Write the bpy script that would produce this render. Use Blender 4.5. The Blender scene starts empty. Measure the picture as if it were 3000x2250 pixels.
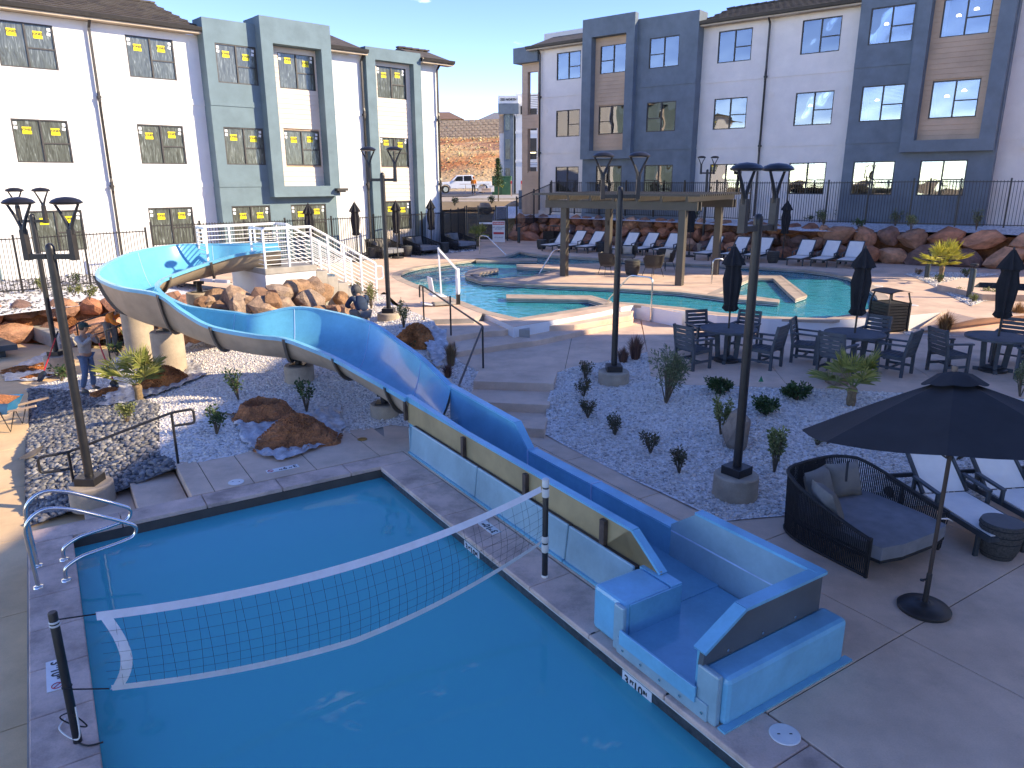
import bpy, bmesh, math, random
import numpy as np
from mathutils import Vector, Matrix
from mathutils.geometry import tessellate_polygon, delaunay_2d_cdt
random.seed(7); rng = np.random.default_rng(7)
sc = bpy.context.scene
COL = sc.collection
R = math.radians
# ------------------------------------------------------------------ camera
F_PX = 2131.0; PITCH = R(15.68); ROLL = R(-0.19); H = 4.4      # photo pixels 3000 x 2250
_cp, _sp, _cr, _sr = math.cos(PITCH), math.sin(PITCH), math.cos(ROLL), math.sin(ROLL)
CM = np.array([[1, 0, 0], [0, _sp, _cp], [0, _cp, -_sp]]) @ np.array([[_cr, -_sr, 0], [_sr, _cr, 0], [0, 0, 1.0]])
cam_d = bpy.data.cameras.new('camera'); cam = bpy.data.objects.new('camera', cam_d); COL.objects.link(cam)
cam_d.sensor_width = 36; cam_d.lens = 36 * F_PX / 3000; cam_d.clip_start = 0.1; cam_d.clip_end = 3000
_r, _u, _f = CM[:, 0], CM[:, 1], CM[:, 2]
cam.matrix_world = Matrix(((_r[0], _u[0], -_f[0], 0), (_r[1], _u[1], -_f[1], 0), (_r[2], _u[2], -_f[2], H), (0, 0, 0, 1)))
sc.camera = cam
# ------------------------------------------------------------------ sky, sun, exposure
SUN_AZ, SUN_EL = R(98), R(27)
world = bpy.data.worlds.new('World'); sc.world = world; world.use_nodes = True
wn, wl = world.node_tree.nodes, world.node_tree.links
wn.clear()
w_out = wn.new('ShaderNodeOutputWorld'); w_bg = wn.new('ShaderNodeBackground')
w_sky = wn.new('ShaderNodeTexSky'); w_sky.sky_type = 'NISHITA'; w_sky.sun_disc = False
w_sky.sun_elevation = SUN_EL; w_sky.sun_rotation = SUN_AZ
w_sky.altitude = 4000; w_sky.air_density = 0.8; w_sky.dust_density = 0.0; w_sky.ozone_density = 1.0
w_tc = wn.new('ShaderNodeTexCoord'); w_map = wn.new('ShaderNodeMapping'); w_map.inputs['Scale'].default_value = (1, 1, 3.2)
w_noi = wn.new('ShaderNodeTexNoise'); w_noi.inputs['Scale'].default_value = 4.2; w_noi.inputs['Detail'].default_value = 9; w_noi.inputs['Roughness'].default_value = 0.55
w_ramp = wn.new('ShaderNodeValToRGB'); w_ramp.color_ramp.elements[0].position = 0.655; w_ramp.color_ramp.elements[1].position = 0.76
w_ramp.color_ramp.elements[1].color = (0.85, 0.85, 0.85, 1)
w_mix = wn.new('ShaderNodeMixRGB'); w_mix.inputs[2].default_value = (7.5, 7.8, 8.4, 1)
wl.new(w_tc.outputs['Generated'], w_map.inputs['Vector']); wl.new(w_map.outputs['Vector'], w_noi.inputs['Vector'])
wl.new(w_noi.outputs['Fac'], w_ramp.inputs['Fac']); wl.new(w_ramp.outputs['Color'], w_mix.inputs[0])
w_hsv = wn.new('ShaderNodeHueSaturation'); w_hsv.inputs['Saturation'].default_value = 1.27; w_hsv.inputs['Hue'].default_value = 0.519
wl.new(w_sky.outputs['Color'], w_hsv.inputs['Color'])
wl.new(w_hsv.outputs['Color'], w_mix.inputs[1]); wl.new(w_mix.outputs['Color'], w_bg.inputs['Color'])
w_bg.inputs['Strength'].default_value = 0.15
wl.new(w_bg.outputs['Background'], w_out.inputs['Surface'])
sun_d = bpy.data.lights.new('sun', 'SUN'); sun = bpy.data.objects.new('sun', sun_d); COL.objects.link(sun)
sun_d.energy = 2.0; sun_d.angle = R(0.53); sun_d.color = (1.0, 0.965, 0.88)
_s = Vector((math.sin(SUN_AZ) * math.cos(SUN_EL), math.cos(SUN_AZ) * math.cos(SUN_EL), math.sin(SUN_EL)))
sun.rotation_euler = _s.to_track_quat('Z', 'Y').to_euler(); sun.location = (40, -10, 40)
vs = sc.view_settings; vs.view_transform = 'Standard'; vs.look = 'None'; vs.gamma = 1.0; vs.exposure = 2.05; vs.use_curve_mapping = False
vs.use_white_balance = True; vs.white_balance_temperature = 8800; vs.white_balance_tint = 10
sc.cycles.max_bounces = 8; sc.cycles.transparent_max_bounces = 24; sc.cycles.caustics_reflective = False; sc.cycles.caustics_refractive = False
sc.cycles.use_denoising = True
# ------------------------------------------------------------------ pixels to places (photo pixels, known plane)
def ray(u, v): return CM @ np.array([(u - 1500) / F_PX, -(v - 1125) / F_PX, 1.0])
def P(u, v, z=0.0):
    d = ray(u, v); t = (z - H) / d[2]; return Vector((d[0] * t, d[1] * t, z))
def PY(u, v, y):
    d = ray(u, v); t = y / d[1]; return Vector((d[0] * t, y, H + d[2] * t))
CR = {1: (0, 0, .3616), 2: (550, 0, .4098), 3: (1250, 80, .434), 4: (2100, 0, .434), 5: (0, 520, .3616), 6: (550, 600, .4098), 7: (1150, 650, .4098), 8: (1950, 650, .5063),
      'A': (0, 1050, .4521), 'B': (0, 1550, .4521), 'C': (900, 1250, .6028), 'D': (1700, 1500, .452), 'E': (2200, 1250, .3918), 'F': (1500, 950, .3918),
      'R1': (540, 640, .27125), 'R2': (0, 820, .18083), 'R3': (1280, 280, .20492), 'R4': (2480, 700, .23508), 'R5': (1560, 540, .29837)}
def at(c, x, y, z):
    a, b, k = CR[c]; return P(a + x * k, b + y * k, z)
def xy(c, z, *pts): return [tuple(at(c, x, y, z)[:2]) for x, y in pts]
# ------------------------------------------------------------------ object helpers
def tag(o, label=None, cat=None, group=None, kind=None):
    if label: o['label'] = label
    if cat: o['category'] = cat
    if group: o['group'] = group
    if kind: o['kind'] = kind
    return o
def root(name, label, cat, loc=(0, 0, 0), rz=0.0, group=None):
    o = bpy.data.objects.new(name, None); COL.objects.link(o); o.empty_display_size = .2
    o.location = loc; o.rotation_euler = (0, 0, rz)
    return tag(o, label, cat, group)
def link(name, me, parent=None, loc=None, rot=None, scale=None):
    o = bpy.data.objects.new(name, me); COL.objects.link(o)
    if parent is not None: o.parent = parent
    if loc is not None: o.location = loc
    if rot is not None: o.rotation_euler = rot
    if scale is not None: o.scale = scale
    return o
def dup(r, loc, rz, label=None, group=None, parent=None, scale=None):
    c = r.copy(); COL.objects.link(c); c.parent = parent
    if loc is not None: c.location = loc
    if rz is not None: c.rotation_euler = (r.rotation_euler[0], r.rotation_euler[1], rz)
    if scale: c.scale = (scale,) * 3
    if label: c['label'] = label
    if group: c['group'] = group
    for ch in list(r.children):
        k = ch.copy(); COL.objects.link(k); k.parent = c; k.matrix_parent_inverse = ch.matrix_parent_inverse
        for g in list(ch.children):
            q = g.copy(); COL.objects.link(q); q.parent = k; q.matrix_parent_inverse = g.matrix_parent_inverse
    return c
class MB:
    def __init__(s): s.v = []; s.f = []; s.m = []; s.mi = 0
    def add(s, vs, fs):
        n = len(s.v); s.v += [tuple(p) for p in vs]; s.f += [tuple(i + n for i in f) for f in fs]; s.m += [s.mi] * len(fs); return s
    def box(s, x0, x1, y0, y1, z0, z1):
        return s.add([(x0, y0, z0), (x1, y0, z0), (x1, y1, z0), (x0, y1, z0), (x0, y0, z1), (x1, y0, z1), (x1, y1, z1), (x0, y1, z1)],
                     [(3, 2, 1, 0), (4, 5, 6, 7), (0, 1, 5, 4), (1, 2, 6, 5), (2, 3, 7, 6), (3, 0, 4, 7)])
    def obox(s, c, size, rot=(0, 0, 0)):
        M = Matrix.Translation(c) @ (Matrix.Rotation(rot[2], 4, 'Z') @ Matrix.Rotation(rot[1], 4, 'Y') @ Matrix.Rotation(rot[0], 4, 'X'))
        a, b, d = (q / 2 for q in size)
        vs = [M @ Vector(p) for p in [(-a, -b, -d), (a, -b, -d), (a, b, -d), (-a, b, -d), (-a, -b, d), (a, -b, d), (a, b, d), (-a, b, d)]]
        return s.add(vs, [(3, 2, 1, 0), (4, 5, 6, 7), (0, 1, 5, 4), (1, 2, 6, 5), (2, 3, 7, 6), (3, 0, 4, 7)])
    def beam(s, a, b, w, h, up=(0, 0, 1)):
        a, b = Vector(a), Vector(b); d = (b - a).normalized(); x = d.cross(Vector(up))
        if x.length < 1e-4: x = d.cross(Vector((1, 0, 0)))
        x.normalize(); y = x.cross(d); x *= w / 2; y *= h / 2
        vs = [p + i * x + j * y for p in (a, b) for i, j in ((-1, -1), (1, -1), (1, 1), (-1, 1))]
        return s.add(vs, [(0, 1, 2, 3), (7, 6, 5, 4), (0, 4, 5, 1), (1, 5, 6, 2), (2, 6, 7, 3), (3, 7, 4, 0)])
    def prism(s, poly, z0, z1, bottom=True):
        A = sum(poly[i][0] * poly[(i + 1) % len(poly)][1] - poly[(i + 1) % len(poly)][0] * poly[i][1] for i in range(len(poly)))
        if A < 0: poly = poly[::-1]
        n = len(poly); vs = [(p[0], p[1], z0) for p in poly] + [(p[0], p[1], z1) for p in poly]
        fs = [(i, (i + 1) % n, n + (i + 1) % n, n + i) for i in range(n)]
        tri = tessellate_polygon([[Vector((p[0], p[1], 0)) for p in poly]]) if n > 4 else None
        if n <= 4: fs.append(tuple(range(n, 2 * n))); fs += [tuple(range(n - 1, -1, -1))] if bottom else []
        else:
            for t in tri:
                a, b, c = (poly[i] for i in t)
                if (b[0] - a[0]) * (c[1] - a[1]) - (b[1] - a[1]) * (c[0] - a[0]) < 0: t = t[::-1]
                fs.append(tuple(n + i for i in t))
                if bottom: fs.append(tuple(reversed(t)))
        return s.add(vs, fs)
    def tube(s, pts, r, n=8, caps=True, closed=False):
        pts = [Vector(p) for p in pts]; N = len(pts); vs = []; fs = []
        rs = r if hasattr(r, '__len__') else [r] * N
        prev = None
        for i, p in enumerate(pts):
            if closed: d = pts[(i + 1) % N] - pts[i - 1]
            else: d = (pts[min(i + 1, N - 1)] - pts[max(i - 1, 0)])
            d.normalize()
            if prev is None:
                x = d.cross(Vector((0, 0, 1)))
                if x.length < .05: x = d.cross(Vector((0, 1, 0)))
            else: x = prev - d * prev.dot(d)
            x.normalize(); prev = x; y = d.cross(x)
            vs += [p + (x * math.cos(2 * math.pi * k / n) + y * math.sin(2 * math.pi * k / n)) * rs[i] for k in range(n)]
        for i in range(N if closed else N - 1):
            j = (i + 1) % N
            fs += [(i * n + k, i * n + (k + 1) % n, j * n + (k + 1) % n, j * n + k) for k in range(n)]
        if caps and not closed: fs += [tuple(range(n - 1, -1, -1)), tuple(range((N - 1) * n, N * n))]
        return s.add(vs, fs)
    def lathe(s, prof, n=16, c=(0, 0, 0), sx=1, sy=1, a0=0):
        vs = []; fs = []
        for r, z in prof: vs += [(c[0] + sx * r * math.cos(a0 + 2 * math.pi * k / n), c[1] + sy * r * math.sin(a0 + 2 * math.pi * k / n), c[2] + z) for k in range(n)]
        for i in range(len(prof) - 1): fs += [(i * n + k, i * n + (k + 1) % n, (i + 1) * n + (k + 1) % n, (i + 1) * n + k) for k in range(n)]
        if prof[0][0] > 1e-4: fs.append(tuple(range(n - 1, -1, -1)))
        if prof[-1][0] > 1e-4: fs.append(tuple(range((len(prof) - 1) * n, len(prof) * n)))
        return s.add(vs, fs)
    def loft(s, rows, closed=False, caps=False):
        n = len(rows[0]); vs = [p for r_ in rows for p in r_]; fs = []
        for i in range(len(rows) - 1): fs += [(i * n + k, (i + 1) * n + k, (i + 1) * n + (k + 1) % n, i * n + (k + 1) % n) for k in range(n if closed else n - 1)]
        if caps: fs += [tuple(range(n)), tuple(range(len(rows) * n - 1, (len(rows) - 1) * n - 1, -1))]
        return s.add(vs, fs)
    def mesh(s, name, mat, smooth=False):
        me = bpy.data.meshes.new(name); me.from_pydata(s.v, [], s.f)
        for m in (mat if isinstance(mat, (list, tuple)) else [mat]): me.materials.append(m)
        if isinstance(mat, (list, tuple)): me.polygons.foreach_set('material_index', s.m)
        me.update()
        if smooth: smooth_mesh(me, smooth if not isinstance(smooth, bool) else 40)
        return me
    def build(s, name, mat, parent=None, smooth=False, loc=None, rot=None, bevel=0, seg=2):
        o = link(name, s.mesh(name, mat, smooth), parent, loc, rot)
        if bevel:
            b = o.modifiers.new('bevel', 'BEVEL'); b.width = bevel; b.segments = seg; b.limit_method = 'ANGLE'; b.angle_limit = R(40)
        return o
def smooth_mesh(me, ang=40):
    me.polygons.foreach_set('use_smooth', [True] * len(me.polygons))
    bm = bmesh.new(); bm.from_mesh(me); bmesh.ops.recalc_face_normals(bm, faces=bm.faces)
    for e in bm.edges:
        if len(e.link_faces) == 2 and e.calc_face_angle(0) > R(ang): e.smooth = False
    bm.to_mesh(me); bm.free()
def arc(pts, seg=5, rad=.15):
    # rounds the corners of a polyline
    pts = [Vector(p) for p in pts]; out = [pts[0]]
    for i in range(1, len(pts) - 1):
        a, b, c = pts[i - 1], pts[i], pts[i + 1]
        r_ = min(rad, (a - b).length * .45, (c - b).length * .45)
        p0 = b + (a - b).normalized() * r_; p1 = b + (c - b).normalized() * r_
        for k in range(seg + 1):
            t = k / seg; out.append(p0 * (1 - t) ** 2 + b * 2 * t * (1 - t) + p1 * t * t)
    out.append(pts[-1]); return out
def catmull(pts, per=6):
    pts = [np.array(p, float) for p in pts]; out = []
    for i in range(len(pts) - 1):
        p0 = pts[max(i - 1, 0)]; p1 = pts[i]; p2 = pts[i + 1]; p3 = pts[min(i + 2, len(pts) - 1)]
        for k in range(per):
            t = k / per
            out.append(.5 * (2 * p1 + (p2 - p0) * t + (2 * p0 - 5 * p1 + 4 * p2 - p3) * t * t + (3 * p1 - p0 - 3 * p2 + p3) * t ** 3))
    out.append(pts[-1]); return out
# ------------------------------------------------------------------ materials
def nm(name):
    m = bpy.data.materials.new(name); m.use_nodes = True; nt = m.node_tree
    return m, nt.nodes, nt.links, nt.nodes['Principled BSDF']
MATS = {}
def mat(name, col, rough=.7, var=.12, scale=3.0, bump=0.0, bscale=60.0, metal=0.0, spec=.5, col2=None, fine=0.0, coat=0.0, bdist=.01, coords='Object', stain=0.0):
    if name in MATS: return MATS[name]
    m, n, l, b = nm(name)
    b.inputs['Roughness'].default_value = rough; b.inputs['Metallic'].default_value = metal; b.inputs['Specular IOR Level'].default_value = spec
    if coat: b.inputs['Coat Weight'].default_value = coat; b.inputs['Coat Roughness'].default_value = .08
    tc = n.new('ShaderNodeTexCoord')
    noi = n.new('ShaderNodeTexNoise'); noi.inputs['Scale'].default_value = scale; noi.inputs['Detail'].default_value = 6; noi.inputs['Roughness'].default_value = .6
    l.new(tc.outputs[coords], noi.inputs['Vector'])
    c2 = col2 if col2 else tuple(c * (1 - 2 * var) for c in col)
    c1 = col if col2 else tuple(min(1, c * (1 + var)) for c in col)
    ramp = n.new('ShaderNodeValToRGB'); ramp.color_ramp.elements[0].position = .3; ramp.color_ramp.elements[1].position = .7
    ramp.color_ramp.elements[0].color = (*c2, 1); ramp.color_ramp.elements[1].color = (*c1, 1)
    l.new(noi.outputs['Fac'], ramp.inputs['Fac']); out = ramp.outputs['Color']
    if fine:
        n2 = n.new('ShaderNodeTexNoise'); n2.inputs['Scale'].default_value = bscale; n2.inputs['Detail'].default_value = 3
        l.new(tc.outputs[coords], n2.inputs['Vector'])
        r2 = n.new('ShaderNodeValToRGB'); r2.color_ramp.elements[0].position = .3; r2.color_ramp.elements[1].position = .7
        r2.color_ramp.elements[0].color = (1 - fine,) * 3 + (1,); r2.color_ramp.elements[1].color = (1, 1, 1, 1)
        mx = n.new('ShaderNodeMixRGB'); mx.blend_type = 'MULTIPLY'; mx.inputs[0].default_value = 1
        l.new(n2.outputs['Fac'], r2.inputs['Fac']); l.new(out, mx.inputs[1]); l.new(r2.outputs['Color'], mx.inputs[2]); out = mx.outputs['Color']
    if stain:
        n3 = n.new('ShaderNodeTexNoise'); n3.inputs['Scale'].default_value = .9; n3.inputs['Detail'].default_value = 8; n3.inputs['Roughness'].default_value = .7
        l.new(tc.outputs[coords], n3.inputs['Vector'])
        r3 = n.new('ShaderNodeValToRGB'); r3.color_ramp.elements[0].position = .36; r3.color_ramp.elements[1].position = .52
        r3.color_ramp.elements[0].color = (1 - stain,) * 3 + (1,); r3.color_ramp.elements[1].color = (1, 1, 1, 1)
        mx = n.new('ShaderNodeMixRGB'); mx.blend_type = 'MULTIPLY'; mx.inputs[0].default_value = 1
        l.new(n3.outputs['Fac'], r3.inputs['Fac']); l.new(out, mx.inputs[1]); l.new(r3.outputs['Color'], mx.inputs[2]); out = mx.outputs['Color']
    l.new(out, b.inputs['Base Color'])
    if bump:
        nb = n.new('ShaderNodeTexNoise'); nb.inputs['Scale'].default_value = bscale; nb.inputs['Detail'].default_value = 4
        l.new(tc.outputs[coords], nb.inputs['Vector'])
        bp = n.new('ShaderNodeBump'); bp.inputs['Strength'].default_value = bump; bp.inputs['Distance'].default_value = bdist
        l.new(nb.outputs['Fac'], bp.inputs['Height']); l.new(bp.outputs['Normal'], b.inputs['Normal'])
    MATS[name] = m; return m
def rand_mat(name, cols, rough=.8, scale=4, bump=.5, bscale=30, bdist=.02, fine=.3):
    # colour picked per object
    if name in MATS: return MATS[name]
    m, n, l, b = nm(name); b.inputs['Roughness'].default_value = rough
    oi = n.new('ShaderNodeObjectInfo'); ramp = n.new('ShaderNodeValToRGB'); ramp.color_ramp.interpolation = 'CONSTANT'
    el = ramp.color_ramp.elements
    while len(el) < len(cols): el.new(.5)
    for i, c in enumerate(cols): el[i].position = i / len(cols); el[i].color = (*c, 1)
    l.new(oi.outputs['Random'], ramp.inputs['Fac'])
    tc = n.new('ShaderNodeTexCoord'); noi = n.new('ShaderNodeTexNoise'); noi.inputs['Scale'].default_value = scale; noi.inputs['Detail'].default_value = 8; noi.inputs['Roughness'].default_value = .65
    l.new(tc.outputs['Object'], noi.inputs['Vector'])
    r2 = n.new('ShaderNodeValToRGB'); r2.color_ramp.elements[0].position = .3; r2.color_ramp.elements[1].position = .68
    r2.color_ramp.elements[0].color = (1 - 2 * fine,) * 3 + (1,); r2.color_ramp.elements[1].color = (1.25, 1.2, 1.15, 1)
    mx = n.new('ShaderNodeMixRGB'); mx.blend_type = 'MULTIPLY'; mx.inputs[0].default_value = 1
    l.new(noi.outputs['Fac'], r2.inputs['Fac']); l.new(ramp.outputs['Color'], mx.inputs[1]); l.new(r2.outputs['Color'], mx.inputs[2]); l.new(mx.outputs['Color'], b.inputs['Base Color'])
    nb = n.new('ShaderNodeTexNoise'); nb.inputs['Scale'].default_value = bscale; nb.inputs['Detail'].default_value = 6
    l.new(tc.outputs['Object'], nb.inputs['Vector'])
    bp = n.new('ShaderNodeBump'); bp.inputs['Strength'].default_value = bump; bp.inputs['Distance'].default_value = bdist
    l.new(nb.outputs['Fac'], bp.inputs['Height']); l.new(bp.outputs['Normal'], b.inputs['Normal'])
    MATS[name] = m; return m
def stone_mat(name, cols, scale, rough=.85, bump=.8, bdist=.02):
    # a bed of small stones: one colour for each cell
    m, n, l, b = nm(name); b.inputs['Roughness'].default_value = rough
    tc = n.new('ShaderNodeTexCoord'); vo = n.new('ShaderNodeTexVoronoi'); vo.inputs['Scale'].default_value = scale
    l.new(tc.outputs['Object'], vo.inputs['Vector'])
    ramp = n.new('ShaderNodeValToRGB'); el = ramp.color_ramp.elements
    while len(el) < len(cols): el.new(.5)
    for i, c in enumerate(cols): el[i].position = i / max(1, len(cols) - 1); el[i].color = (*c, 1)
    sp = n.new('ShaderNodeSeparateColor'); l.new(vo.outputs['Color'], sp.inputs[0]); l.new(sp.outputs[0], ramp.inputs['Fac'])
    l.new(ramp.outputs['Color'], b.inputs['Base Color'])
    bp = n.new('ShaderNodeBump'); bp.inputs['Strength'].default_value = bump; bp.inputs['Distance'].default_value = bdist; bp.invert = True
    l.new(vo.outputs['Distance'], bp.inputs['Height']); l.new(bp.outputs['Normal'], b.inputs['Normal'])
    return m
def attr_mat(name, cols, rough=.8, spec=.4, trans=0.0):
    # colour picked for each face from the mesh attribute "shade"
    m, n, l, b = nm(name); b.inputs['Roughness'].default_value = rough; b.inputs['Specular IOR Level'].default_value = spec
    a = n.new('ShaderNodeAttribute'); a.attribute_name = 'shade'
    ramp = n.new('ShaderNodeValToRGB'); el = ramp.color_ramp.elements
    while len(el) < len(cols): el.new(.5)
    for i, c in enumerate(cols): el[i].position = i / max(1, len(cols) - 1); el[i].color = (*c, 1)
    l.new(a.outputs['Fac'], ramp.inputs['Fac']); l.new(ramp.outputs['Color'], b.inputs['Base Color'])
    if trans:
        tr = n.new('ShaderNodeBsdfTranslucent'); l.new(ramp.outputs['Color'], tr.inputs['Color'])
        mx = n.new('ShaderNodeMixShader'); mx.inputs[0].default_value = trans
        l.new(b.outputs[0], mx.inputs[1]); l.new(tr.outputs[0], mx.inputs[2]); l.new(mx.outputs[0], n['Material Output'].inputs['Surface'])
    MATS[name] = m; return m
def water_mat(name, tint, wscale, strength, deep=(.02, .25, .4), deepfac=.25, dist=.05):
    m, n, l, b = nm(name); n.remove(b)
    out = n['Material Output']; tr = n.new('ShaderNodeBsdfTransparent'); tr.inputs['Color'].default_value = (*tint, 1)
    df = n.new('ShaderNodeBsdfDiffuse'); df.inputs['Color'].default_value = (*deep, 1)
    m0 = n.new('ShaderNodeMixShader'); m0.inputs[0].default_value = deepfac
    gl = n.new('ShaderNodeBsdfGlossy'); gl.inputs['Roughness'].default_value = .015
    fr = n.new('ShaderNodeFresnel'); fr.inputs['IOR'].default_value = 1.33
    mx = n.new('ShaderNodeMixShader')
    tc = n.new('ShaderNodeTexCoord'); mp = n.new('ShaderNodeMapping'); mp.inputs['Scale'].default_value = (1, 1.0, 1)
    noi = n.new('ShaderNodeTexNoise'); noi.inputs['Scale'].default_value = wscale; noi.inputs['Detail'].default_value = 3; noi.inputs['Distortion'].default_value = .6
    bp = n.new('ShaderNodeBump'); bp.inputs['Strength'].default_value = strength; bp.inputs['Distance'].default_value = dist
    l.new(tc.outputs['Object'], mp.inputs['Vector']); l.new(mp.outputs['Vector'], noi.inputs['Vector']); l.new(noi.outputs['Fac'], bp.inputs['Height'])
    l.new(bp.outputs['Normal'], gl.inputs['Normal']); l.new(bp.outputs['Normal'], fr.inputs['Normal'])
    l.new(tr.outputs[0], m0.inputs[1]); l.new(df.outputs[0], m0.inputs[2])
    l.new(fr.outputs[0], mx.inputs[0]); l.new(m0.outputs[0], mx.inputs[1]); l.new(gl.outputs[0], mx.inputs[2]); l.new(mx.outputs[0], out.inputs['Surface'])
    MATS[name] = m; return m
def glass_mat(name, ior, tint=(.9, .95, .95), wob=0.0, wscale=1.2):
    m, n, l, b = nm(name); n.remove(b); out = n['Material Output']
    tr = n.new('ShaderNodeBsdfTransparent'); tr.inputs['Color'].default_value = (*tint, 1)
    gl = n.new('ShaderNodeBsdfGlossy'); gl.inputs['Roughness'].default_value = .01; fr = n.new('ShaderNodeFresnel'); fr.inputs['IOR'].default_value = ior
    mx = n.new('ShaderNodeMixShader')
    if wob:
        tc = n.new('ShaderNodeTexCoord'); noi = n.new('ShaderNodeTexNoise'); noi.inputs['Scale'].default_value = wscale; noi.inputs['Detail'].default_value = 1
        bp = n.new('ShaderNodeBump'); bp.inputs['Strength'].default_value = wob; bp.inputs['Distance'].default_value = .05
        l.new(tc.outputs['Object'], noi.inputs['Vector']); l.new(noi.outputs['Fac'], bp.inputs['Height']); l.new(bp.outputs['Normal'], gl.inputs['Normal'])
    l.new(fr.outputs[0], mx.inputs[0]); l.new(tr.outputs[0], mx.inputs[1]); l.new(gl.outputs[0], mx.inputs[2]); l.new(mx.outputs[0], out.inputs['Surface'])
    MATS[name] = m; return m
M_white = mat('white_stucco', (.80, .78, .76), .9, .03, 1.2, .35, 90, fine=.05)
M_white2 = mat('offwhite_stucco', (.84, .76, .70), .9, .04, 1.2, .5, 60, fine=.10, stain=.05)
M_blue = mat('bluegrey_stucco', (.16, .235, .265), .9, .08, 1.5, .45, 90, fine=.10)
M_blue2 = mat('slate_stucco', (.165, .205, .24), .9, .10, 1.5, .5, 80, fine=.16)
M_plank2 = mat('sunlit_siding', (.74, .62, .52), .75, .06, .7, .3, 40, fine=.06)  # lighter copy of the tan siding, sun brightness put into the colour
M_plank = mat('tan_siding', (.60, .41, .28), .75, .10, .7, .3, 40, fine=.10, coords='Object')
M_roof = rand_mat('roof_tile', [(.075, .06, .05), (.09, .075, .06), (.06, .05, .045), (.10, .085, .07)], .85, 3, .4)
M_dark = mat('black_metal', (.018, .017, .018), .38, .2, 8, .05, 40)
M_bronze = mat('dark_bronze', (.035, .03, .027), .45, .2, 6, .05, 40)
M_frame = mat('window_frame', (.05, .045, .042), .5, .2, 6)
M_conc = mat('deck_concrete', (.80, .555, .40), .85, .11, 1.3, .25, 70, fine=.10, stain=.16)
M_concg = mat('grey_concrete', (.42, .38, .33), .85, .12, 2.0, .3, 70, fine=.10, stain=.15)
M_concw = mat('warm_patio_concrete', (.80, .53, .29), .85, .10, 1.2, .25, 70, fine=.08, stain=.12)
M_cope = mat('coping_concrete', (.76, .52, .41), .8, .16, 1.8, .3, 60, fine=.12, stain=.28)
M_copeu = mat('upper_coping', (.50, .39, .30), .8, .14, 2.5, .3, 60, fine=.12, stain=.15)
M_joint = mat('joint_dirt', (.10, .085, .07), .95)
M_dirt = mat('red_dirt', (.33, .12, .045), .95, .28, 4, 1.0, 24, fine=.35, bdist=.05)
M_chrome = mat('stainless_steel', (.72, .71, .69), .16, .05, 5, metal=1.0)
M_wrail = mat('white_powder_coat', (.82, .82, .83), .4, .04, 6)
# ================================================================== ground and far land
def hill_z(x, y):
    def ss(a, b, t):
        t = np.clip((t - a) / (b - a), 0, 1); return t * t * (3 - 2 * t)
    back = (x - 15.2) * .57 + (y - 31.5) * .82
    z = -0.95 + 2.9 * np.maximum(ss(2, 6, back), ss(46, 54, y)) + .55 * ss(54, 70, y)
    z = z + 10.5 * ss(112, 166, y + .08 * x) + 4.0 * ss(172, 182, y) + 1.0 * ss(200, 300, y)
    wob = np.sin(x * .23 + y * .11) * np.sin(y * .19 - x * .07)
    return z + wob * .45 * ss(112, 125, y) * (1 - ss(160, 168, y))
def grid_obj(name, xs, ys, zf, m, kind='structure'):
    X, Y = np.meshgrid(xs, ys); Z = zf(X, Y); n, k = X.shape
    vsn = np.stack([X, Y, Z], -1).reshape(-1, 3)
    fs = [(j * k + i, j * k + i + 1, (j + 1) * k + i + 1, (j + 1) * k + i) for j in range(n - 1) for i in range(k - 1)]
    me = bpy.data.meshes.new(name); me.from_pydata(vsn.tolist(), [], fs); me.materials.append(m); me.update()
    me.polygons.foreach_set('use_smooth', [True] * len(fs))
    return tag(link(name, me), kind=kind)
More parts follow.
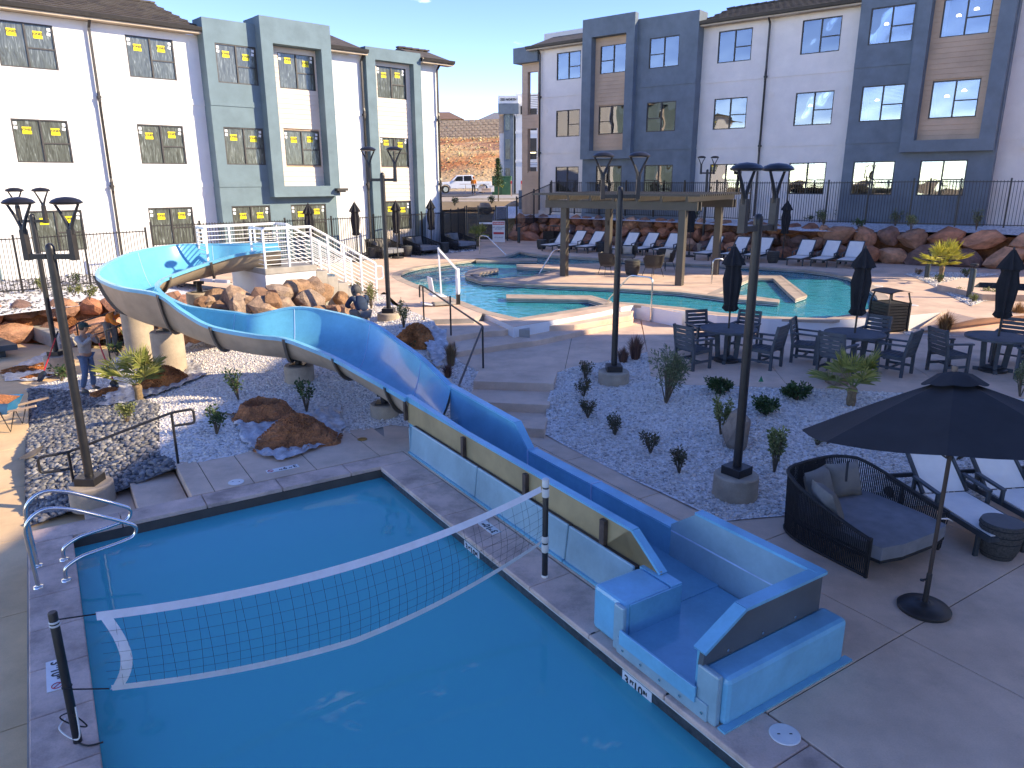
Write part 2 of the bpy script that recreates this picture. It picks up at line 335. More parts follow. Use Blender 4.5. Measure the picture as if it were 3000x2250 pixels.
def hill_mat():
    m, n, l, b = nm('desert_earth'); b.inputs['Roughness'].default_value = .95
    tc = n.new('ShaderNodeTexCoord'); a = n.new('ShaderNodeTexNoise'); a.inputs['Scale'].default_value = .16; a.inputs['Detail'].default_value = 9; a.inputs['Roughness'].default_value = .65
    mp = n.new('ShaderNodeMapping'); mp.inputs['Scale'].default_value = (.5, 1, 2.4)
    l.new(tc.outputs['Object'], mp.inputs['Vector']); l.new(mp.outputs['Vector'], a.inputs['Vector'])
    r1 = n.new('ShaderNodeValToRGB'); e = r1.color_ramp.elements; e[0].position = .36; e[0].color = (.20, .08, .04, 1); e[1].position = .66; e[1].color = (.66, .45, .22, 1)
    k = e.new(.46); k.color = (.50, .20, .07, 1); k = e.new(.54); k.color = (.60, .38, .17, 1)
    l.new(a.outputs['Fac'], r1.inputs['Fac'])
    sp = n.new('ShaderNodeSeparateXYZ'); l.new(tc.outputs['Object'], sp.inputs[0])
    nz = n.new('ShaderNodeTexNoise'); nz.inputs['Scale'].default_value = .12; nz.inputs['Detail'].default_value = 5; l.new(tc.outputs['Object'], nz.inputs['Vector'])
    ad = n.new('ShaderNodeMath'); ad.operation = 'MULTIPLY_ADD'; ad.inputs[1].default_value = 4; l.new(nz.outputs['Fac'], ad.inputs[0]); l.new(sp.outputs['Z'], ad.inputs[2])
    mr = n.new('ShaderNodeMapRange'); mr.inputs['From Min'].default_value = 5.5; mr.inputs['From Max'].default_value = 13.5; l.new(ad.outputs[0], mr.inputs['Value'])
    r2 = n.new('ShaderNodeValToRGB'); e = r2.color_ramp.elements; e[0].position = 0; e[0].color = (.50, .36, .20, 1); e[1].position = 1; e[1].color = (1, 1, 1, 1)
    k = e.new(.30); k.color = (.55, .36, .18, 1); k = e.new(.38); k.color = (.52, .17, .05, 1); k = e.new(.72); k.color = (.50, .18, .06, 1); k = e.new(.82); k.color = (.6, .42, .2, 1)
    l.new(mr.outputs[0], r2.inputs['Fac'])
    mx = n.new('ShaderNodeMixRGB'); mx.inputs[0].default_value = .5; l.new(mr.outputs[0], mx.inputs[0]); l.new(r2.outputs['Color'], mx.inputs[1]); l.new(r1.outputs['Color'], mx.inputs[2])
    l.new(mx.outputs['Color'], b.inputs['Base Color'])
    nb = n.new('ShaderNodeTexNoise'); nb.inputs['Scale'].default_value = 1.6; nb.inputs['Detail'].default_value = 8; l.new(tc.outputs['Object'], nb.inputs['Vector'])
    bp = n.new('ShaderNodeBump'); bp.inputs['Strength'].default_value = 1; bp.inputs['Distance'].default_value = .5; l.new(nb.outputs['Fac'], bp.inputs['Height']); l.new(bp.outputs['Normal'], b.inputs['Normal'])
    return m
_xs = np.concatenate([np.linspace(-900, -62, 14), np.linspace(-60, 60, 61), np.linspace(62, 900, 14)])
_ys = np.concatenate([np.linspace(-300, -12, 8), np.linspace(-10, 200, 106), np.linspace(205, 1500, 16)])
grid_obj('ground', _xs, _ys, hill_z, hill_mat())
# dry tufts on the hillside
def scatter(name, pts, sizes, m, kind='stuff', flat=.6, sub=0, jitter=.28, label=None, cat=None, parent=None):
    # many small faceted stones or tufts in one mesh; pts n x 3
    t = (1 + 5 ** .5) / 2
    iv = np.array([(-1, t, 0), (1, t, 0), (-1, -t, 0), (1, -t, 0), (0, -1, t), (0, 1, t), (0, -1, -t), (0, 1, -t), (t, 0, -1), (t, 0, 1), (-t, 0, -1), (-t, 0, 1)]) / math.hypot(1, t)
    fi = np.array([(0, 11, 5), (0, 5, 1), (0, 1, 7), (0, 7, 10), (0, 10, 11), (1, 5, 9), (5, 11, 4), (11, 10, 2), (10, 7, 6), (7, 1, 8), (3, 9, 4), (3, 4, 2), (3, 2, 6), (3, 6, 8), (3, 8, 9), (4, 9, 5), (2, 4, 11), (6, 2, 10), (8, 6, 7), (9, 8, 1)])
    if sub < 0:
        iv = np.array([(1, 0, 0), (-1, 0, 0), (0, 1, 0), (0, -1, 0), (0, 0, 1), (0, 0, -1)], float)
        fi = np.array([(0, 2, 4), (2, 1, 4), (1, 3, 4), (3, 0, 4), (2, 0, 5), (1, 2, 5), (3, 1, 5), (0, 3, 5)])
    N = len(pts); k = len(iv)
    V = np.repeat(iv[None], N, 0) * (1 + rng.uniform(-jitter, jitter, (N, k, 1)))
    V = V * np.stack([rng.uniform(.7, 1.3, N), rng.uniform(.7, 1.3, N), rng.uniform(.8, 1.2, N) * flat], -1)[:, None]
    a = rng.uniform(0, 2 * math.pi, N); tl = rng.uniform(-.5, .5, N); ca, sa, ct, st = np.cos(a), np.sin(a), np.cos(tl), np.sin(tl)
    x, y, z = V[..., 0], V[..., 1] * ct[:, None] - V[..., 2] * st[:, None], V[..., 1] * st[:, None] + V[..., 2] * ct[:, None]
    V = np.stack([x * ca[:, None] - y * sa[:, None], x * sa[:, None] + y * ca[:, None], z], -1) * np.asarray(sizes)[:, None, None] + np.asarray(pts)[:, None]
    Fc = (fi[None] + (np.arange(N) * k)[:, None, None]).reshape(-1, 3)
    me = bpy.data.meshes.new(name); nv, nf = N * k, len(Fc)
    me.vertices.add(nv); me.vertices.foreach_set('co', V.reshape(-1).astype(np.float32))
    me.loops.add(nf * 3); me.loops.foreach_set('vertex_index', Fc.reshape(-1).astype(np.int32))
    me.polygons.add(nf); me.polygons.foreach_set('loop_start', np.arange(0, nf * 3, 3, dtype=np.int32))
    at_ = me.attributes.new('shade', 'FLOAT', 'FACE'); at_.data.foreach_set('value', np.repeat(rng.uniform(0, 1, N), len(fi)).astype(np.float32))
    me.materials.append(m); me.update(calc_edges=True); me.validate()
    return tag(link(name, me, parent), label, cat, kind=kind)
M_tuft = attr_mat('dry_grass', [(.16, .10, .05), (.50, .36, .17), (.62, .47, .25), (.30, .18, .08)], .95)
_p = np.stack([rng.uniform(-30, 30, 1300), rng.uniform(128, 168, 1300)], -1); _p = np.column_stack([_p, hill_z(_p[:, 0], _p[:, 1]) + .1])
scatter('dry_grass_tufts', _p, rng.uniform(.10, .32, len(_p)), M_tuft, flat=.8, sub=-1, jitter=.5)
# street with kerb
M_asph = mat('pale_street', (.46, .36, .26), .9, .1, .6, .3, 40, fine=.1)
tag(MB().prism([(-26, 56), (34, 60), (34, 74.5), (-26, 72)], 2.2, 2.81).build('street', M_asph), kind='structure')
tag(MB().prism([(-30, 74.5), (40, 77), (40, 108), (-30, 108)], 2.2, 2.86).build('parking_ground', mat('dark_asphalt', (.12, .11, .11), .9, .2, 1)), kind='structure')  # dark grey asphalt with random tone
# block retaining wall on the hill crest
M_block = mat('block_wall', (.50, .38, .27), .9, .15, 1.2, .6, 5, fine=.2, bdist=.1)
rw = root('retaining_wall', 'long tan block retaining wall on top of the red hillside', 'wall', (0, 168, 11))
_bm = MB().box(-.58, .58, -.25, .25, 0, .52).mesh('block', M_block)
for j in range(10):
    for i in range(26):
        link('block', _bm, rw, (-26 + i * 1.2 + (.6 if j % 2 else 0), rng.uniform(-.03, .03) - j * -.08, j * .56 + i * .035))
MB().box(-60, 40, 1.0, 2.0, -3, 5.6).build('backing', M_block, rw)
def small_house(name, label, x, y, z, w, roofm, wallm):
    h = root(name, label, 'house', (x, y, z))
    MB().box(-w / 2, w / 2, -4, 4, 0, 2.8).build('wall', wallm, h)
    MB().add([(-w / 2 - .6, -4.6, 2.7), (w / 2 + .6, -4.6, 2.7), (w / 2 + .6, 4.6, 2.7), (-w / 2 - .6, 4.6, 2.7), (-w / 2 + 3, 0, 4.6), (w / 2 - 3, 0, 4.6)], [(0, 1, 5, 4), (1, 2, 5), (2, 3, 4, 5), (3, 0, 4), (3, 2, 1, 0)]).build('roof', roofm, h)
M_hroof = mat('brown_roof', (.22, .13, .09), .9); M_hwall = mat('tan_house_wall', (.5, .38, .27), .9)
small_house('house', 'tan house with brown hip roof above the block retaining wall', -17.5, 182, 15.2, 12, M_hroof, M_hwall)
small_house('house', 'grey flat house edge above the hill beside the far white building', -2.0, 186, 15.4, 10, mat('grey_roof', (.2, .2, .22), .9), mat('grey_house', (.4, .4, .42), .9))
# ================================================================== apartment buildings
def text_mesh(name, s, size, m, ext=.002, align='CENTER', bold=0.0):
    cu = bpy.data.curves.new(name, 'FONT'); cu.body = s; cu.size = size; cu.extrude = ext; cu.align_x = align; cu.align_y = 'CENTER'; cu.offset = bold; cu.resolution_u = 2
    o = bpy.data.objects.new(name, cu); COL.objects.link(o); bpy.context.view_layer.update()
    me = bpy.data.meshes.new_from_object(o.evaluated_get(bpy.context.evaluated_depsgraph_get())); bpy.data.objects.remove(o)
    me.name = name; me.materials.clear(); me.materials.append(m); return me
M_black = mat('black_print', (.02, .02, .02), .6, .05); M_yel = mat('yellow_sticker', (.85, .68, .02), .6, .05); M_wst = mat('white_sticker', (.85, .85, .85), .6, .05)
ME_jones = text_mesh('lettering', 'JONES', .115, M_black, .001, bold=.004); ME_jones2 = text_mesh('lettering_small', 'PAINT & GLASS', .032, M_black, .001)
ME_yst = MB().box(-.19, .19, -.004, 0, -.15, .15).mesh('sticker', M_yel); ME_wst = MB().box(-.055, .055, -.004, 0, -.05, .05).mesh('paper_tag', M_wst)
def film_mat():
    m, n, l, b = nm('filmed_glass'); b.inputs['Roughness'].default_value = .10; b.inputs['IOR'].default_value = 1.6
    tc = n.new('ShaderNodeTexCoord'); oi = n.new('ShaderNodeObjectInfo')
    mp = n.new('ShaderNodeMapping'); mp.inputs['Scale'].default_value = (5, 1, .7); mp.inputs['Rotation'].default_value = (0, .4, 0)
    ad = n.new('ShaderNodeVectorMath'); ad.operation = 'ADD'; sc_ = n.new('ShaderNodeVectorMath'); sc_.operation = 'SCALE'; sc_.inputs['Scale'].default_value = 40
    cb = n.new('ShaderNodeCombineXYZ')
    for i in range(3): l.new(oi.outputs['Random'], cb.inputs[i])
    l.new(cb.outputs[0], sc_.inputs[0]); l.new(tc.outputs['Object'], ad.inputs[0]); l.new(sc_.outputs[0], ad.inputs[1]); l.new(ad.outputs[0], mp.inputs['Vector'])
    no = n.new('ShaderNodeTexNoise'); no.inputs['Scale'].default_value = 3.0; no.inputs['Detail'].default_value = 5; no.inputs['Distortion'].default_value = 1.2; l.new(mp.outputs['Vector'], no.inputs['Vector'])
    r = n.new('ShaderNodeValToRGB'); e = r.color_ramp.elements; e[0].position = .35; e[0].color = (.07, .075, .06, 1); e[1].position = .76; e[1].color = (.34, .38, .36, 1); k = e.new(.58); k.color = (.12, .135, .115, 1)
    l.new(no.outputs['Fac'], r.inputs['Fac']); l.new(r.outputs['Color'], b.inputs['Base Color'])
    bp = n.new('ShaderNodeBump'); bp.inputs['Strength'].default_value = .35; bp.inputs['Distance'].default_value = .02; l.new(no.outputs['Fac'], bp.inputs['Height']); l.new(bp.outputs['Normal'], b.inputs['Normal'])
    return m
M_film = film_mat(); M_glass = glass_mat('window_glass', 3.4, (.80, .86, .9), .28, .9); M_room = mat('dim_room', (.06, .055, .05), .9, .2, .8); M_blind = mat('white_blind', (.62, .62, .60), .7, .05)
M_roomw = mat('pale_room', (.26, .22, .15), .9, .2, .8)
M_pend = nm('pendant_lamp'); M_pend[3].inputs['Emission Color'].default_value = (1, .88, .65, 1); M_pend[3].inputs['Emission Strength'].default_value = 3; M_pend = M_pend[0]
ME_pend = MB().lathe([(.0, .0), (.10, .0), (.09, .05), (.05, .085), (0, .095)], 12).mesh('pendant_lamp', M_pend, True)
_wm = {}
def win_meshes(w, h, style):
    key = (round(w, 2), round(h, 2), style)
    if key in _wm: return _wm[key]
    t = .045; f = MB(); mx = w * .5
    for a in ((0, w, 0, t), (0, w, h - t, h)): f.box(a[0], a[1], -.03, .07, a[2], a[3])
    for a in ((0, t), (w - t, w), (mx - t * .6, mx + t * .6)): f.box(a[0], a[1], -.032, .068, t, h - t)
    fl = style == 'flip'; tx = (t, mx - t * .6) if fl else (mx + t * .6, w - t); f.box(tx[0], tx[1], -.028, .066, h * .44, h * .44 + t)
    ox = (mx + t * .6, w - t) if fl else (t, mx - t * .6)
    pn = [MB().box(ox[0], ox[1], .012, .018, t, h - t), MB().box(tx[0], tx[1], .012, .018, h * .44 + t, h - t), MB().box(tx[0], tx[1], .006, .012, t, h * .44)]
    pm = M_film if style == 'film' else M_glass
    bl = MB(); n = int((h * .62) / .055)
    for i in range(n): bl.obox((w / 2, .12, h - t - .03 - i * .055), (w - .1, .035, .004), (R(35), 0, 0))
    _wm[key] = (f.mesh('window', M_frame), [p.mesh('pane', pm) for p in pn], bl.mesh('blind', M_blind), MB().box(-.05, w + .05, 1.4, 1.45, -.2, h + .2).mesh('room', M_room), MB().box(-.05, w + .05, 1.4, 1.45, -.2, h + .2).mesh('room', M_roomw))
    return _wm[key]
def window(b, base, s0, s1, z0, z1, y, style='film', blind=True, stickers=True, pend=0, pale=False):
    f, pn, bl, rm, rmw = win_meshes(s1 - s0, z1 - z0, style); w, h = s1 - s0, z1 - z0
    o = link('window', f, b, (s0, y + .05, z0 - base))
    for p in pn: link('pane', p, o)
    if style != 'film':
        link('room_wall', rmw if pale else rm, o)
        if blind: link('blind', bl, o)
        for k in range(pend): link('pendant_lamp', ME_pend, o, (w * (.25 + .35 * k), .9, h * (.62 + .12 * k)))
    elif stickers:
        j = rng.uniform(-.05, .05, 6)
        for k, (fx, fz) in enumerate(((.26, .74), (.74, .74))):
            link('sticker', ME_yst, o, (w * fx + j[k], -.034 + .042, h * fz + j[k + 2]), None, (.75, 1, .8))
            for me, dz in ((ME_jones, .025), (ME_jones2, -.065)): link('lettering', me, o, (w * fx + j[k], .002, h * fz + j[k + 2] + dz), (R(90), 0, 0))
            link('paper_tag', ME_wst, o, ((.12 if k == 0 else w - .12), .006, h * .9)); link('paper_tag', ME_wst, o, ((.12 if k == 0 else w - .14), .006, h * .8), (0, .2, 0))
    return o
def wall(b, base, name, m, x0, x1, z0, z1, yf, yb, holes=()):
    mb = MB(); xs = sorted({x0, x1, *[h[0] for h in holes], *[h[1] for h in holes]}); zs = sorted({z0, z1, *[h[2] for h in holes], *[h[3] for h in holes]})
    xs = [x for x in xs if x0 <= x <= x1]; zs = [z for z in zs if z0 <= z <= z1]
    for i in range(len(xs) - 1):
        for j in range(len(zs) - 1):
            cx, cz = (xs[i] + xs[i + 1]) / 2, (zs[j] + zs[j + 1]) / 2
            if any(h[0] < cx < h[1] and h[2] < cz < h[3] for h in holes): continue
            mb.box(xs[i], xs[i + 1], yf, yb, zs[j] - base, zs[j + 1] - base)
    return mb.build(name, m, b)
def planks(b, base, x0, x1, z0, z1, y, holes, m=None, step=.2):
    z = z0; m = m or M_plank
    while z < z1 - .02:
        ze = min(z + step, z1); segs = [(x0, x1)]
        for h in holes:
            if h[2] < (z + ze) / 2 < h[3]:
                segs = [q for a, c in segs for q in ((a, min(c, h[0])), (max(a, h[1]), c)) if q[1] - q[0] > .02]
        for a, c in segs:
            MB().add([(a, y - .022, z - base), (c, y - .022, z - base), (c, y - .008, ze - base - .004), (a, y - .008, ze - base - .004), (a, y + .03, z - base), (c, y + .03, z - base), (c, y + .03, ze - base), (a, y + .03, ze - base)],
                     [(0, 1, 2, 3), (4, 5, 1, 0), (3, 2, 6, 7), (1, 5, 6, 2), (4, 0, 3, 7)]).build('siding_plank', m, b)
        z = ze
def pipe(b, base, x, ztop, zbot, lines, m=M_bronze):
    pts = [(x, -.42, ztop + .1), (x, -.42, ztop - .02), (x, -.13, ztop - .3)]
    for z in lines: pts += [(x, -.13, z + .35), (x, -.17, z + .22), (x, -.17, z - .1), (x, -.13, z - .22)]
    pts += [(x, -.13, zbot)]
    mb = MB()
    for i in range(len(pts) - 1): mb.beam((pts[i][0], pts[i][1], pts[i][2] - base), (pts[i + 1][0], pts[i + 1][1], pts[i + 1][2] - base), .075, .075, (0, 1, 0))
    o = mb.build('downspout', m, b)
    for z in lines: MB().box(x - .06, x + .06, -.22, -.0, z + .02 - base, z + .1 - base).build('strap', m, o)
def eave(b, base, x0, x1, z, fasc, ov=.45):
    MB().box(x0, x1, -ov, .02, z - .19 - base, z - .13 - base).build('soffit', fasc, b)
    MB().box(x0, x1, -ov - .03, -ov, z - .2 - base, z + .02 - base).build('fascia', fasc, b)
    MB().add([(x, y, zz) for x in (x0, x1) for y, zz in ((-ov - .03, z - .13 - base), (-ov - .13, z - .1 - base), (-ov - .16, z + .03 - base), (-ov - .13, z + .03 - base), (-ov - .10, z - .07 - base), (-ov - .03, z - .1 - base))],
             [(0, 1, 7, 6), (1, 2, 8, 7), (2, 3, 9, 8), (3, 4, 10, 9), (4, 5, 11, 10), (0, 5, 4, 3, 2, 1), (6, 7, 8, 9, 10, 11)]).build('gutter', M_bronze, b)
ME_tile = MB().add([(-.165, 0, .0), (.165, 0, .0), (.165, .44, 0), (-.165, .44, 0), (-.16, 0, .045), (0, -.005, .05), (.16, 0, .045), (-.16, .44, .015), (.16, .44, .015)],
                   [(0, 1, 6, 5, 4), (4, 5, 8, 7), (5, 6, 8), (0, 4, 7, 3), (1, 2, 8, 6)]).mesh('roof_tile', M_roof)
def roof(b, base, x0, x1, z, depth, ov=.45, tiles=True, slope=.333):
    zf = lambda y: z + .02 + (y + ov) * slope - base
    r_ = MB().add([(x0, -ov - .04, zf(-ov) - .02), (x1, -ov - .04, zf(-ov) - .02), (x1, depth, zf(depth)), (x0, depth, zf(depth)), (x1, 2 * depth + ov, zf(-ov)), (x0, 2 * depth + ov, zf(-ov))], [(0, 1, 2, 3), (3, 2, 4, 5), (1, 4, 2), (0, 3, 5), (0, 5, 4, 1)]).build('roof', M_roof, b)
    if tiles:
        a = math.atan(slope); y = -ov - .06; k = 0
        while y < depth - .2:
            x = x0 + .165 + (.16 if k % 2 else 0)
            while x < x1 - .1:
                link('roof_tile', ME_tile, r_, (x, y, zf(y) + .005), (a, 0, rng.uniform(-.015, .015))); x += .333
            y += .40; k += 1
    mb = MB(); x = x0
    while x < x1 - .05:
        e = min(x + .42, x1); mb.obox(((x + e) / 2, depth, zf(depth) + .05), (e - x + .02, .24, .07), (0, -.06, 0)); x = e
    mb.build('ridge_cap', M_roof, r_)
    return r_
M_fasc = mat('tan_fascia', (.5, .40, .30), .8, .08)
def vent(b, base, x, z, y, m): 
    mb = MB().box(x - .14, x + .14, y - .012, y, z - .1 - base, z + .1 - base)
    for k in range(4): mb.box(x - .11, x + .11, y - .024, y - .012, z - .075 + k * .045 - base, z - .055 + k * .045 - base)
    mb.build('vent', m, b)
def band(b, base, m, x0, x1, z, y): MB().box(x0, x1, y - .03, y + .02, z - base, z + .22 - base).build('floor_band', m, b)
# ---- left building, still with stickers on its windows
LB = P(150, 812, 1.0); lb = root('apartment_building', 'sunlit white and blue-grey apartment block with yellow window stickers', 'building', (LB.x, LB.y, 1.0), R(43.4))
B = 1.0; ZW = [(1.92, 3.38), (5.04, 6.5), (8.17, 9.63)]
LW = [(-4.48, -2.74), (-.4, 1.34), (3.68, 5.4)]
hol = [(a, c, z0, z1) for a, c in LW for z0, z1 in ZW]
wall(lb, B, 'white_wall', M_white, -9, 6.36, .6, 9.9, 0, .3, hol)
for h in hol: window(lb, B, *h[:2], h[2], h[3], 0)
MB().box(-9, 18.3, .31, 11, -.4, 8.9).build('building_core', M_white, lb)
hb = [(6.78, 8.46, z0, z1) for z0, z1 in ZW] + [(9.43, 11.15, *ZW[0])]
wall(lb, B, 'blue_block', M_blue, 6.36, 8.6, .6, 10.5, -.6, .32, [h for h in hb if h[0] < 8.5])
wall(lb, B, 'blue_block', M_blue, 8.6, 11.72, .6, 10.3, -.6, .32, [hb[3], (9.0, 11.2, 4.17, 9.8)])
for h in hb: window(lb, B, *h[:2], h[2], h[3], -.6)
fr = MB()
for a in ((8.5, 9.0, 3.72, 10.78), (11.2, 11.68, 3.72, 10.78)): fr.box(a[0], a[1], -1.05, -.602, a[2] - B, a[3] - B)
fr.box(9.0, 11.2, -1.05, -.602, 3.72 - B, 4.17 - B); fr.box(9.0, 11.2, -1.05, -.602, 9.8 - B, 10.78 - B); fr.box(8.5, 11.68, -.6, .4, 10.5 - B, 10.77 - B); fr.build('projecting_frame', M_blue, lb)
hs = [(9.43, 11.13, *ZW[1]), (9.43, 11.13, *ZW[2])]
planks(lb, B, 9.0, 11.2, 4.17, 9.8, -.5, hs, M_plank2)
for h in hs: window(lb, B, *h, -.5)
wall(lb, B, 'sheathing', M_plank, 9.0, 11.2, 4.17, 9.8, -.46, -.40, hs)
wall(lb, B, 'white_wall', M_white, 11.72, 14.1, .6, 9.9, 0, .3)
wall(lb, B, 'white_wall', M_white, 16.95, 18.3, .6, 9.9, 0, .3)
f2 = MB(); f2.box(13.9, 14.4, -.3, .31, -.4, 9.8 - B); f2.box(16.58, 17.02, -.3, .31, -.4, 9.8 - B); f2.box(13.9, 17.02, -.3, .31, 9.8 - B, 10.32 - B); f2.build('projecting_frame', M_blue, lb)
h2 = [(14.68, 16.36, z0, z1) for z0, z1 in ZW]
planks(lb, B, 14.4, 16.58, 1.0, 9.8, .06, h2, M_plank2); wall(lb, B, 'sheathing', M_plank, 14.4, 16.58, .7, 9.8, .10, .15, h2)
for h in h2: window(lb, B, *h, .06)
for z in (4.15, 7.30):
    for a, c, y, m in ((-9, 6.36, 0, M_white), (6.36, 8.5, -.6, M_blue), (11.72, 13.9, 0, M_white), (17.02, 18.3, 0, M_white)): band(lb, B, m, a, c, z, y)
for a, c in ((-9, 6.36), (11.72, 13.9), (17.02, 18.95)): eave(lb, B, a, c, 10.1, M_fasc)
roof(lb, B, -1.8, 6.36, 10.1, 4.2); roof(lb, B, 11.72, 13.9, 10.1, 3.6, tiles=False); roof(lb, B, 17.02, 18.95, 10.1, 1.6, tiles=False)
for x, zl in ((2.47, (4.15, 7.3)), (14.0 - .25, (4.15, 7.3)), (18.15, (4.15, 7.3))): pipe(lb, B, x, 10.0, 1.0, zl)
for x in (1.98, 6.12): 
    for z in (3.9, 6.85): vent(lb, B, x, z, 0, M_white)
for z in (3.3, 6.6, 9.55): vent(lb, B, 6.15 if z > 9 else 12.55, z, 0, M_white)
wl_ = MB().box(11.4, 11.95, -1.3, -1.06, 3.95 - B, 4.06 - B).box(11.5, 11.85, -1.25, -1.06, 3.88 - B, 3.95 - B); wl_.build('wall_light', M_bronze, lb)
MB().box(-1.9, -1.5, -.08, .0, -.2, 1.35).build('utility_door', M_blue, lb)
# ---- right building, occupied, in the shade
RBp = P(2456, 642, 2.57); rb = root('apartment_building', 'shaded off-white and slate-blue apartment block behind the boulder wall', 'building', (RBp.x, RBp.y, 2.57), R(-39.2))
B = 2.57; ZR = [(3.69, 5.14), (6.82, 8.29), (9.94, 11.4)]
def rhol(s0, s1): return [(-s1, -s0, z0, z1) for z0, z1 in ZR]
ha = rhol(.8, 2.54) + rhol(4.88, 6.6)
wall(rb, B, 'offwhite_wall', M_white2, -7.65, 0, 2.2, 11.75, 0, .3, ha)
for i, h in enumerate(ha): window(rb, B, *h, 0, 'glass' if i < 6 else 'flip', blind=i not in (1, 3), pale=i in (0,), pend=1 if i == 1 else 0)
hc = rhol(14.76, 16.43); wall(rb, B, 'offwhite_wall', M_white2, -17.7, -14.0, 2.2, 11.75, 0, .3, hc)
for h in hc: window(rb, B, *h, 0, 'glass')
wall(rb, B, 'offwhite_wall', M_white2, 5.9, 16, 2.2, 11.75, 0, .3, [])
MB().box(-17.7, 16, 1.6, 11, -.4, 9.2).build('building_core', M_white2, rb)
for i in range(0): pass
# slate block with frame, right
hb = rhol(-2.26, -.54); hb2 = [(3.24, 5.0, *ZR[0])]
wall(rb, B, 'slate_block', M_blue2, .1, 2.55, 2.2, 12.6, -.6, .32, hb); wall(rb, B, 'slate_block', M_blue2, 2.55, 5.9, 2.2, 12.6, -.6, .32, hb2 + [(2.95, 5.3, 5.95, 12.0)])
for i, h in enumerate(hb + hb2): window(rb, B, *h, -.6, 'glass', blind=i in (1,), pale=i in (0, 3), pend=1 if i in (1, 2) else 0)
fr = MB()
for a in ((2.42, 2.92, 5.48, 12.9), (5.3, 5.85, 5.48, 12.9)): fr.box(a[0], a[1], -.95, -.602, a[2] - B, a[3] - B)
fr.box(2.92, 5.3, -.95, -.602, 5.48 - B, 5.95 - B); fr.box(2.92, 5.3, -.95, -.602, 12.0 - B, 12.9 - B); fr.build('projecting_frame', M_blue2, rb)
hs = [(3.26, 5.0, *ZR[1]), (3.26, 5.0, *ZR[2])]
planks(rb, B, 2.92, 5.3, 5.95, 12.0, -.5, hs); wall(rb, B, 'sheathing', M_plank, 2.92, 5.3, 5.95, 12.0, -.46, -.41, hs)
for h in hs: window(rb, B, *h, -.5, 'glass', blind=False, pend=2)
# slate block with frame, left
hb = rhol(8.4, 10.1); hb2 = [(-13.17, -11.5, *ZR[0])]
wall(rb, B, 'slate_block', M_blue2, -10.75, -7.4, 2.2, 12.4, -.6, .32, hb); wall(rb, B, 'slate_block', M_blue2, -14.1, -10.75, 2.2, 12.4, -.6, .32, hb2 + [(-13.45, -11.3, 5.95, 11.78)])
for i, h in enumerate(hb + hb2): window(rb, B, *h, -.6, 'flip', pale=i in (0, 1))
fr = MB()
for a in ((-14.04, -13.45, 5.5, 12.7), (-11.3, -10.8, 5.5, 12.7)): fr.box(a[0], a[1], -.95, -.602, a[2] - B, a[3] - B)
fr.box(-13.45, -11.3, -.95, -.602, 5.5 - B, 5.95 - B); fr.box(-13.45, -11.3, -.95, -.602, 11.78 - B, 12.7 - B); fr.build('projecting_frame', M_blue2, rb)
hs = [(-13.15, -11.46, *ZR[1]), (-13.15, -11.46, *ZR[2])]
planks(rb, B, -13.45, -11.3, 5.95, 11.78, -.5, hs); wall(rb, B, 'sheathing', M_plank, -13.45, -11.3, 5.95, 11.78, -.46, -.41, hs)
for h in hs: window(rb, B, *h, -.5, 'flip', pale=h[2] < 8)
for z in (5.9, 9.05):
    for a, c, y, m in ((-17.7, -14.1, 0, M_white2), (-10.75, -7.4, -.6, M_blue2), (-7.4, .1, 0, M_white2), (.1, 2.42, -.6, M_blue2), (5.9, 16, 0, M_white2)): band(rb, B, m, a, c, z, y)
for a, c in ((-18.3, -14.1), (-7.4, .1), (5.9, 16)): eave(rb, B, a, c, 11.85, M_fasc)
roof(rb, B, -18.3, -14.1, 11.85, 3.0, tiles=False); roof(rb, B, -7.4, .1, 11.85, 2.6, tiles=True); roof(rb, B, 5.9, 16, 11.85, 3, tiles=False)
pipe(rb, B, -4.02, 11.75, 2.6, (5.9, 9.05)); pipe(rb, B, -17.55, 11.75, 2.6, (5.9, 9.05))
for x, z in ((-.3, 8.3), (-3.7, 8.3), (-.3, 5.2), (-3.7, 5.2), (-7.3, 8.3), (-7.3, 5.3), (6.6, 6.0), (-17.2, 8.3), (-17.2, 5.3)): vent(rb, B, x, z, 0, M_white2)
MB().obox((6.9, -.1, 3.1), (.35, .16, .22)).build('utility_box', M_white2, rb)
# stair bay at its far end
sb = MB(); ops = [(-18.72, -17.95, 4.9, 7.5), (-18.72, -17.95, 8.15, 10.6)]
wall(rb, B, 'stair_bay_backing', M_plank, -19.15, -17.72, 2.2, 11.2, .26, .5, ops)
planks(rb, B, -19.15, -17.72, 2.4, 11.1, .22, ops)
MB().box(-19.55, -17.72, -.15, 3.5, 11.1 - B, 11.95 - B).build('stair_bay_cap', M_blue2, rb)
MB().box(-19.0, -15.5, 2.2, 2.5, 11.95 - B, 13.0 - B).build('parapet', M_white2, rb)
for k, z in enumerate((5.0, 8.25)):
    mb = MB()
    for j in range(9): mb.beam((-18.7, .45, z + .12 + j * .1 - B), (-18.0, .45, z + .12 + j * .1 - B), .02, .02)
    mb.beam((-18.72, .45, z + 1.05 - B), (-17.97, .45, z + 1.05 - B), .04, .04); mb.build('stair_railing', M_dark, rb)
    MB().box(-18.35, -18.1, 3.2, 3.4, z - .2 - B, z + 2.4 - B).build('stair_post', M_plank, rb)
MB().box(-18.95, -17.75, 3.9, 4.1, 2.3 - B, 11 - B).build('stair_back_wall', M_white2, rb)
# low utility screen by its corner
tag(MB().obox((0, 0, 0), (1.9, .3, 1.45)).build('utility_screen', M_blue2, None, loc=(P(1545, 605, 2.4).x * .86 + .25, P(1545, 605, 2.4).y * .86, 3.0), rot=(0, 0, R(-39.2))), 'low slate-blue utility screen behind the upper fence at building corner', 'screen')
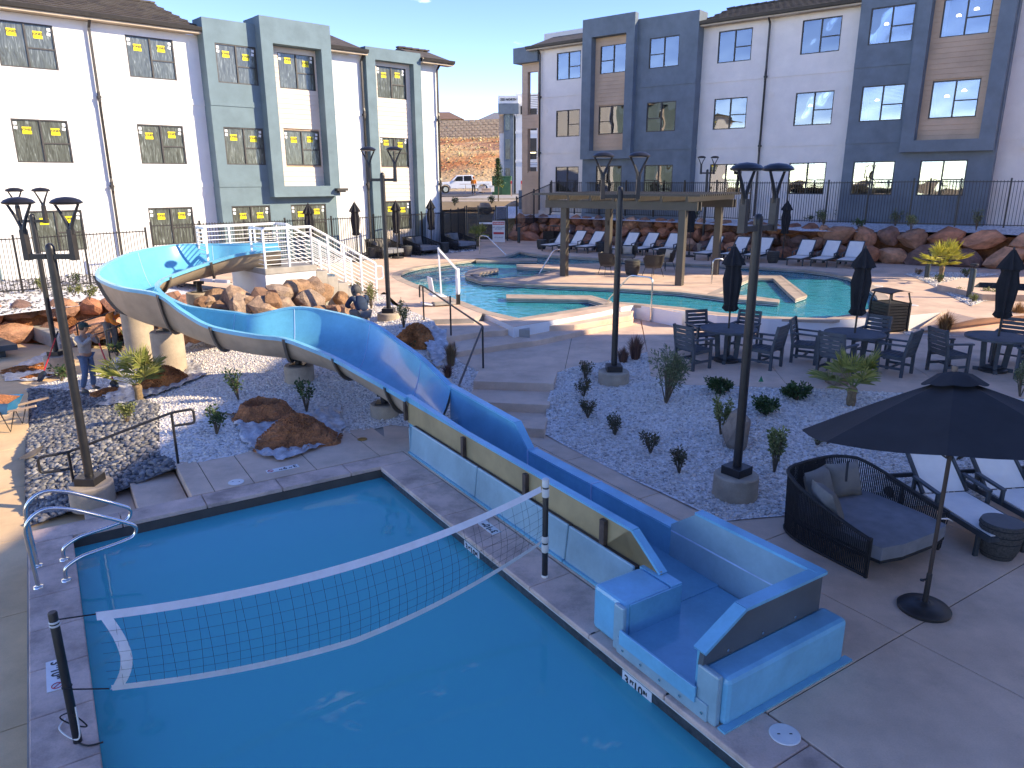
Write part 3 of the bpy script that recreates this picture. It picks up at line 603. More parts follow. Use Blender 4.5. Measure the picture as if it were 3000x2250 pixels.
# ---- white stair building far behind
fb = root('apartment_building', 'distant white three-storey stair building with letter L and a charcoal frame', 'building', (4.9, 87, 3.3), R(-4))
MB().box(-4.4, -1.0, 0, 8, -1.4, 10.4).build('stair_tower', M_white, fb)
f = MB(); f.box(-5.7, -4.6, -.5, 5, -1.4, 8.2); f.build('charcoal_frame', M_blue2, fb)
MB().box(-6.3, -4.0, -.9, -.505, 8.2, 9.3).build('charcoal_cap', M_blue2, fb)
planks(fb, 0, -6.25, -5.75, 6.2, 8.2, -.2, ()); MB().box(-6.25, -5.72, -.15, 5, -1.4, 8.2).build('side_wall', M_white2, fb)
for k, z in enumerate((.2, 3.35, 6.5)):
    MB().box(-3.0, -2.0, -.03, .1, z, z + 2.3).build('opening', M_room, fb)
    MB().box(-2.9, -2.1, -.06, -.035, z + .7, z + .8).build('landing_lamp', M_pend, fb)
    MB().box(-5.55, -5.0, -.53, -.505, z, z + 2.2).build('window', M_film, fb)
for z in (3.0, 6.15): MB().box(-4.45, 3, -.06, .0, z, z + .25).build('floor_band', M_white, fb)
MB().box(-1.0, 3.4, 2.5, 8, -1.4, 8.6).build('rear_wall', M_white2, fb)
MB().box(-1.0, -.4, .05, 2.45, -1.4, 9.2).build('pier', M_white, fb); MB().box(-.4, 3.4, .08, 2.4, 9.0, 9.8).build('lintel', M_white, fb)
for z in (2.6, 5.75): MB().box(-.4, 3.4, .08, 2.4, z, z + .75).build('landing', M_white, fb)
for z in (-.6, 2.6):
    for j in range(11): MB().box(-.3 + j * .27, 0 + j * .27, .4, 1.6, z + 2.6 - j * .24, z + 2.66 - j * .24).build('stair_tread', M_concg, fb)
    MB().beam((-.3, .35, z + 3.6), (2.7, .35, z + 1.0), .05, .06).build('stair_rail', M_dark, fb)
for j in range(10): MB().beam((-.4, .4, 6.6 + j * .14), (3.3, .4, 6.6 + j * .14), .03, .03).build('balcony_bar', M_plank, fb)
link('lettering', text_mesh('lettering', 'L', 1.25, M_black, .02, bold=.02), fb, (-3.6, -.06, 8.6), (R(90), 0, 0))
link('lettering', text_mesh('lettering', '225 NORTH', .34, M_black, .02, bold=.012), fb, (-5.15, -.93, 9.70), (R(90), 0, 0))
MB().box(-6.3, -4.0, -.9, -.02, 9.305, 10.1).build('sign_parapet', M_white, fb)
# ---- the clubhouse on the camera's side, just outside the frame; inferred from its shade and shaped to cast it
cb = root('clubhouse', 'tall pale clubhouse beside the lower pool, outside the right edge of view', 'building', (14.6, 0, 0))
wall(cb, 0, 'wall', M_white2, 0, 16, -.6, 10.2, 15.4, 15.7, [(2, 3.7, 1, 2.5), (6, 7.7, 1, 2.5), (2, 3.7, 4.2, 5.7), (6, 7.7, 4.2, 5.7)])
MB().box(0, 16, 4, 15.39, -.6, 10.2).build('building_core', M_white2, cb)
MB().box(-.2, 16.2, 3.8, 15.9, 10.2, 10.6).build('roof', M_blue2, cb)
MB().box(-1.5, 14, -30, 3.7, -.6, 13.2).build('shade_wing', M_white2, cb); MB().box(-1.7, 14.2, -30.2, 3.9, 13.2, 13.6).build('shade_wing_roof', M_blue2, cb)  # taller unseen block added so the near patio falls in shade
# ================================================================== terraces, pools, beds
U = .90; PZ = .50; LP = -.50                       # upper deck, plaza, left patio
O2 = P(1126, 1362, 0); _a = R(-32.66); V2 = Vector((math.sin(_a), math.cos(_a))); U2 = Vector((V2.y, -V2.x)); RZP = math.atan2(U2.y, U2.x)
def tw(t, w, z=None):
    q = Vector((O2.x, O2.y)) + V2 * t + U2 * w
    return (q.x, q.y) if z is None else (q.x, q.y, z)
def clip(poly, a, b, keep):
    # half-plane clip of polygon, keep>0 left side of a->b
    out = []; n = len(poly)
    sd = lambda p: ((b[0] - a[0]) * (p[1] - a[1]) - (b[1] - a[1]) * (p[0] - a[0])) * keep
    for i in range(n):
        p, q = poly[i], poly[(i + 1) % n]; sp_, sq = sd(p), sd(q)
        if sp_ >= 0: out.append(p)
        if sp_ * sq < 0: t = sp_ / (sp_ - sq); out.append((p[0] + (q[0] - p[0]) * t, p[1] + (q[1] - p[1]) * t))
    return out
def split(polys, lines):
    for a, b in lines:
        nx = []
        for p in polys:
            for k in (1, -1):
                c = clip(p, a, b, k)
                A = abs(sum(c[i][0] * c[(i + 1) % len(c)][1] - c[(i + 1) % len(c)][0] * c[i][1] for i in range(len(c)))) / 2 if len(c) > 2 else 0
                if A > .02: nx.append(c)
        polys = nx
    return polys
def inset(poly, g):
    n = len(poly); A = sum(poly[i][0] * poly[(i + 1) % n][1] - poly[(i + 1) % n][0] * poly[i][1] for i in range(n))
    if A < 0: poly = poly[::-1]
    out = []
    for i in range(n):
        p0, p1, p2 = Vector(poly[i - 1]), Vector(poly[i]), Vector(poly[(i + 1) % n]); d1 = (p1 - p0); d2 = (p2 - p1)
        if d1.length < 1e-5 or d2.length < 1e-5: continue
        d1.normalize(); d2.normalize(); n1 = Vector((-d1.y, d1.x)); n2 = Vector((-d2.y, d2.x)); k = 1 + n1.dot(n2)
        m = (n1 + n2) / max(k, .35); out.append(tuple(p1 + m * g))
    return out
def slabs(name, poly, lines, z, m, gap=.006, th=.12, piece='concrete_slab'):
    o = tag(MB().prism(inset(poly, .02), z - th - .1, z - .012).build(name, M_joint), kind='structure')
    for p in split([list(map(tuple, poly))], lines): MB().prism(inset(p, gap), z - th, z).build(piece, m, o, bevel=.004, seg=1)
    return o
# ---- lower pool: basin, water, tile band, coping
M_basin = mat('blue_pool_plaster', (.06, .52, .80), .6, .08, .5); M_basin2 = mat('aqua_pool_plaster', (.30, .90, .95), .6, .10, .7)
M_tile = mat('dark_pool_tile', (.03, .045, .06), .25, .3, 14); M_tileg = mat('grey_pool_tile', (.10, .11, .11), .3, .25, 12)
M_line = mat('white_trim', (.7, .68, .62), .6)
WL, WR, TN, TF = -4.36, -.06, -9.6, 0.0
def box_tw(mb, t0, t1, w0, w1, z0, z1): return mb.prism([tw(t0, w0), tw(t0, w1), tw(t1, w1), tw(t1, w0)], z0, z1)
bs = MB(); box_tw(bs, TN, TF, WL, WR, -1.45, -1.3); box_tw(bs, TN - .2, TF + .2, WL - .2, WL, -1.45, -.36); box_tw(bs, TN - .2, TF + .2, WR, WR + .2, -1.45, -.36); box_tw(bs, TF, TF + .2, WL, WR, -1.45, -.36); box_tw(bs, TN - .2, TN, WL, WR, -1.45, -.36)
tag(bs.build('lower_pool_basin', M_basin), kind='structure')
tb = MB(); tt = .012
box_tw(tb, TN, TF, WL - .2, WL, -.358, -.066); box_tw(tb, TN, TF, WR, WR + .2, -.358, -.066); box_tw(tb, TF, TF + .2, WL - .2, WR + .2, -.358, -.066)
tbo = tag(tb.build('lower_pool_tile_band', M_tileg), kind='structure')
ln = MB(); box_tw(ln, TN, TF - .01, WL, WL + .008, -.085, -.068); box_tw(ln, TN, TF - .01, WR - .008, WR, -.085, -.068); box_tw(ln, TF - .008, TF, WL + .01, WR - .01, -.085, -.068); ln.build('white_trim_line', M_line, tbo)
dk = MB(); t0 = TF - .004; box_tw(dk, t0, TF - .0005, -2.72, -2.3, -.28, -.095); dk.build('skimmer_mouth', M_black, tbo)
wt = MB(); nx, ny = 40, 80
_g = [[(*tw(TN + (TF - TN) * j / ny, WL + (WR - WL) * i / nx), -.19) for i in range(nx + 1)] for j in range(ny + 1)]
wt.loft(_g[::-1])
M_w1 = water_mat('still_pool_water', (.32, .95, .98), .9, .16, (.008, .60, .66), .66)
tag(wt.build('lower_pool_water', M_w1), kind='structure')
def coping_tw(name, t0, t1, w0, w1, n, along, z=0.0, m=None):
    par = tag(box_tw(MB(), t0, t1, w0 + .03, w1 - .01, -.32, -.064).build(name, M_joint), kind='structure')
    for i in range(n):
        a, b = i / n, (i + 1) / n
        q = (t0 + (t1 - t0) * a, t0 + (t1 - t0) * b, w0, w1) if along == 't' else (t0, t1, w0 + (w1 - w0) * a, w0 + (w1 - w0) * b)
        MB().prism(inset([tw(q[0], q[2]), tw(q[0], q[3]), tw(q[1], q[3]), tw(q[1], q[2])], .005), -.062, z).build('coping_stone', m or M_cope, par, bevel=.012)
    return par
coping_tw('coping_right', TN, -.03, WR - .03, .50, 9, 't'); coping_tw('coping_left', TN, -.03, -4.82, WL + .03, 13, 't'); coping_tw('coping_far', -.028, .40, -4.82, .50, 5, 'w')
tag(box_tw(MB(), TN, .40, -4.84, -4.79, -1.0, -.07).build('coping_left_face', M_concg), kind='structure')
tag(box_tw(MB(), .38, .42, -4.8, -2.82, -1.0, -.07).build('coping_far_face', M_concg), kind='structure')
# ---- concrete round the lower pool
slabs('far_pool_deck', [tw(.41, -2.82), tw(.41, .52), tw(1.95, .55), tw(1.95, -2.82)], [(tw(2.5, -2.5), tw(0, -2.5)), (tw(2.5, -1.93), tw(0, -1.93)), (tw(2.5, -.97), tw(0, -.97)), (tw(2.5, .1), tw(0, .1))], 0, M_conc, th=.3)
stp = tag(box_tw(MB(), .42, 2.0, -4.85, -2.83, -.9, -.51).build('left_steps', M_concg), kind='structure')
box_tw(MB(), .43, 2.0, -3.50, -2.835, -.5, -.16).build('step', M_conc, stp, bevel=.01); box_tw(MB(), .43, 2.02, -4.17, -3.505, -.5, -.33).build('step', M_conc, stp, bevel=.01)
_pe1, _pe2 = P(83, 1140, LP), P(86, 1500, LP)
_pat = [(_pe1.x, _pe1.y), (_pe2.x, _pe2.y), tw(1.95, -4.9), tw(1.95, -4.17), tw(.42, -4.17), tw(.42, -4.85), tw(TN, -4.85), tw(TN, -9.5), (-20, 12), (-20.5, 24.0), (-15.5, 22.4), (-11.2, 21.2), (-10.6, 18.4)]
def lerp(a, b, t): return (a[0] + (b[0] - a[0]) * t, a[1] + (b[1] - a[1]) * t)
slabs('left_patio', _pat, [(tw(k, -12), tw(k, 0)) for k in (-7.4, -5.2, -3.0, -.8, 1.4, 3.6, 5.8, 8)] + [(tw(-9, -7.2), tw(9, -7.2)), (tw(-9, -9.8), tw(9, -9.8))], LP, M_concw, th=.3)
# right deck and walkway
_e = [P(*q, 0) for q in ((1596, 1273), (1672, 1310), (1864, 1406), (2113, 1524), (2300, 1508))]
_rd = [tw(TN, .51), tw(1.2, .51), tw(1.95, .8), (.3, 13.0), (.56, 12.1)] + [(p.x, p.y) for p in _e] + [(4.6, 9.3), (6.0, 9.35), (8.0, 9.8), (11.5, 10.3), (14.4, 10.4), (14.4, -4), (4, -4)]
_jl = [(tw(k, 0), tw(k, 9)) for k in (-8.4, -7.25, -4.95, -3.35, -1.6, .1)] + [(tw(-9, 1.12), tw(-6.9, 1.12)), ] 
_jl = [(tw(k, 0), tw(k, 14)) for k in (-9.2, -7.05, -5.0, -3.2, -1.45, .2)] + [(tw(-12, 2.55), tw(-6, 2.55)), (tw(-12, 5.4), tw(9, 5.4)), (tw(-12, 8), tw(9, 8))]
slabs('right_pool_deck', _rd, _jl, 0, M_conc, th=.3)
tag(MB().prism([tw(.3, .49), tw(2.05, .49), (-.3, 12.9), (.4, 12.4), tw(.3, 1.9)], -.4, -.02).build('slide_footing_slab', M_concg), kind='structure')
# ---- plaza, stairs and steps
plA = [(-.75, 15.0), (.97, 14.84), (2.09, 15.76), (3.18, 16.66), (3.75, 21.0), (-.5, 19.2), (-1.9, 17.4), (-1.35, 16.1)]
plB = [(3.18, 16.66), (2.85, 14.49), (3.41, 13.82), (5.3, 13.56), (5.97, 13.49), (9.43, 12.81), (14.4, 12.2), (14.4, 22.5), (12.5, 22.4), (12.1, 21), (10.3, 20.4), (8.1, 19.2), (5.3, 20), (3.77, 21.0)]
slabs('plaza', plA, [((-3, 17.2), (5, 16.2)), ((1.0, 14), (2.0, 22))], PZ, M_conc, th=.8)
slabs('plaza', plB, [((2.9, 16.4), (14.5, 15.3)), ((5.3, 13), (6.6, 22)), ((8.2, 12), (9.6, 22)), ((11.6, 12), (12.6, 22))], PZ, M_conc, th=.8)
st = tag(MB().prism([(-.7, 15.02), (.95, 14.86), (.55, 12.1), (-.55, 12.2)], -.2, -.01).build('garden_stairs', M_concg), kind='structure')
for z, a, b in ((.5, .0, .33), (.335, .33, .65), (.17, .65, .97)):
    L0, L1, R0, R1 = lerp((-.70, 15.02), (-.95, 12.35), a), lerp((-.70, 15.02), (-.95, 12.35), b), lerp((.96, 14.86), (.56, 12.05), a), lerp((.96, 14.86), (.56, 12.05), b)
    MB().prism([L0, R0, R1, L1], -.1, z - .003).build('stair_tread', M_conc, st, bevel=.012)
c7 = lambda z, *p: xy(7, z, *p)
s1 = c7(.63, (455, 930), (830, 872), (1030, 848), (1500, 748), (1715, 708)) + [(3.5, 20.6), (0, 19.3), (-1.5, 18.4)]
tag(MB().prism(s1, .3, .63).build('broad_step', M_conc, bevel=.012), kind='structure')
s2 = c7(.77, (328, 832), (640, 785), (795, 775)) + [(.2, 18.3)] + c7(.77, (1300, 735), (1705, 668)) + [(3.5, 20.7), (0, 19.4), (-2.1, 18.7)]
tag(MB().prism(s2, .3, .77).build('upper_step', M_conc, bevel=.012), kind='structure')
MBx = MB().prism(c7(.7, (880, 780), (980, 783), (982, 808), (878, 800)), .5, .82); tag(MBx.build('step_end_block', M_concg, bevel=.01), kind='structure')
# ---- upper pool
c8 = lambda z, *p: xy(8, z, *p)
pool = c7(U, (510, 575), (680, 640), (900, 690), (1500, 595), (1600, 572), (1740, 583), (2074, 612)) + c8(U, (300, 525), (600, 548), (930, 560), (1100, 530), (1200, 500), (1240, 470), (1225, 430), (1160, 372), (1060, 322), (940, 297), (800, 280), (600, 266), (400, 255), (0, 240)) + c7(U, (1480, 262), (1030, 236), (910, 216), (800, 250), (600, 270), (450, 288), (330, 305), (200, 322), (110, 345), (60, 366), (48, 388), (90, 415), (180, 452), (350, 520))
_fo = c7(U, (648, 652), (868, 752), (1500, 642), (1620, 612), (1738, 592), (2074, 652)) + c8(U, (0, 503), (300, 543), (600, 560), (950, 570), (1200, 556), (1400, 540), (1602, 522))
deck = c7(U, (215, 700), (580, 690)) + _fo + c8(U, (1640, 520), (1800, 560)) + [(15.5, 19.5), (24, 17), (26, 24.5), (20.5, 29.2), (15.2, 32.4), (8.5, 37.5), (1.6, 45.2), (-3.0, 45.4), (-3.2, 38.4), (-6.2, 33.9), (-9.3, 31), (-13.2, 28.2), (-12.5, 26.5), (-8.2, 23.6), (-5.2, 22.3), (-4.25, 22.6)] + c7(U, (-60, 500), (40, 590))
def flat_poly(name, outer, holes, z, m, kind='structure', wallm=None, depth=.5):
    loops = [[Vector((*p, 0)) for p in outer]] + [[Vector((*p, 0)) for p in h] for h in holes]
    tri = tessellate_polygon(loops); vs_ = [(p.x, p.y, z) for l_ in loops for p in l_]; fs = []
    for t in tri:
        a, b, c = (vs_[i] for i in t)
        fs.append(t if (b[0] - a[0]) * (c[1] - a[1]) - (b[1] - a[1]) * (c[0] - a[0]) > 0 else t[::-1])
    mb = MB(); mb.add(vs_, fs); o = tag(mb.build(name, m), kind=kind); return o
flat_poly('upper_pool_deck', deck, [pool], U, M_conc)
def skirt(name, path, z0, z1, m, closed=False, parent=None, kind='structure'):
    mb = MB(); n = len(path); rows = []
    for i in range(n if closed else n - 1):
        a, b = path[i], path[(i + 1) % n]; mb.add([(*a, z0), (*b, z0), (*b, z1), (*a, z1)], [(0, 1, 2, 3)])
    o = mb.build(name, m, parent); 
    if parent is None: tag(o, kind=kind)
    return o
def ring(path, w, closed=True):
    # offset copy of a path to its left by w
    n = len(path); out = []
    for i in range(n):
        p0 = Vector(path[i - 1] if (closed or i) else path[i]); p1 = Vector(path[i]); p2 = Vector(path[(i + 1) % n] if (closed or i < n - 1) else path[i])
        d1 = p1 - p0; d2 = p2 - p1
        if d1.length < 1e-6: d1 = d2
        if d2.length < 1e-6: d2 = d1
        d1 = d1.normalized(); d2 = d2.normalized(); n1 = Vector((-d1.y, d1.x)); n2 = Vector((-d2.y, d2.x)); m = (n1 + n2) / max(1 + n1.dot(n2), .5); out.append(tuple(p1 + m * w))
    return out
def area2(p): return sum(p[i][0] * p[(i + 1) % len(p)][1] - p[(i + 1) % len(p)][0] * p[i][1] for i in range(len(p)))
if area2(pool) < 0: pool = pool[::-1]
def resample(path, step, closed=True):
    out = []; n = len(path)
    for i in range(n if closed else n - 1):
        a, b = Vector(path[i]), Vector(path[(i + 1) % n]); k = max(1, round((b - a).length / step))
        for j in range(k): out.append(tuple(a + (b - a) * j / k))
    if not closed: out.append(tuple(path[-1]))
    return out
def coping_ring(name, path, win, wout, z, step=1.1, closed=True, th=.065):
    # path counter-clockwise round water: left = water side
    pr = resample(path, step, closed); a = ring(pr, win, closed); b = ring(pr, -wout, closed)
    par = skirt(name, [tuple(p) for p in pr], z - .3, z - th, M_tile, closed); n = len(pr)
    for i in range(n if closed else n - 1):
        j = (i + 1) % n; MB().prism(inset([a[i], b[i], b[j], a[j]], .004), z - th, z + .006).build('coping_stone', M_copeu, par)
    tl = skirt('white_trim_line', [tuple(p) for p in ring(pr, .006, closed)], z - th - .035, z - th - .018, M_line, closed, par)
    return par
coping_ring('upper_pool_coping', pool, .03, .30, U)
skirt('upper_pool_basin_wall', pool, U - 1.25, U - .3, M_basin2, True)
flat_poly('upper_pool_floor', pool, [], U - 1.22, M_basin2)
_wp = [Vector((*p, 0)) for p in pool]
M_w2 = water_mat('rippling_pool_water', (.72, .97, .98), 2.6, .75, (.04, .74, .84), .38, .06)
flat_poly('upper_pool_water', pool, [], U - .13, M_w2)
skirt('upper_pool_front_wall', _fo, .3, U - .002, M_white)
skirt('deck_edge_wall', deck[:2] + [_fo[0]], .6, U - .002, M_concg)
def island(name, poly, m=M_conc, cope=.26):
    if area2(poly) < 0: poly = poly[::-1]
    par = flat_poly(name, poly, [], U, m); skirt('side', poly, U - 1.22, U - .3, M_basin2, True, par)
    pr = resample(poly, 1.1); a = ring(pr, cope); b = ring(pr, -.03); n = len(pr)
    skirt('tile_band', pr, U - .3, U - .065, M_tile, True, par); skirt('white_trim_line', ring(pr, -.006), U - .105, U - .085, M_line, True, par)
    for i in range(n):
        j = (i + 1) % n; MB().prism([a[i], b[i], b[j], a[j]] if 0 else inset([a[i], b[i], b[j], a[j]], .004), U - .065, U + .006).build('coping_stone', M_copeu, par)
isl = c7(U, (520, 372), (530, 392), (640, 427), (850, 442), (1200, 460), (1600, 476), (2074, 505)) + c8(U, (400, 447), (560, 458), (650, 466), (655, 450), (520, 432), (300, 414), (505, 322), (540, 300), (300, 268), (0, 258)) + c7(U, (1480, 294), (1200, 303), (890, 306), (892, 326), (1190, 336), (1000, 386), (760, 406), (640, 398), (607, 384), (625, 364), (755, 347), (748, 332), (640, 328), (545, 350))
island('pool_island', isl)
island('pool_peninsula_wall', c8(U, (522, 308), (662, 308), (815, 425), (752, 447), (625, 326), (530, 326)), M_copeu, .1)
island('pool_divider_wall', c7(U, (818, 520), (1420, 528), (1560, 568), (1525, 592), (1400, 556), (820, 546)), M_copeu, .1)
island('pool_bench_wall', c7(U, (600, 262), (1030, 262), (1032, 276), (600, 280)), M_copeu, .1)
# sloping walk from plaza up to the upper deck, right
rmp = [at(8, 1602, 522, U), at(8, 1640, 520, U), at(8, 1800, 560, U), Vector((15.5, 19.5, U)), Vector((16.0, 16.6, PZ)), at(8, 1420, 648, PZ)]
MBr = MB().add([(p.x, p.y, p.z + .004) for p in rmp], [(5, 1, 0), (5, 2, 1), (5, 3, 2), (5, 4, 3)]); tag(MBr.build('sloping_walk', M_conc), kind='structure')
# warm hot tub on the right
tub = root('hot_tub', 'raised square hot tub with tan coping at right edge beyond the bollard lights', 'hot tub', (0, 0, 0))
_tb = xy('R4', 1.1, (1130, 565), (1430, 490), (2300, 470), (2400, 700), (1700, 690)); _ti = xy('R4', 1.1, (1580, 600), (1660, 540), (2300, 560), (2400, 660))
mb = MB(); 
loops = [[Vector((*p, 0)) for p in _tb], [Vector((*p, 0)) for p in _ti]]; vv = [(p.x, p.y, 1.1) for l_ in loops for p in l_]; mb.add(vv, tessellate_polygon(loops)); mb.build('coping', M_conc, tub)
skirt('outer_wall', _tb, .5, 1.1, M_copeu, True, tub); skirt('inner_wall', _ti, .3, 1.1, M_tile, True, tub)
MB().add([(*p, .98) for p in _ti], [tuple(range(4))]).build('tub_water', water_mat('green_tub_water', (.3, .7, .55), 2, .2, (.02, .22, .16), .5), tub)
# ---- gravel beds with heights from known levels
class TPS:
    def __init__(s, pts):
        s.p = np.array([p[:2] for p in pts], float); z = np.array([p[2] for p in pts], float); n = len(s.p)
        A = np.zeros((n + 3, n + 3)); A[:n, :n] = s.k(s.p, s.p) + np.eye(n) * .05; A[:n, n:] = np.column_stack([np.ones(n), s.p]); A[n:, :n] = A[:n, n:].T
        s.w = np.linalg.solve(A, np.concatenate([z, np.zeros(3)]))
    def k(s, a, b): d = np.hypot(a[:, None, 0] - b[None, :, 0], a[:, None, 1] - b[None, :, 1]); return np.where(d > 1e-9, d * d * np.log(d + 1e-12), 0)
    def __call__(s, x, y):
        x, y = np.atleast_1d(x).astype(float), np.atleast_1d(y).astype(float); q = np.column_stack([x.ravel(), y.ravel()])
        return s.k(q, s.p) @ s.w[:-3] + s.w[-3] + q @ s.w[-2:]
def inside(poly, x, y):
    c = np.zeros(len(x), bool); n = len(poly)
    for i in range(n):
        x0, y0 = poly[i]; x1, y1 = poly[(i + 1) % n]
        m = ((y0 > y) != (y1 > y)); xi = (x1 - x0) * (y - y0) / ((y1 - y0) if abs(y1 - y0) > 1e-9 else 1e-9) + x0; c ^= m & (x < xi)
    return c
def bed(name, poly, hz, m, step=.35, lift=0.0, grow=.05):
    if area2(poly) < 0: poly = poly[::-1]
    poly = ring(poly, -grow)
    xs = np.arange(min(p[0] for p in poly), max(p[0] for p in poly), step); ys = np.arange(min(p[1] for p in poly), max(p[1] for p in poly), step)
    X, Y = (a.ravel() for a in np.meshgrid(xs, ys)); k = inside(poly, X, Y); X, Y = X[k] + rng.uniform(-.05, .05, k.sum()), Y[k] + rng.uniform(-.05, .05, k.sum())
    bp = resample(poly, .5); pts = [Vector(p) for p in bp] + [Vector((a, b)) for a, b in zip(X, Y)]
    r_ = delaunay_2d_cdt(pts, [], [list(range(len(bp)))], 1, 1e-4); vv = r_[0]; z = hz(np.array([p.x for p in vv]), np.array([p.y for p in vv])) + lift
    me = bpy.data.meshes.new(name); me.from_pydata([(p.x, p.y, float(q)) for p, q in zip(vv, z)], [], r_[2]); me.materials.append(m); me.update(); me.polygons.foreach_set('use_smooth', [True] * len(me.polygons))
    return tag(link(name, me), kind='structure')
def stones(name, poly, hz, n, smin, smax, m, flat=.6, sub=-1, label=None, holes=()):
    x0, x1, y0, y1 = min(p[0] for p in poly), max(p[0] for p in poly), min(p[1] for p in poly), max(p[1] for p in poly)
    A = abs(area2(poly)) / 2; k = int(n * (x1 - x0) * (y1 - y0) / A); X, Y = rng.uniform(x0, x1, k), rng.uniform(y0, y1, k); q = inside(poly, X, Y)
    for h in holes: q &= ~inside(h, X, Y)
    X, Y = X[q], Y[q]; s_ = rng.uniform(smin, smax, len(X)); return scatter(name, np.column_stack([X, Y, hz(X, Y) + s_ * .15]), s_, m, flat=flat, sub=sub)
M_wgrav = stone_mat('pale_gravel', [(.32, .29, .27), (.72, .65, .59), (.88, .81, .74), (.58, .52, .47), (.90, .84, .77)], 26, bdist=.03); M_wst2 = attr_mat('pale_stone', [(.36, .32, .29), (.72, .65, .58), (.90, .83, .74), (.60, .52, .46), (.80, .68, .56)], .85)
M_cob = stone_mat('dark_cobble_ground', [(.03, .03, .032), (.09, .085, .085), (.14, .13, .125)], 9, bdist=.05); M_cob2 = attr_mat('dark_cobble', [(.08, .078, .08), (.17, .165, .16), (.27, .26, .25), (.12, .115, .115), (.22, .20, .19), (.34, .32, .30)], .75)
gb = [(.56, 12.1)] + [(p.x, p.y) for p in _e] + [(4.6, 9.3), (6.0, 9.35), (8.0, 9.8), (11.5, 10.3), (14.4, 10.4), (14.4, 12.2), (9.43, 12.81), (5.97, 13.49), (5.3, 13.56), (3.41, 13.82), (2.85, 14.49), (3.18, 16.66), (2.09, 15.76), (.97, 14.84), (.72, 13.3)]
hzR = TPS([(*p, 0.015) for p in [(.56, 12.1)] + [(p.x, p.y) for p in _e] + [(4.6, 9.3), (6.0, 9.35), (8, 9.8), (11.5, 10.3), (14.4, 10.4)]] + [(*p, .49) for p in gb[11:21]] + [(.72, 13.3, .2), (.85, 14.1, .34)])
bed('right_gravel_bed', gb, hzR, M_wgrav); stones('white_gravel_stones', gb, hzR, 26000, .012, .034, M_wst2, .7)
CL = [(*tw(1.95, k), .0) for k in (-2.8, -1.5, 0, .5)] + [(*tw(2.05, -3.5), -.17), (*tw(2.05, -4.2), -.34), (*tw(1.9, -4.9), -.49), (_pe1.x, _pe1.y, -.49), (_pe2.x, _pe2.y, -.49), (*lerp(_pe1, _pe2, .5), -.49), (-.95, 12.4, .02), (-.9, 13.5, .2), (-.75, 15.0, .48), (-1.35, 16.1, .5), (-1.9, 17.2, .72), (-2.3, 18.6, .88), (-3.9, 20.6, .88), (-4.3, 22.4, .88), (-4.6, 15, .28), (-7.3, 15.6, .02), (-8.2, 17, .0), (-9.6, 18.2, -.1), (-9.6, 16.4, -.38), (-6.7, 19.6, .55), (-6.0, 17.5, .35), (-9.5, 22.5, .35), (-11.2, 21.2, -.3), (-8.2, 13.0, -.15), (-7.2, 11.4, -.2), (-5.6, 21, .75), (-3.3, 13.6, .1), (-3.6, 17, .5)]
hzL = TPS(CL)
ml = [tw(1.8, -2.80), tw(1.8, .9), (-.42, 12.3), (-.6, 12.3), (-.9, 13.6), (-.72, 15.0), (-1.35, 16.1), (-1.8, 17.2), (-2.05, 18.5), (-3.5, 20.9), (-4.0, 22.8), (-6.2, 23.2), (-9.5, 23), (-11.2, 21.2), (-10.6, 18.4), (_pe1.x, _pe1.y), (-9.4, 16.3), (-8.4, 15.4), (-7.2, 14.1), tw(2.6, -3.0)]
bed('middle_gravel_bed', ml, hzL, M_wgrav, lift=.002)
cobp = [tw(1.8, -2.80), tw(1.8, -3.5), tw(1.8, -4.17), tw(1.8, -4.9), (_pe2.x, _pe2.y), (_pe1.x, _pe1.y), (-9.4, 16.3), (-8.4, 15.4), (-7.2, 14.1), tw(2.6, -3.0)]
bed('cobble_slope', cobp, hzL, M_cob, lift=.004)
stones('white_gravel_stones', ml, hzL, 22000, .012, .034, M_wst2, .7); stones('dark_cobbles', cobp, hzL, 5200, .025, .062, M_cob2, .65, 0)
# upper terrace behind the boulder wall
ter = [(-1.2, 46.5), (.2, 44.6), (1.8, 44.2), (8.6, 38.5), (13.0, 33.0), (15.6, 31.9), (20.6, 29.0), (26, 25.9), (30, 29), (19, 39), (2.4, 52), (-1, 52)]
hzT = TPS([(.2, 44.6, 2.2), (1.8, 44.2, 2.25), (8.6, 38.5, 2.25), (15.6, 31.9, 2.2), (20.6, 29.0, 2.2), (26, 25.9, 2.2), (30, 29, 2.6), (19, 39, 2.6), (2.4, 52, 2.6), (15.4, 35, 2.55), (20, 31.2, 2.55), (2.5, 48, 2.5), (-1, 52, 2.6), (-1.2, 46.5, 2.0)])
M_tgrav = stone_mat('terrace_gravel', [(.45, .44, .46), (.66, .64, .64), (.8, .78, .77)], 14, bdist=.03)
bed('upper_terrace', ter, hzT, M_tgrav, 1.0)
# gravel and soil at the foot of the left building
lbv = Vector((math.sin(R(46.6)), math.cos(R(46.6)))); lbn = Vector((lbv.y, -lbv.x))
def lf(s, off): q = Vector((LB.x, LB.y)) + lbv * s + lbn * off; return (q.x, q.y)
lt = [lf(-12, -.2), lf(18.6, -.2), lf(18.6, 2.4), lf(8, 2.6), lf(4, 3.4), lf(1, 4.4), lf(-6, 5.2), lf(-12, 5.2)]
hzF = TPS([(*lf(s, 0), 1.0) for s in (-12, -6, 0, 6, 12, 18)] + [(*lf(s, 2.4), .9) for s in (8, 12, 18)] + [(*lf(s, 2.7), .86) for s in (-12, -6, 0)] + [(*lf(s, 5), .45) for s in (-12, -6)] + [(*lf(1, 4.4), .5), (*lf(4, 3.4), .7)])
bed('building_gravel_strip', lt, hzF, M_tgrav, .8); stones('strip_gravel_stones', lt, hzF, 5000, .03, .06, M_cob2, .7)
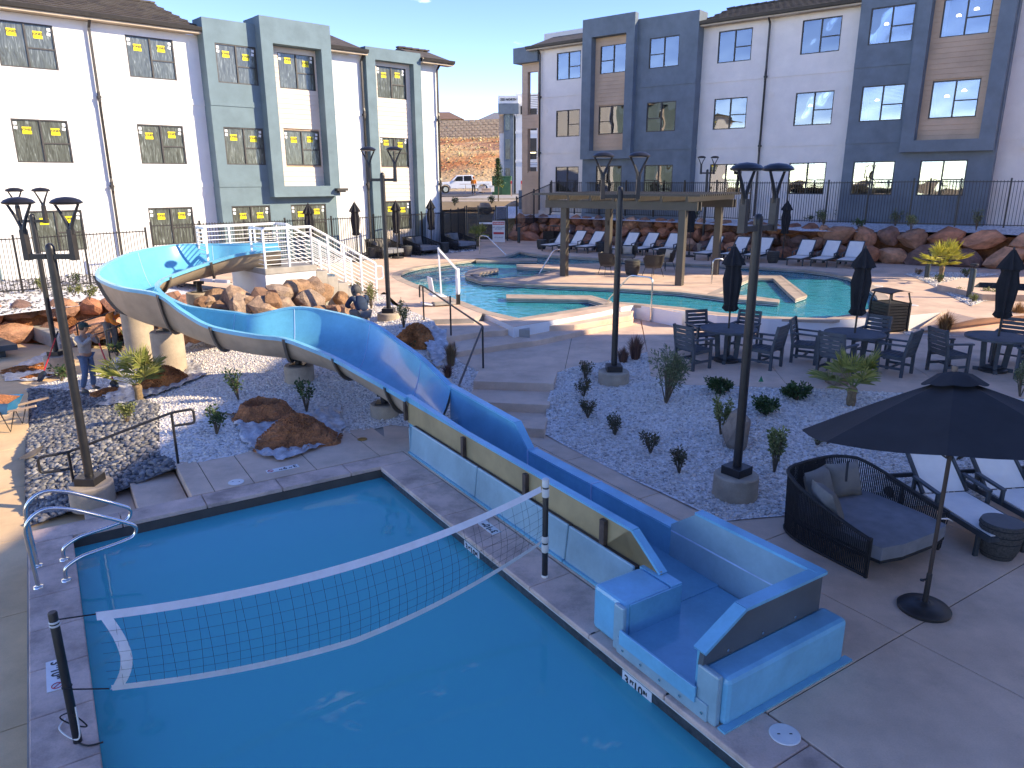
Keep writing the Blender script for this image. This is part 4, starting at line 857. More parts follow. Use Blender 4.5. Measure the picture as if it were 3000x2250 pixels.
# gravel at right beyond the pool: bed with the bollard lights
rb_ = xy('R4', U + .02, (740, 438), (900, 410), (1500, 420), (1900, 440), (1430, 490), (1135, 560), (1100, 590), (1250, 600), (1800, 660), (1850, 760), (1690, 770), (1560, 830), (1380, 740), (1180, 620), (1000, 530), (860, 475))
bed('bollard_gravel_bed', rb_, lambda x, y: np.full(len(x), U + .012), M_wgrav, .5); stones('bollard_gravel_stones', rb_, lambda x, y: np.full(len(x), U + .012), 3500, .02, .05, M_wst2, .6)
rb2 = xy('R4', PZ + .01, (730, 1150), (1100, 1100), (1400, 1160), (1450, 1210), (1150, 1200), (760, 1190)); bed('grass_gravel_bed', rb2, lambda x, y: np.full(len(x), PZ + .012), M_wgrav, .4)
# ================================================================== water slide
M_sl = mat('blue_fibreglass', (.11, .46, .62), .25, .10, .8, coat=.5, fine=.06, bscale=25, stain=.12); M_slo = mat('grey_tan_gelcoat', (.44, .345, .25), .5, .12, 2, .1, 30)
M_rim = mat('blue_rim', (.13, .50, .70), .32, .10, 2, coat=.25, fine=.06, bscale=25, stain=.10); M_clad = mat('pale_aqua_panel', (.27, .46, .52), .38, .12, 1.2, coat=.2, fine=.06, bscale=20, stain=.14)
M_seam = mat('seam_sealant', (.45, .62, .80), .5); M_tan = mat('tan_gelcoat', (.42, .31, .16), .5, .12, 2, .1, 30); M_dgrey = mat('dark_grey_panel', (.10, .115, .12), .4, .12, 2)
M_flange = mat('dark_flange', (.14, .12, .10), .5, .15, 3); M_steel = mat('brown_steel', (.10, .065, .05), .6, .3, 6, .2, 30)
ws = root('water_slide', 'long blue open water slide winding from the white-railed tower to lower pool', 'water slide', (0, 0, 0))
def twz(t, w, z): return tw(t, w, z)
ST = [((-6.35, 20.25, 2.60), (-6.7, 21.2, 2.68), 2.12), ((-7.3, 19.9, 2.50), (-7.6, 20.95, 2.66), 2.04), ((-8.0, 19.55, 2.32), (-8.5, 20.95, 2.66), 1.92), ((-8.45, 19.0, 2.17), (-9.3, 20.5, 2.68), 1.80),
      ((-8.68, 18.45, 2.07), (-9.8, 19.3, 2.62), 1.68), ((-8.72, 17.95, 2.0), (-9.98, 18.15, 2.42), 1.55), ((-8.55, 17.45, 1.92), (-9.6, 17.0, 2.27), 1.43), ((-8.15, 17.0, 1.78), (-8.6, 16.02, 2.15), 1.32),
      ((-7.5, 16.6, 1.62), (-7.6, 15.66, 2.04), 1.20), ((-6.8, 16.2, 1.60), (-6.9, 15.2, 1.75), 1.08), ((-6.1, 15.85, 1.59), (-6.2, 14.82, 1.50), .98), ((-5.6, 15.62, 1.58), (-5.25, 14.60, 1.36), .89),
      ((-4.75, 15.75, 1.72), (-4.6, 14.41, 1.33), .81), ((-3.9, 15.62, 1.63), (-4.03, 14.04, 1.25), .73), ((-3.0, 15.15, 1.48), (-3.38, 13.5, 1.15), .64), ((-2.33, 14.35, 1.27), (-2.78, 12.85, 1.05), .53),
      ((-1.72, 13.4, 1.12), (-2.17, 12.2, .945), .42), ((*tw(.6, 1.55), .88), (*tw(.55, .72), .86), .30)]
Lr = catmull([s[0] for s in ST], 8); Rr = catmull([s[1] for s in ST], 8); Zb = [float(q[0]) for q in catmull([(s[2],) for s in ST], 8)]
def section(L, Rg, zb, off=0.0):
    L, Rg = np.array(L), np.array(Rg); hv = Rg[:2] - L[:2]; W = np.hypot(*hv); hv = hv / W; out = []
    for k in range(17):
        f = k / 16; a = math.pi * f; s_ = (1 - math.cos(a)) / 2; top = L[2] * (1 - f) + Rg[2] * f if 0 else (L[2] if f < .5 else Rg[2])
        d = abs(math.cos(a)) ** 2.6; z = zb + (top - zb) * d
        p = L[:2] + hv * (W * (s_ * (1 - 2 * 0) )); n_in = 0
        x = p + hv * (off * -math.cos(a)); out.append((x[0], x[1], z - off * math.sin(a)))
    return out
inn = [section(l, r_, z) for l, r_, z in zip(Lr, Rr, Zb)]; outr = [section(l, r_, z, .05) for l, r_, z in zip(Lr, Rr, Zb)]
cuts = [0, 16, 32, 48, 64, 80, 96, 112, 128, len(inn) - 1]
for a, b in zip(cuts[:-1], cuts[1:]):
    MB().loft(inn[a:b + 1]).build('trough', M_sl, ws, True); MB().loft(outr[a:b + 1]).build('outer_shell', M_slo, ws, True)
def rim_strip(path, wd, th, flip):
    rows = []
    for i, p in enumerate(path):
        d = np.array(path[min(i + 1, len(path) - 1)]) - np.array(path[max(i - 1, 0)]); n_ = np.array([-d[1], d[0]]) / (np.hypot(d[0], d[1]) + 1e-9) * (1 if flip else -1)
        p = np.array(p); a, b = p[:2] - n_ * .015, p[:2] + n_ * wd
        rows.append([(a[0], a[1], p[2] - .02), (a[0], a[1], p[2] + th), (b[0], b[1], p[2] + th), (b[0], b[1], p[2] - .05)])
    return MB().loft(rows, closed=True, caps=True)
for a, b in zip(cuts[:-1], cuts[1:]):
    for path, fl in ((Lr, True), (Rr, False)): rim_strip(path[a:b + 1], .085, .025, fl).build('rim', M_rim, ws, True)
for a in cuts[1:-1]:
    for rows, rad, m, nm_ in (([section(Lr[a], Rr[a], Zb[a], .052), section(Lr[a], Rr[a], Zb[a], .13)], 0, M_slo, 'joint_flange'),):
        i0 = np.array(inn[max(a - 1, 0)][8]); i1 = np.array(inn[min(a + 1, len(inn) - 1)][8]); d = (i1 - i0); d = d / np.linalg.norm(d) * .03
        r4 = [[tuple(np.array(p) + k * d) for p in rows[j]] for j, k in ((0, -1), (1, -1), (1, 1), (0, 1))]
        MB().loft(r4).build(nm_, M_flange, ws)
    MB().tube([tuple(np.array(p) + np.array((0, 0, .004))) for p in inn[a]], .007, 5).build('seam', M_seam, ws)
# straight run-out with its panels
def quadbox(name, m, pts8, bev=.0): return MB().add(pts8, [(3, 2, 1, 0), (4, 5, 6, 7), (0, 1, 5, 4), (1, 2, 6, 5), (2, 3, 7, 6), (3, 0, 4, 7)]).build(name, m, ws, bevel=bev)
def tbox(name, m, t0, t1, w0, w1, z0, z1, w0t=None, w1t=None, z1b=None, bev=0.0):
    w0t = w0 if w0t is None else w0t; w1t = w1 if w1t is None else w1t; z1b = z1 if z1b is None else z1b
    return quadbox(name, m, [twz(t0, w0, z0), twz(t0, w1, z0), twz(t1, w1, z0), twz(t1, w0, z0), twz(t0, w0t, z1), twz(t0, w1t, z1), twz(t1, w1t, z1b), twz(t1, w0t, z1b)], bev)
tbox('trough_floor', M_sl, -5.6, .62, .80, 1.5, .10, .17, z1b=.30)
n0 = [-5.6, -4.6, -3.05, -1.4, .62]
for a, b in zip(n0[:-1], n0[1:]):
    za, zb_ = .79 + max(0, a + 1.4) * .04, .79 + max(0, b + 1.4) * .04
    if a < -5.5: continue
    tbox('tan_side_wall', M_tan, a, b, .715, .74, .42, za, z1b=zb_); tbox('side_wall_lining', M_sl, a, b, .745, .79, .12, za, z1b=zb_); tbox('rim', M_rim, a, b, .70, .80, za + .003, za + .03, z1b=zb_ + .03)
    tbox('wall_stiffener', M_steel, b - .04, b + .03, .655, .713, .46, zb_ - .03)
# tapered end of the near wall
quadbox('tan_side_wall', M_tan, [twz(-5.5, .715, .42), twz(-5.5, .74, .42), twz(-4.6, .74, .42), twz(-4.6, .715, .42), twz(-5.5, .715, .52), twz(-5.5, .74, .52), twz(-5.0, .74, .79), twz(-5.0, .715, .79)])
MB().prism([twz(-4.6, .745, 0)[:2], twz(-4.6, .79, 0)[:2], twz(-5.5, .79, 0)[:2], twz(-5.5, .745, 0)[:2]], .12, .5).build('side_wall_lining', M_sl, ws)
MB().add([twz(-4.6, .715, .42), twz(-4.6, .715, .79), twz(-5.06, .715, .79), twz(-5.5, .715, .5), twz(-5.5, .715, .42), twz(-4.6, .74, .42), twz(-4.6, .74, .79), twz(-5.06, .74, .79), twz(-5.5, .74, .5), twz(-5.5, .74, .42)], [(0, 1, 2, 3, 4), (9, 8, 7, 6, 5), (1, 6, 7, 2), (2, 7, 8, 3), (0, 5, 6, 1)]).build('tan_side_wall', M_tan, ws)
MB().beam(twz(-4.6, .75, .805), twz(-5.06, .75, .805), .10, .03).beam(twz(-5.06, .75, .80), twz(-5.5, .75, .50), .10, .03).build('rim', M_rim, ws)
tbox('wall_stiffener', M_steel, -4.66, -4.58, .655, .713, .46, .76)
# far wall
for a, b in ((-4.85, -3.4), (-3.4, -1.9)):
    tbox('blue_side_wall', M_sl, a, b, 1.5, 1.55, .10, .52); tbox('side_wall_shell', M_slo, a, b, 1.555, 1.60, 0.0, .50); tbox('rim', M_rim, a, b, 1.49, 1.66, .523, .55)
    tbox('seam', M_seam, b - .01, b + .01, 1.485, 1.67, .17, .556)
MB().add([twz(-1.9, 1.5, .1), twz(.62, 1.53, .1), twz(.62, 1.55, .92), twz(-1.55, 1.5, .86), twz(-1.9, 1.5, .55), twz(-1.9, 1.55, .1), twz(.62, 1.58, .1), twz(.62, 1.60, .92), twz(-1.55, 1.55, .86), twz(-1.9, 1.55, .55)], [(0, 1, 2, 3, 4), (9, 8, 7, 6, 5), (3, 2, 7, 8), (4, 3, 8, 9)]).build('blue_side_wall', M_sl, ws)
MB().beam(twz(.64, 1.58, .93), twz(-1.55, 1.55, .87), .12, .03).beam(twz(-1.55, 1.55, .87), twz(-1.9, 1.55, .55), .12, .03).build('rim', M_rim, ws)
# cladding panels along the pool
pt = [.28, -1.9, -4.05, -5.22, -5.72]
for a, b in ((.28, -1.9), (-1.9, -4.05), (-4.05, -5.2)):
    tbox('cladding_panel', M_clad, b + .008, a - .008, .575, .66, .0, .47, w0t=.625, bev=.03); tbox('cladding_foot', M_sl, b + .01, a - .01, .545, .58, .0, .03)
    tbox('ledge', M_steel, b + .008, a - .008, .66, .71, .30, .455)
tbox('end_return', M_clad, .26, .30, .58, 1.5, .0, .44, bev=.01)
# splash box at the pool edge
tbox('box_floor', M_sl, -6.75, -5.45, .06, 1.48, .08, .16)
tbox('box_side', M_rim, -5.72, -5.25, .04, .66, 0, .49, bev=.04); tbox('box_side', M_sl, -5.74, -5.72, .1, .78, .1, .48); tbox('box_side', M_rim, -5.72, -5.25, .66, .80, .1, .492)
tbox('corner_post', M_clad, -5.76, -5.62, -.01, .04, .0, .485, bev=.015)
tbox('spill_lip', M_clad, -6.85, -5.70, -.03, .03, .0, .17, bev=.01); tbox('lip_board', M_rim, -6.72, -5.75, -.045, -.02, .12, .27, bev=.005)
tbox('corner_post', M_clad, -6.93, -6.70, -.012, .05, .0, .48, bev=.015)
tbox('end_cladding', M_rim, -6.98, -6.70, .052, 1.68, .0, .46, bev=.05); tbox('end_foot', M_sl, -7.03, -6.95, .0, 1.75, 0, .02)
def wallpoly(name, m, t0, t1, prof):
    n = len(prof); vs_ = [twz(t0, w, z) for w, z in prof] + [twz(t1, w, z) for w, z in prof]
    return MB().add(vs_, [tuple(range(n)), tuple(range(2 * n - 1, n - 1, -1))] + [(i, n + i, n + (i + 1) % n, (i + 1) % n) for i in range(n)]).build(name, m, ws)
wallpoly('end_wall', M_dgrey, -6.74, -6.69, [(.0, .465), (1.56, .465), (1.56, .84), (.48, .84), (.02, .60)]); wallpoly('end_wall_lining', M_sl, -6.685, -6.65, [(.03, .12), (1.5, .12), (1.5, .83), (.48, .83), (.03, .58)])
MB().beam(twz(-6.70, .0, .60), twz(-6.70, .48, .855), .13, .03).beam(twz(-6.70, .48, .855), twz(-6.70, 1.6, .855), .13, .03).build('rim', M_rim, ws)
def wallpoly_w(name, m, w0, w1, prof):
    n = len(prof); vs_ = [twz(t, w0, z) for t, z in prof] + [twz(t, w1, z) for t, z in prof]
    return MB().add(vs_, [tuple(range(n)), tuple(range(2 * n - 1, n - 1, -1))] + [(i, n + i, n + (i + 1) % n, (i + 1) % n) for i in range(n)]).build(name, m, ws)
wallpoly_w('splash_wall', M_clad, 1.5, 1.55, [(-4.85, .1), (-6.68, .1), (-6.68, .84), (-5.2, .84), (-4.85, .58)]); wallpoly_w('splash_wall_shell', M_dgrey, 1.555, 1.60, [(-4.85, 0), (-6.72, 0), (-6.72, .84), (-5.2, .84), (-4.85, .58)])
MB().beam(twz(-6.74, 1.55, .857), twz(-5.2, 1.55, .857), .12, .03).build('rim', M_rim, ws)
tbox('seam', M_seam, -6.66, -4.86, 1.49, 1.498, .50, .515); tbox('seam', M_seam, -4.87, -4.85, .8, 1.49, .168, .18)
ME_bolt = MB().lathe([(.0, .012), (.014, .01), (.014, 0)], 8).mesh('bolt', M_chrome)
for t in (-5.8, -6.05, -6.3, -6.55, -6.8): link('bolt', ME_bolt, ws, twz(t, -.032, .07), (R(90), 0, RZP - R(90)))
for w in (.3, .75, 1.2): link('bolt', ME_bolt, ws, twz(-6.742, w, .52), (R(90), 0, RZP))
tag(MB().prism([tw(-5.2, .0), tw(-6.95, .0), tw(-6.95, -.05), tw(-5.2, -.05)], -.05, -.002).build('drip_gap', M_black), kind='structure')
# ---- concrete columns carrying the slide
def pedestal(label, x, y, z0, z1, r_, m, plate=True, zs=None, cat='column'):
    c = root('slide_column', label, cat, (x, y, z0), 0, 'concrete columns under the slide')
    MB().lathe([(r_, 0), (r_ + .005, .03), (r_, (z1 - z0) * .5), (r_, z1 - z0 - .02), (r_ - .02, z1 - z0)], 28).build('concrete_cylinder', m, c, True)
    if plate: MB().box(-.16, .16, -.16, .16, z1 - z0, z1 - z0 + .03).tube([(0, 0, z1 - z0), (0, 0, (zs or z1 + .2) - z0)], .075, 10).box(-.13, .13, -.05, .05, (zs or z1 + .2) - z0 - .08, (zs or z1 + .2) - z0).build('steel_saddle', M_dark, c)
    return c
M_col = mat('column_concrete', (.47, .37, .27), .85, .12, 3, .4, 40, fine=.1, stain=.12)
pedestal('squat concrete slide column on gravel below the middle of the blue chute', -4.55, 15.05, .15, .62, .31, M_col, zs=.80); pedestal('low concrete slide column half hidden where chute meets the run-out', -2.45, 13.35, -.05, .28, .28, M_col, zs=.50)
pedestal('concrete slide column with brown saddle beside the orange soil mound', -8.1, 16.75, -.15, 1.02, .36, M_col, zs=1.30); pedestal('tall concrete slide column under the left bend, behind kneeling orange-shirt worker', -9.45, 18.1, -.3, 1.35, .36, M_col, zs=1.55)
pedestal('concrete slide column under upper chute, right of the big blue bend', -8.6, 20.0, .2, 1.45, .36, M_col, zs=1.75)
# ---- tower, stairs and white railings
A1 = Vector((-6.68, 19.8)); ax = Vector((math.sin(R(47.6)), math.cos(R(47.6)))); ay = Vector((-ax.y, ax.x)); TZ = 2.1
tw_ = root('slide_tower', 'stucco slide platform with white railings and concrete steps', 'slide tower', (A1.x, A1.y, .4), math.atan2(ax.y, ax.x))
b0 = .4
MB().box(0, 1.5, 0, 2.3, -.2, TZ - b0 - .16).build('stucco_base', M_white, tw_); MB().box(-.03, 1.53, -.03, 2.33, TZ - b0 - .16, TZ - b0).build('platform_slab', M_concg, tw_, bevel=.01)
for k in range(6):
    MB().box(1.535 + k * .33, 1.535 + (k + 1) * .33 - .002, .02, 1.5, .2, TZ - b0 - .2 * (k + 1)).build('stair_step', M_concg, tw_, bevel=.008)
def rail_run(pts, slope_posts, name='railing', nb=9, h=1.07):
    # posts at each point, horizontal bars between
    for p in pts: MB().box(p[0] - .024, p[0] + .024, p[1] - .024, p[1] + .024, p[2] - b0, p[2] + h - b0).build('railing_post', M_wrail, tw_)
    for a, b in zip(pts[:-1], pts[1:]):
        for k in range(nb): 
            z = .10 + k * (h - .14) / (nb - 1) if nb > 1 else h
            MB().beam((a[0], a[1], a[2] - b0 + z), (b[0], b[1], b[2] - b0 + z), .016, .016).build('railing_bar', M_wrail, tw_)
        MB().beam((a[0], a[1], a[2] - b0 + h), (b[0], b[1], b[2] - b0 + h), .05, .045).build('top_rail', M_wrail, tw_)
rail_run([(.05, .85, TZ), (.05, .05, TZ), (.75, .05, TZ), (1.45, .05, TZ)], None)
rail_run([(1.45, .05, TZ), (1.95, .05, TZ - .28), (2.45, .05, TZ - .58), (3.0, .05, TZ - .90), (3.5, .05, .92)], None)
rail_run([(-.9, 2.2, TZ), (.0, 2.2, TZ), (.75, 2.2, TZ), (1.45, 2.2, TZ)], None); rail_run([(1.45, 2.2, TZ), (1.45, 1.5, TZ), (2.45, 1.48, TZ - .58), (3.5, 1.48, .92)], None); rail_run([(-.9, 2.2, TZ), (-.9, 1.6, TZ - .02)], None)
MB().tube(arc([(3.5, .05, 1.9 - b0), (3.75, .05, 1.88 - b0), (3.75, .05, 1.5 - b0), (3.52, .05, 1.5 - b0)], 4, .08), .02, 8).build('rail_return', M_wrail, tw_)
MB().obox((-.2, 1.5, TZ - b0 + .12), (.5, .9, .2)).build('start_tub', M_rim, tw_, bevel=.05)
# ================================================================== lamps
def lamp_proto():
    L = root('twin_lamp_post', 'x', 'lamp post')
    MB().lathe([(.31, 0), (.315, .02), (.31, .36), (.29, .38)], 30).build('concrete_footing', M_col, L, True)
    MB().box(-.155, .155, -.155, .155, .38, .50).build('base_cover', M_dark, L, bevel=.006)
    MB().lathe([(.062, .5), (.062, 3.88), (.058, 3.93), (.035, 3.965), (0, 3.975)], 16).build('pole', M_dark, L, True)
    MB().box(-.315, -.055, -.04, .04, 3.755, 3.825).build('crossarm', M_dark, L); MB().box(.055, .315, -.04, .04, 3.755, 3.825).build('crossarm', M_dark, L)
    for s in (-1, 1):
        a = MB().add([(s * x, y, z) for x, z in ((.29, 3.74), (.37, 3.74), (.365, 4.16), (.305, 4.16)) for y in (-.05, .05)], [(0, 2, 4, 6), (7, 5, 3, 1), (0, 1, 3, 2), (2, 3, 5, 4), (4, 5, 7, 6), (6, 7, 1, 0)]).build('arm_bracket', M_bronze, L)
        for k in (-1, 1):
            p = [(s * .335 + k * .01, 0, 4.1), (s * .335 + k * .02, 0, 4.2), (s * .335 + k * .08, 0, 4.34), (s * .335 + k * .165, 0, 4.50)]; MB().tube(p, [.038, .028, .022, .017], 8).build('yoke', M_dark, L, True)
        hd = MB().lathe([(0, -.012), (.16, -.012), (.20, .0), (.205, .016), (.17, .05), (.10, .078), (0, .09)], 24, (s * .335, 0, 4.51)).build('lamp_head', M_dark, L, True)
        MB().lathe([(0, -.016), (.14, -.016), (.14, -.013), (0, -.013)], 20, (s * .335, 0, 4.51)).build('lens', mat('lamp_lens', (.55, .55, .55), .3), hd)
    return L
lp = lamp_proto(); _gl = 'twin-headed black lamp posts'
def place_lamp(first, label, x, y, z, rz):
    global lp
    if first: lp.location = (x, y, z); lp.rotation_euler = (0, 0, rz); tag(lp, label, 'lamp post', _gl); return lp
    return dup(lp, (x, y, z), rz, label, _gl)
place_lamp(True, 'twin-headed black lamp post on round footing beside the near woven daybed', *P(2152, 1452, .04).xy, -.0, R(38))
place_lamp(False, 'twin-headed black lamp post by the purple grasses at top of the gravel bed', *P(1797, 1122, .42).xy, .30, R(0))
place_lamp(False, 'twin-headed black lamp post on footing behind blue slide, near the pool lift', *P(1140, 928, .88).xy, .62, R(-4))
place_lamp(False, 'nearest left twin lamp post rising from dark cobbles beside the handrail', *P(268, 1432, -.12).xy, -.40, R(-2))
place_lamp(False, 'further left twin lamp post just behind the worker in grey sweatshirt', P(197, 1090, -.42).x - .2, P(197, 1090, -.42).y, -.34, R(-3))
place_lamp(False, 'distant twin lamp post in front of boulder wall behind the pergola', *P(2057, 735, U).xy, U, R(6))
# ================================================================== fences
M_pick = M_dark
def fence(name, label, pts, zs, h, step=.105, post=1.9, gate=None):
    f = root(name, label, 'fence', (pts[0][0], pts[0][1], zs[0])); ox, oy, oz = pts[0][0], pts[0][1], zs[0]
    pk = {}
    for (a, b, za, zb_) in zip(pts[:-1], pts[1:], zs[:-1], zs[1:]):
        A, Bv = Vector((a[0] - ox, a[1] - oy, za - oz)), Vector((b[0] - ox, b[1] - oy, zb_ - oz)); d = Bv - A; L = d.length; rz = math.atan2(d.y, d.x)
        n = max(1, round(L / post))
        for i in range(n + 1):
            q = A + d * i / n; me = pk.setdefault('post', MB().box(-.03, .03, -.03, .03, 0, h + .08).mesh('post', M_pick)); link('post', me, f, q, (0, 0, rz))
        for z in (.10, h - .06): MB().beam(A + Vector((0, 0, z)), Bv + Vector((0, 0, z)), .03, .035).build('rail', M_pick, f)
        m = int(L / step); me = pk.setdefault('picket', MB().box(-.0095, .0095, -.0095, .0095, .06, h).mesh('picket', M_pick))
        for i in range(1, m): link('picket', me, f, A + d * i / m, (0, 0, rz))
    return f
fence('picket_fence', 'low black picket fence on the left in front of white wall', [(-18.2, 22.1), (-16.1, 23.9), (-13.2, 26.75)], [.87, .87, .92], 1.8)
fence('picket_fence', 'black picket fence behind the white slide railing and left daybeds', [(-13.25, 27.3), (-9.5, 31.2), (-6.35, 34.3), (-3.55, 38.6), (-2.75, 44.1)], [1.05, 1.0, 1.0, 1.0, 1.0], 1.82, step=.115)
fence('picket_fence', 'long black picket fence on the terrace above the right boulder wall', [(22.5, 27.9), (16.6, 31.1), (14.1, 33.5), (2.4, 45.2)], [2.5, 2.5, 2.45, 2.45], 1.83, step=.115)
fence('picket_fence', 'short black picket fence return stepping down beside the gate', [(2.35, 45.25), (.3, 43.3)], [2.3, 1.5], 1.9)
g = root('pool_gate', 'black mesh pool gate with white push bar left of boulder wall', 'gate', (-2.65, 44.1, .9), R(0))
for x in (0, .68, 1.72, 2.4): MB().box(x - .04, x + .04, -.04, .04, 0, 2.05).build('gate_post', M_dark, g)
M_mesh = mat('black_mesh', (.025, .025, .027), .7)
_nt = M_mesh.node_tree; _mx = _nt.nodes.new('ShaderNodeMixShader'); _mx.inputs[0].default_value = .42; _tb = _nt.nodes.new('ShaderNodeBsdfTransparent'); _nt.links.new(_nt.nodes['Principled BSDF'].outputs[0], _mx.inputs[1]); _nt.links.new(_tb.outputs[0], _mx.inputs[2]); _nt.links.new(_mx.outputs[0], _nt.nodes['Material Output'].inputs['Surface'])
for a, b in ((.05, .63), (.73, 1.67), (1.77, 2.35)):
    MB().box(a, b, .0, .012, .08, 1.95).build('mesh_panel', M_mesh, g); MB().box(a, b, -.02, -.001, .08, .13).box(a, b, -.02, -.001, 1.9, 1.95).build('panel_frame', M_dark, g)
MB().box(.75, 1.65, -.08, -.03, .98, 1.08).build('push_bar', M_wrail, g)
# ================================================================== boulder walls
M_boul = rand_mat('red_boulder', [(0.49, 0.20, 0.11), (0.38, 0.17, 0.11), (0.58, 0.27, 0.16), (0.29, 0.16, 0.12), (0.43, 0.22, 0.14), (0.64, 0.33, 0.20), (0.22, 0.13, 0.11), (0.52, 0.22, 0.13)], .9, 2.2, .9, 14, .05, .28)
M_boul2 = rand_mat('tan_boulder', [(.45, .27, .16), (.40, .22, .12), (.50, .33, .22), (.36, .20, .12), (.42, .30, .22)], .9, 2.5, .9, 16, .05, .25)
def boulder_mesh(seed, nsub=2):
    r_ = random.Random(seed); bm = bmesh.new(); bmesh.ops.create_icosphere(bm, subdivisions=nsub, radius=1)
    pl_ = [(Vector((r_.uniform(-1, 1), r_.uniform(-1, 1), r_.uniform(-1, 1))).normalized(), r_.uniform(.58, .86)) for _ in range(13)]
    for v in bm.verts:
        for n_, d in pl_:
            k = v.co.dot(n_) - d
            if k > 0: v.co -= n_ * k * .98
        v.co *= 1 + r_.uniform(-.035, .035)
    me = bpy.data.meshes.new('boulder'); bm.to_mesh(me); bm.free(); me.materials.append(M_boul); me.polygons.foreach_set('use_smooth', [True] * len(me.polygons)); smooth_mesh(me, 20); return me
BM = [boulder_mesh(i) for i in range(14)]
BM2 = [m.copy() for m in BM]
for m in BM2: m.materials[0] = M_boul2
def boulder_wall(name, label, path, zb_, ht, rows, size, ms, back=(.57, .82), lean=.25, big=0):
    w = root(name, label, 'boulder wall', (path[0][0], path[0][1], zb_)); P0 = Vector(path[0])
    L = [0]
    for a, b in zip(path[:-1], path[1:]): L.append(L[-1] + (Vector(b) - Vector(a)).length)
    def pos(s):
        for i in range(len(L) - 1):
            if s <= L[i + 1] + 1e-6: k = (s - L[i]) / (L[i + 1] - L[i]); d = Vector(path[i + 1]) - Vector(path[i]); return Vector(path[i]) + d * k, d.normalized()
        d = Vector(path[-1]) - Vector(path[-2]); return Vector(path[-1]), d.normalized()
    bk = Vector(back)
    runs = [(k, rows, size, big, L[-1]) for k in range(rows)] + ([(k, 2, size * 1.7, 0, big) for k in range(2)] if big else [])
    for r_, nr_, size, s_beg, s_end in runs:
        rh = ht / nr_; s = s_beg + random.uniform(0, size * .3)
        while s < s_end:
            wd = size * random.uniform(.6, 1.35) * (1.1 if r_ == 0 else .9); q, d = pos(min(s + wd / 2, L[-1]))
            q = q + bk * (lean * (r_ + .5) + random.uniform(-.06, .06)); h_ = rh * random.uniform(.95, 1.4)
            link('boulder', random.choice(ms), w, (q.x - P0.x, q.y - P0.y, rh * (r_ + .5) + random.uniform(-.04, .05) - .03), (random.uniform(-.5, .5), random.uniform(-.3, .3), math.atan2(d.y, d.x) + random.uniform(-.25, .25)), (wd * .60, random.uniform(.34, .5), h_ * .60))
            s += wd * .93
    return w
boulder_wall('boulder_wall', 'long red-brown boulder retaining wall below the upper terrace', [(25.5, 25.5), (20.35, 28.7), (15.2, 31.7), (13.2, 33.0), (8.8, 38.2), (2.0, 43.9), (.2, 44.3)], U, 1.5, 3, .85, BM, big=13.5)
MB().prism([(25.8, 26.0), (20.7, 29.2), (15.6, 32.2), (13.5, 33.5), (9.1, 38.7), (2.3, 44.5), (.2, 44.8), (.2, 46), (4, 46), (14, 36), (26, 27)], .5, 2.12).build('backfill', M_dirt, bpy.data.objects['boulder_wall'], loc=(-25.5, -25.5, -U))
boulder_wall('boulder_wall', 'sunlit red boulder wall below the left picket fence', [(-20.5, 20.6), (-16.4, 21.8), (-13.4, 23.4), (-11.6, 24.2), (-10.2, 23.6)], LP, 1.3, 2, 1.15, BM, (-.69, .73), .3)
MB().prism([(-20.5, 21.1), (-16.5, 22.3), (-13.5, 23.9), (-11.5, 24.7), (-10.3, 24.2), (-9.3, 27.5), (-14, 27), (-21, 25)], -.6, .62).build('backfill', M_dirt, bpy.data.objects['boulder_wall.001'], loc=(20.5, -20.6, -LP))
tag(MB().prism([(-20.5, 21.1), (-16.5, 22.3), (-13.5, 23.9), (-11.5, 24.7), (-8.2, 23.4), (-9.0, 27.0), (-13.2, 28.4), (-21, 25)], .3, .66).build('gravel_shelf', M_tgrav), kind='structure')
# loose boulder pile at the tower
bp_ = root('boulder_pile', 'pile of tan boulders at the foot of the slide tower', 'boulder pile', (-5.6, 19.6, .5))
bl = [(215, 905, .30), (265, 900, .26), (330, 880, .42), (545, 880, .5), (600, 950, .48), (480, 860, .3), (830, 880, .5), (850, 980, .5), (1040, 830, .5), (1150, 790, .45), (1260, 770, .42), (1400, 740, .45), (1180, 890, .4), (1330, 900, .5), (1480, 800, .4), (1700, 870, .35), (280, 960, .28), (380, 975, .32), (1050, 960, .4), (700, 940, .3), (1440, 870, .35), (960, 905, .4)]
for i, (x, y, s) in enumerate(bl):
    yy = 19.15 + max(0, (x - 900) / 800 * 2.1) - (.55 if y > 895 else 0) + (.3 if x < 420 else 0); q = PY(540 + x * .27125, 640 + y * .27125, yy); k = s * 1.0
    link('boulder', BM2[i % len(BM2)], bp_, (q.x + 5.6, q.y - 19.6, q.z - .5), (random.uniform(-.6, .6), random.uniform(-.6, .6), random.uniform(0, 6)), (k, k * .8, k * .8))
for i in range(16):
    f = i / 15; link('boulder', BM2[(i * 5) % len(BM2)], bp_, (-3.1 + 4.4 * f + 0, -1.1 + (1.9 * max(0, f - .3)) + random.uniform(-.2, .2), .28), (random.uniform(-.6, .6), random.uniform(-.6, .6), random.uniform(0, 6)), (.5, .42, .46))
def lone(name, label, x, y, z, sx, sy, sz, k, m=None):
    o = link(name, BM2[k].copy(), None, (x, y, z), (.1, .15, random.uniform(0, 3)), (sx, sy, sz)); o.data.materials[0] = m or mat('brown_rock', (.30, .22, .16), .9, .2, 2, .8, 20); return tag(o, label, 'boulder')
q = P(2155, 1325, .16); lone('boulder', 'smooth brown boulder directly behind the nearest right lamp footing', q.x + .05, q.y + .25, .42, .36, .3, .40, 2)
q = P(2460, 1140, .42); lone('boulder', 'tan boulder beside the fan palm in front of dining tables', q.x, q.y + .15, .62, .30, .26, .36, 5)
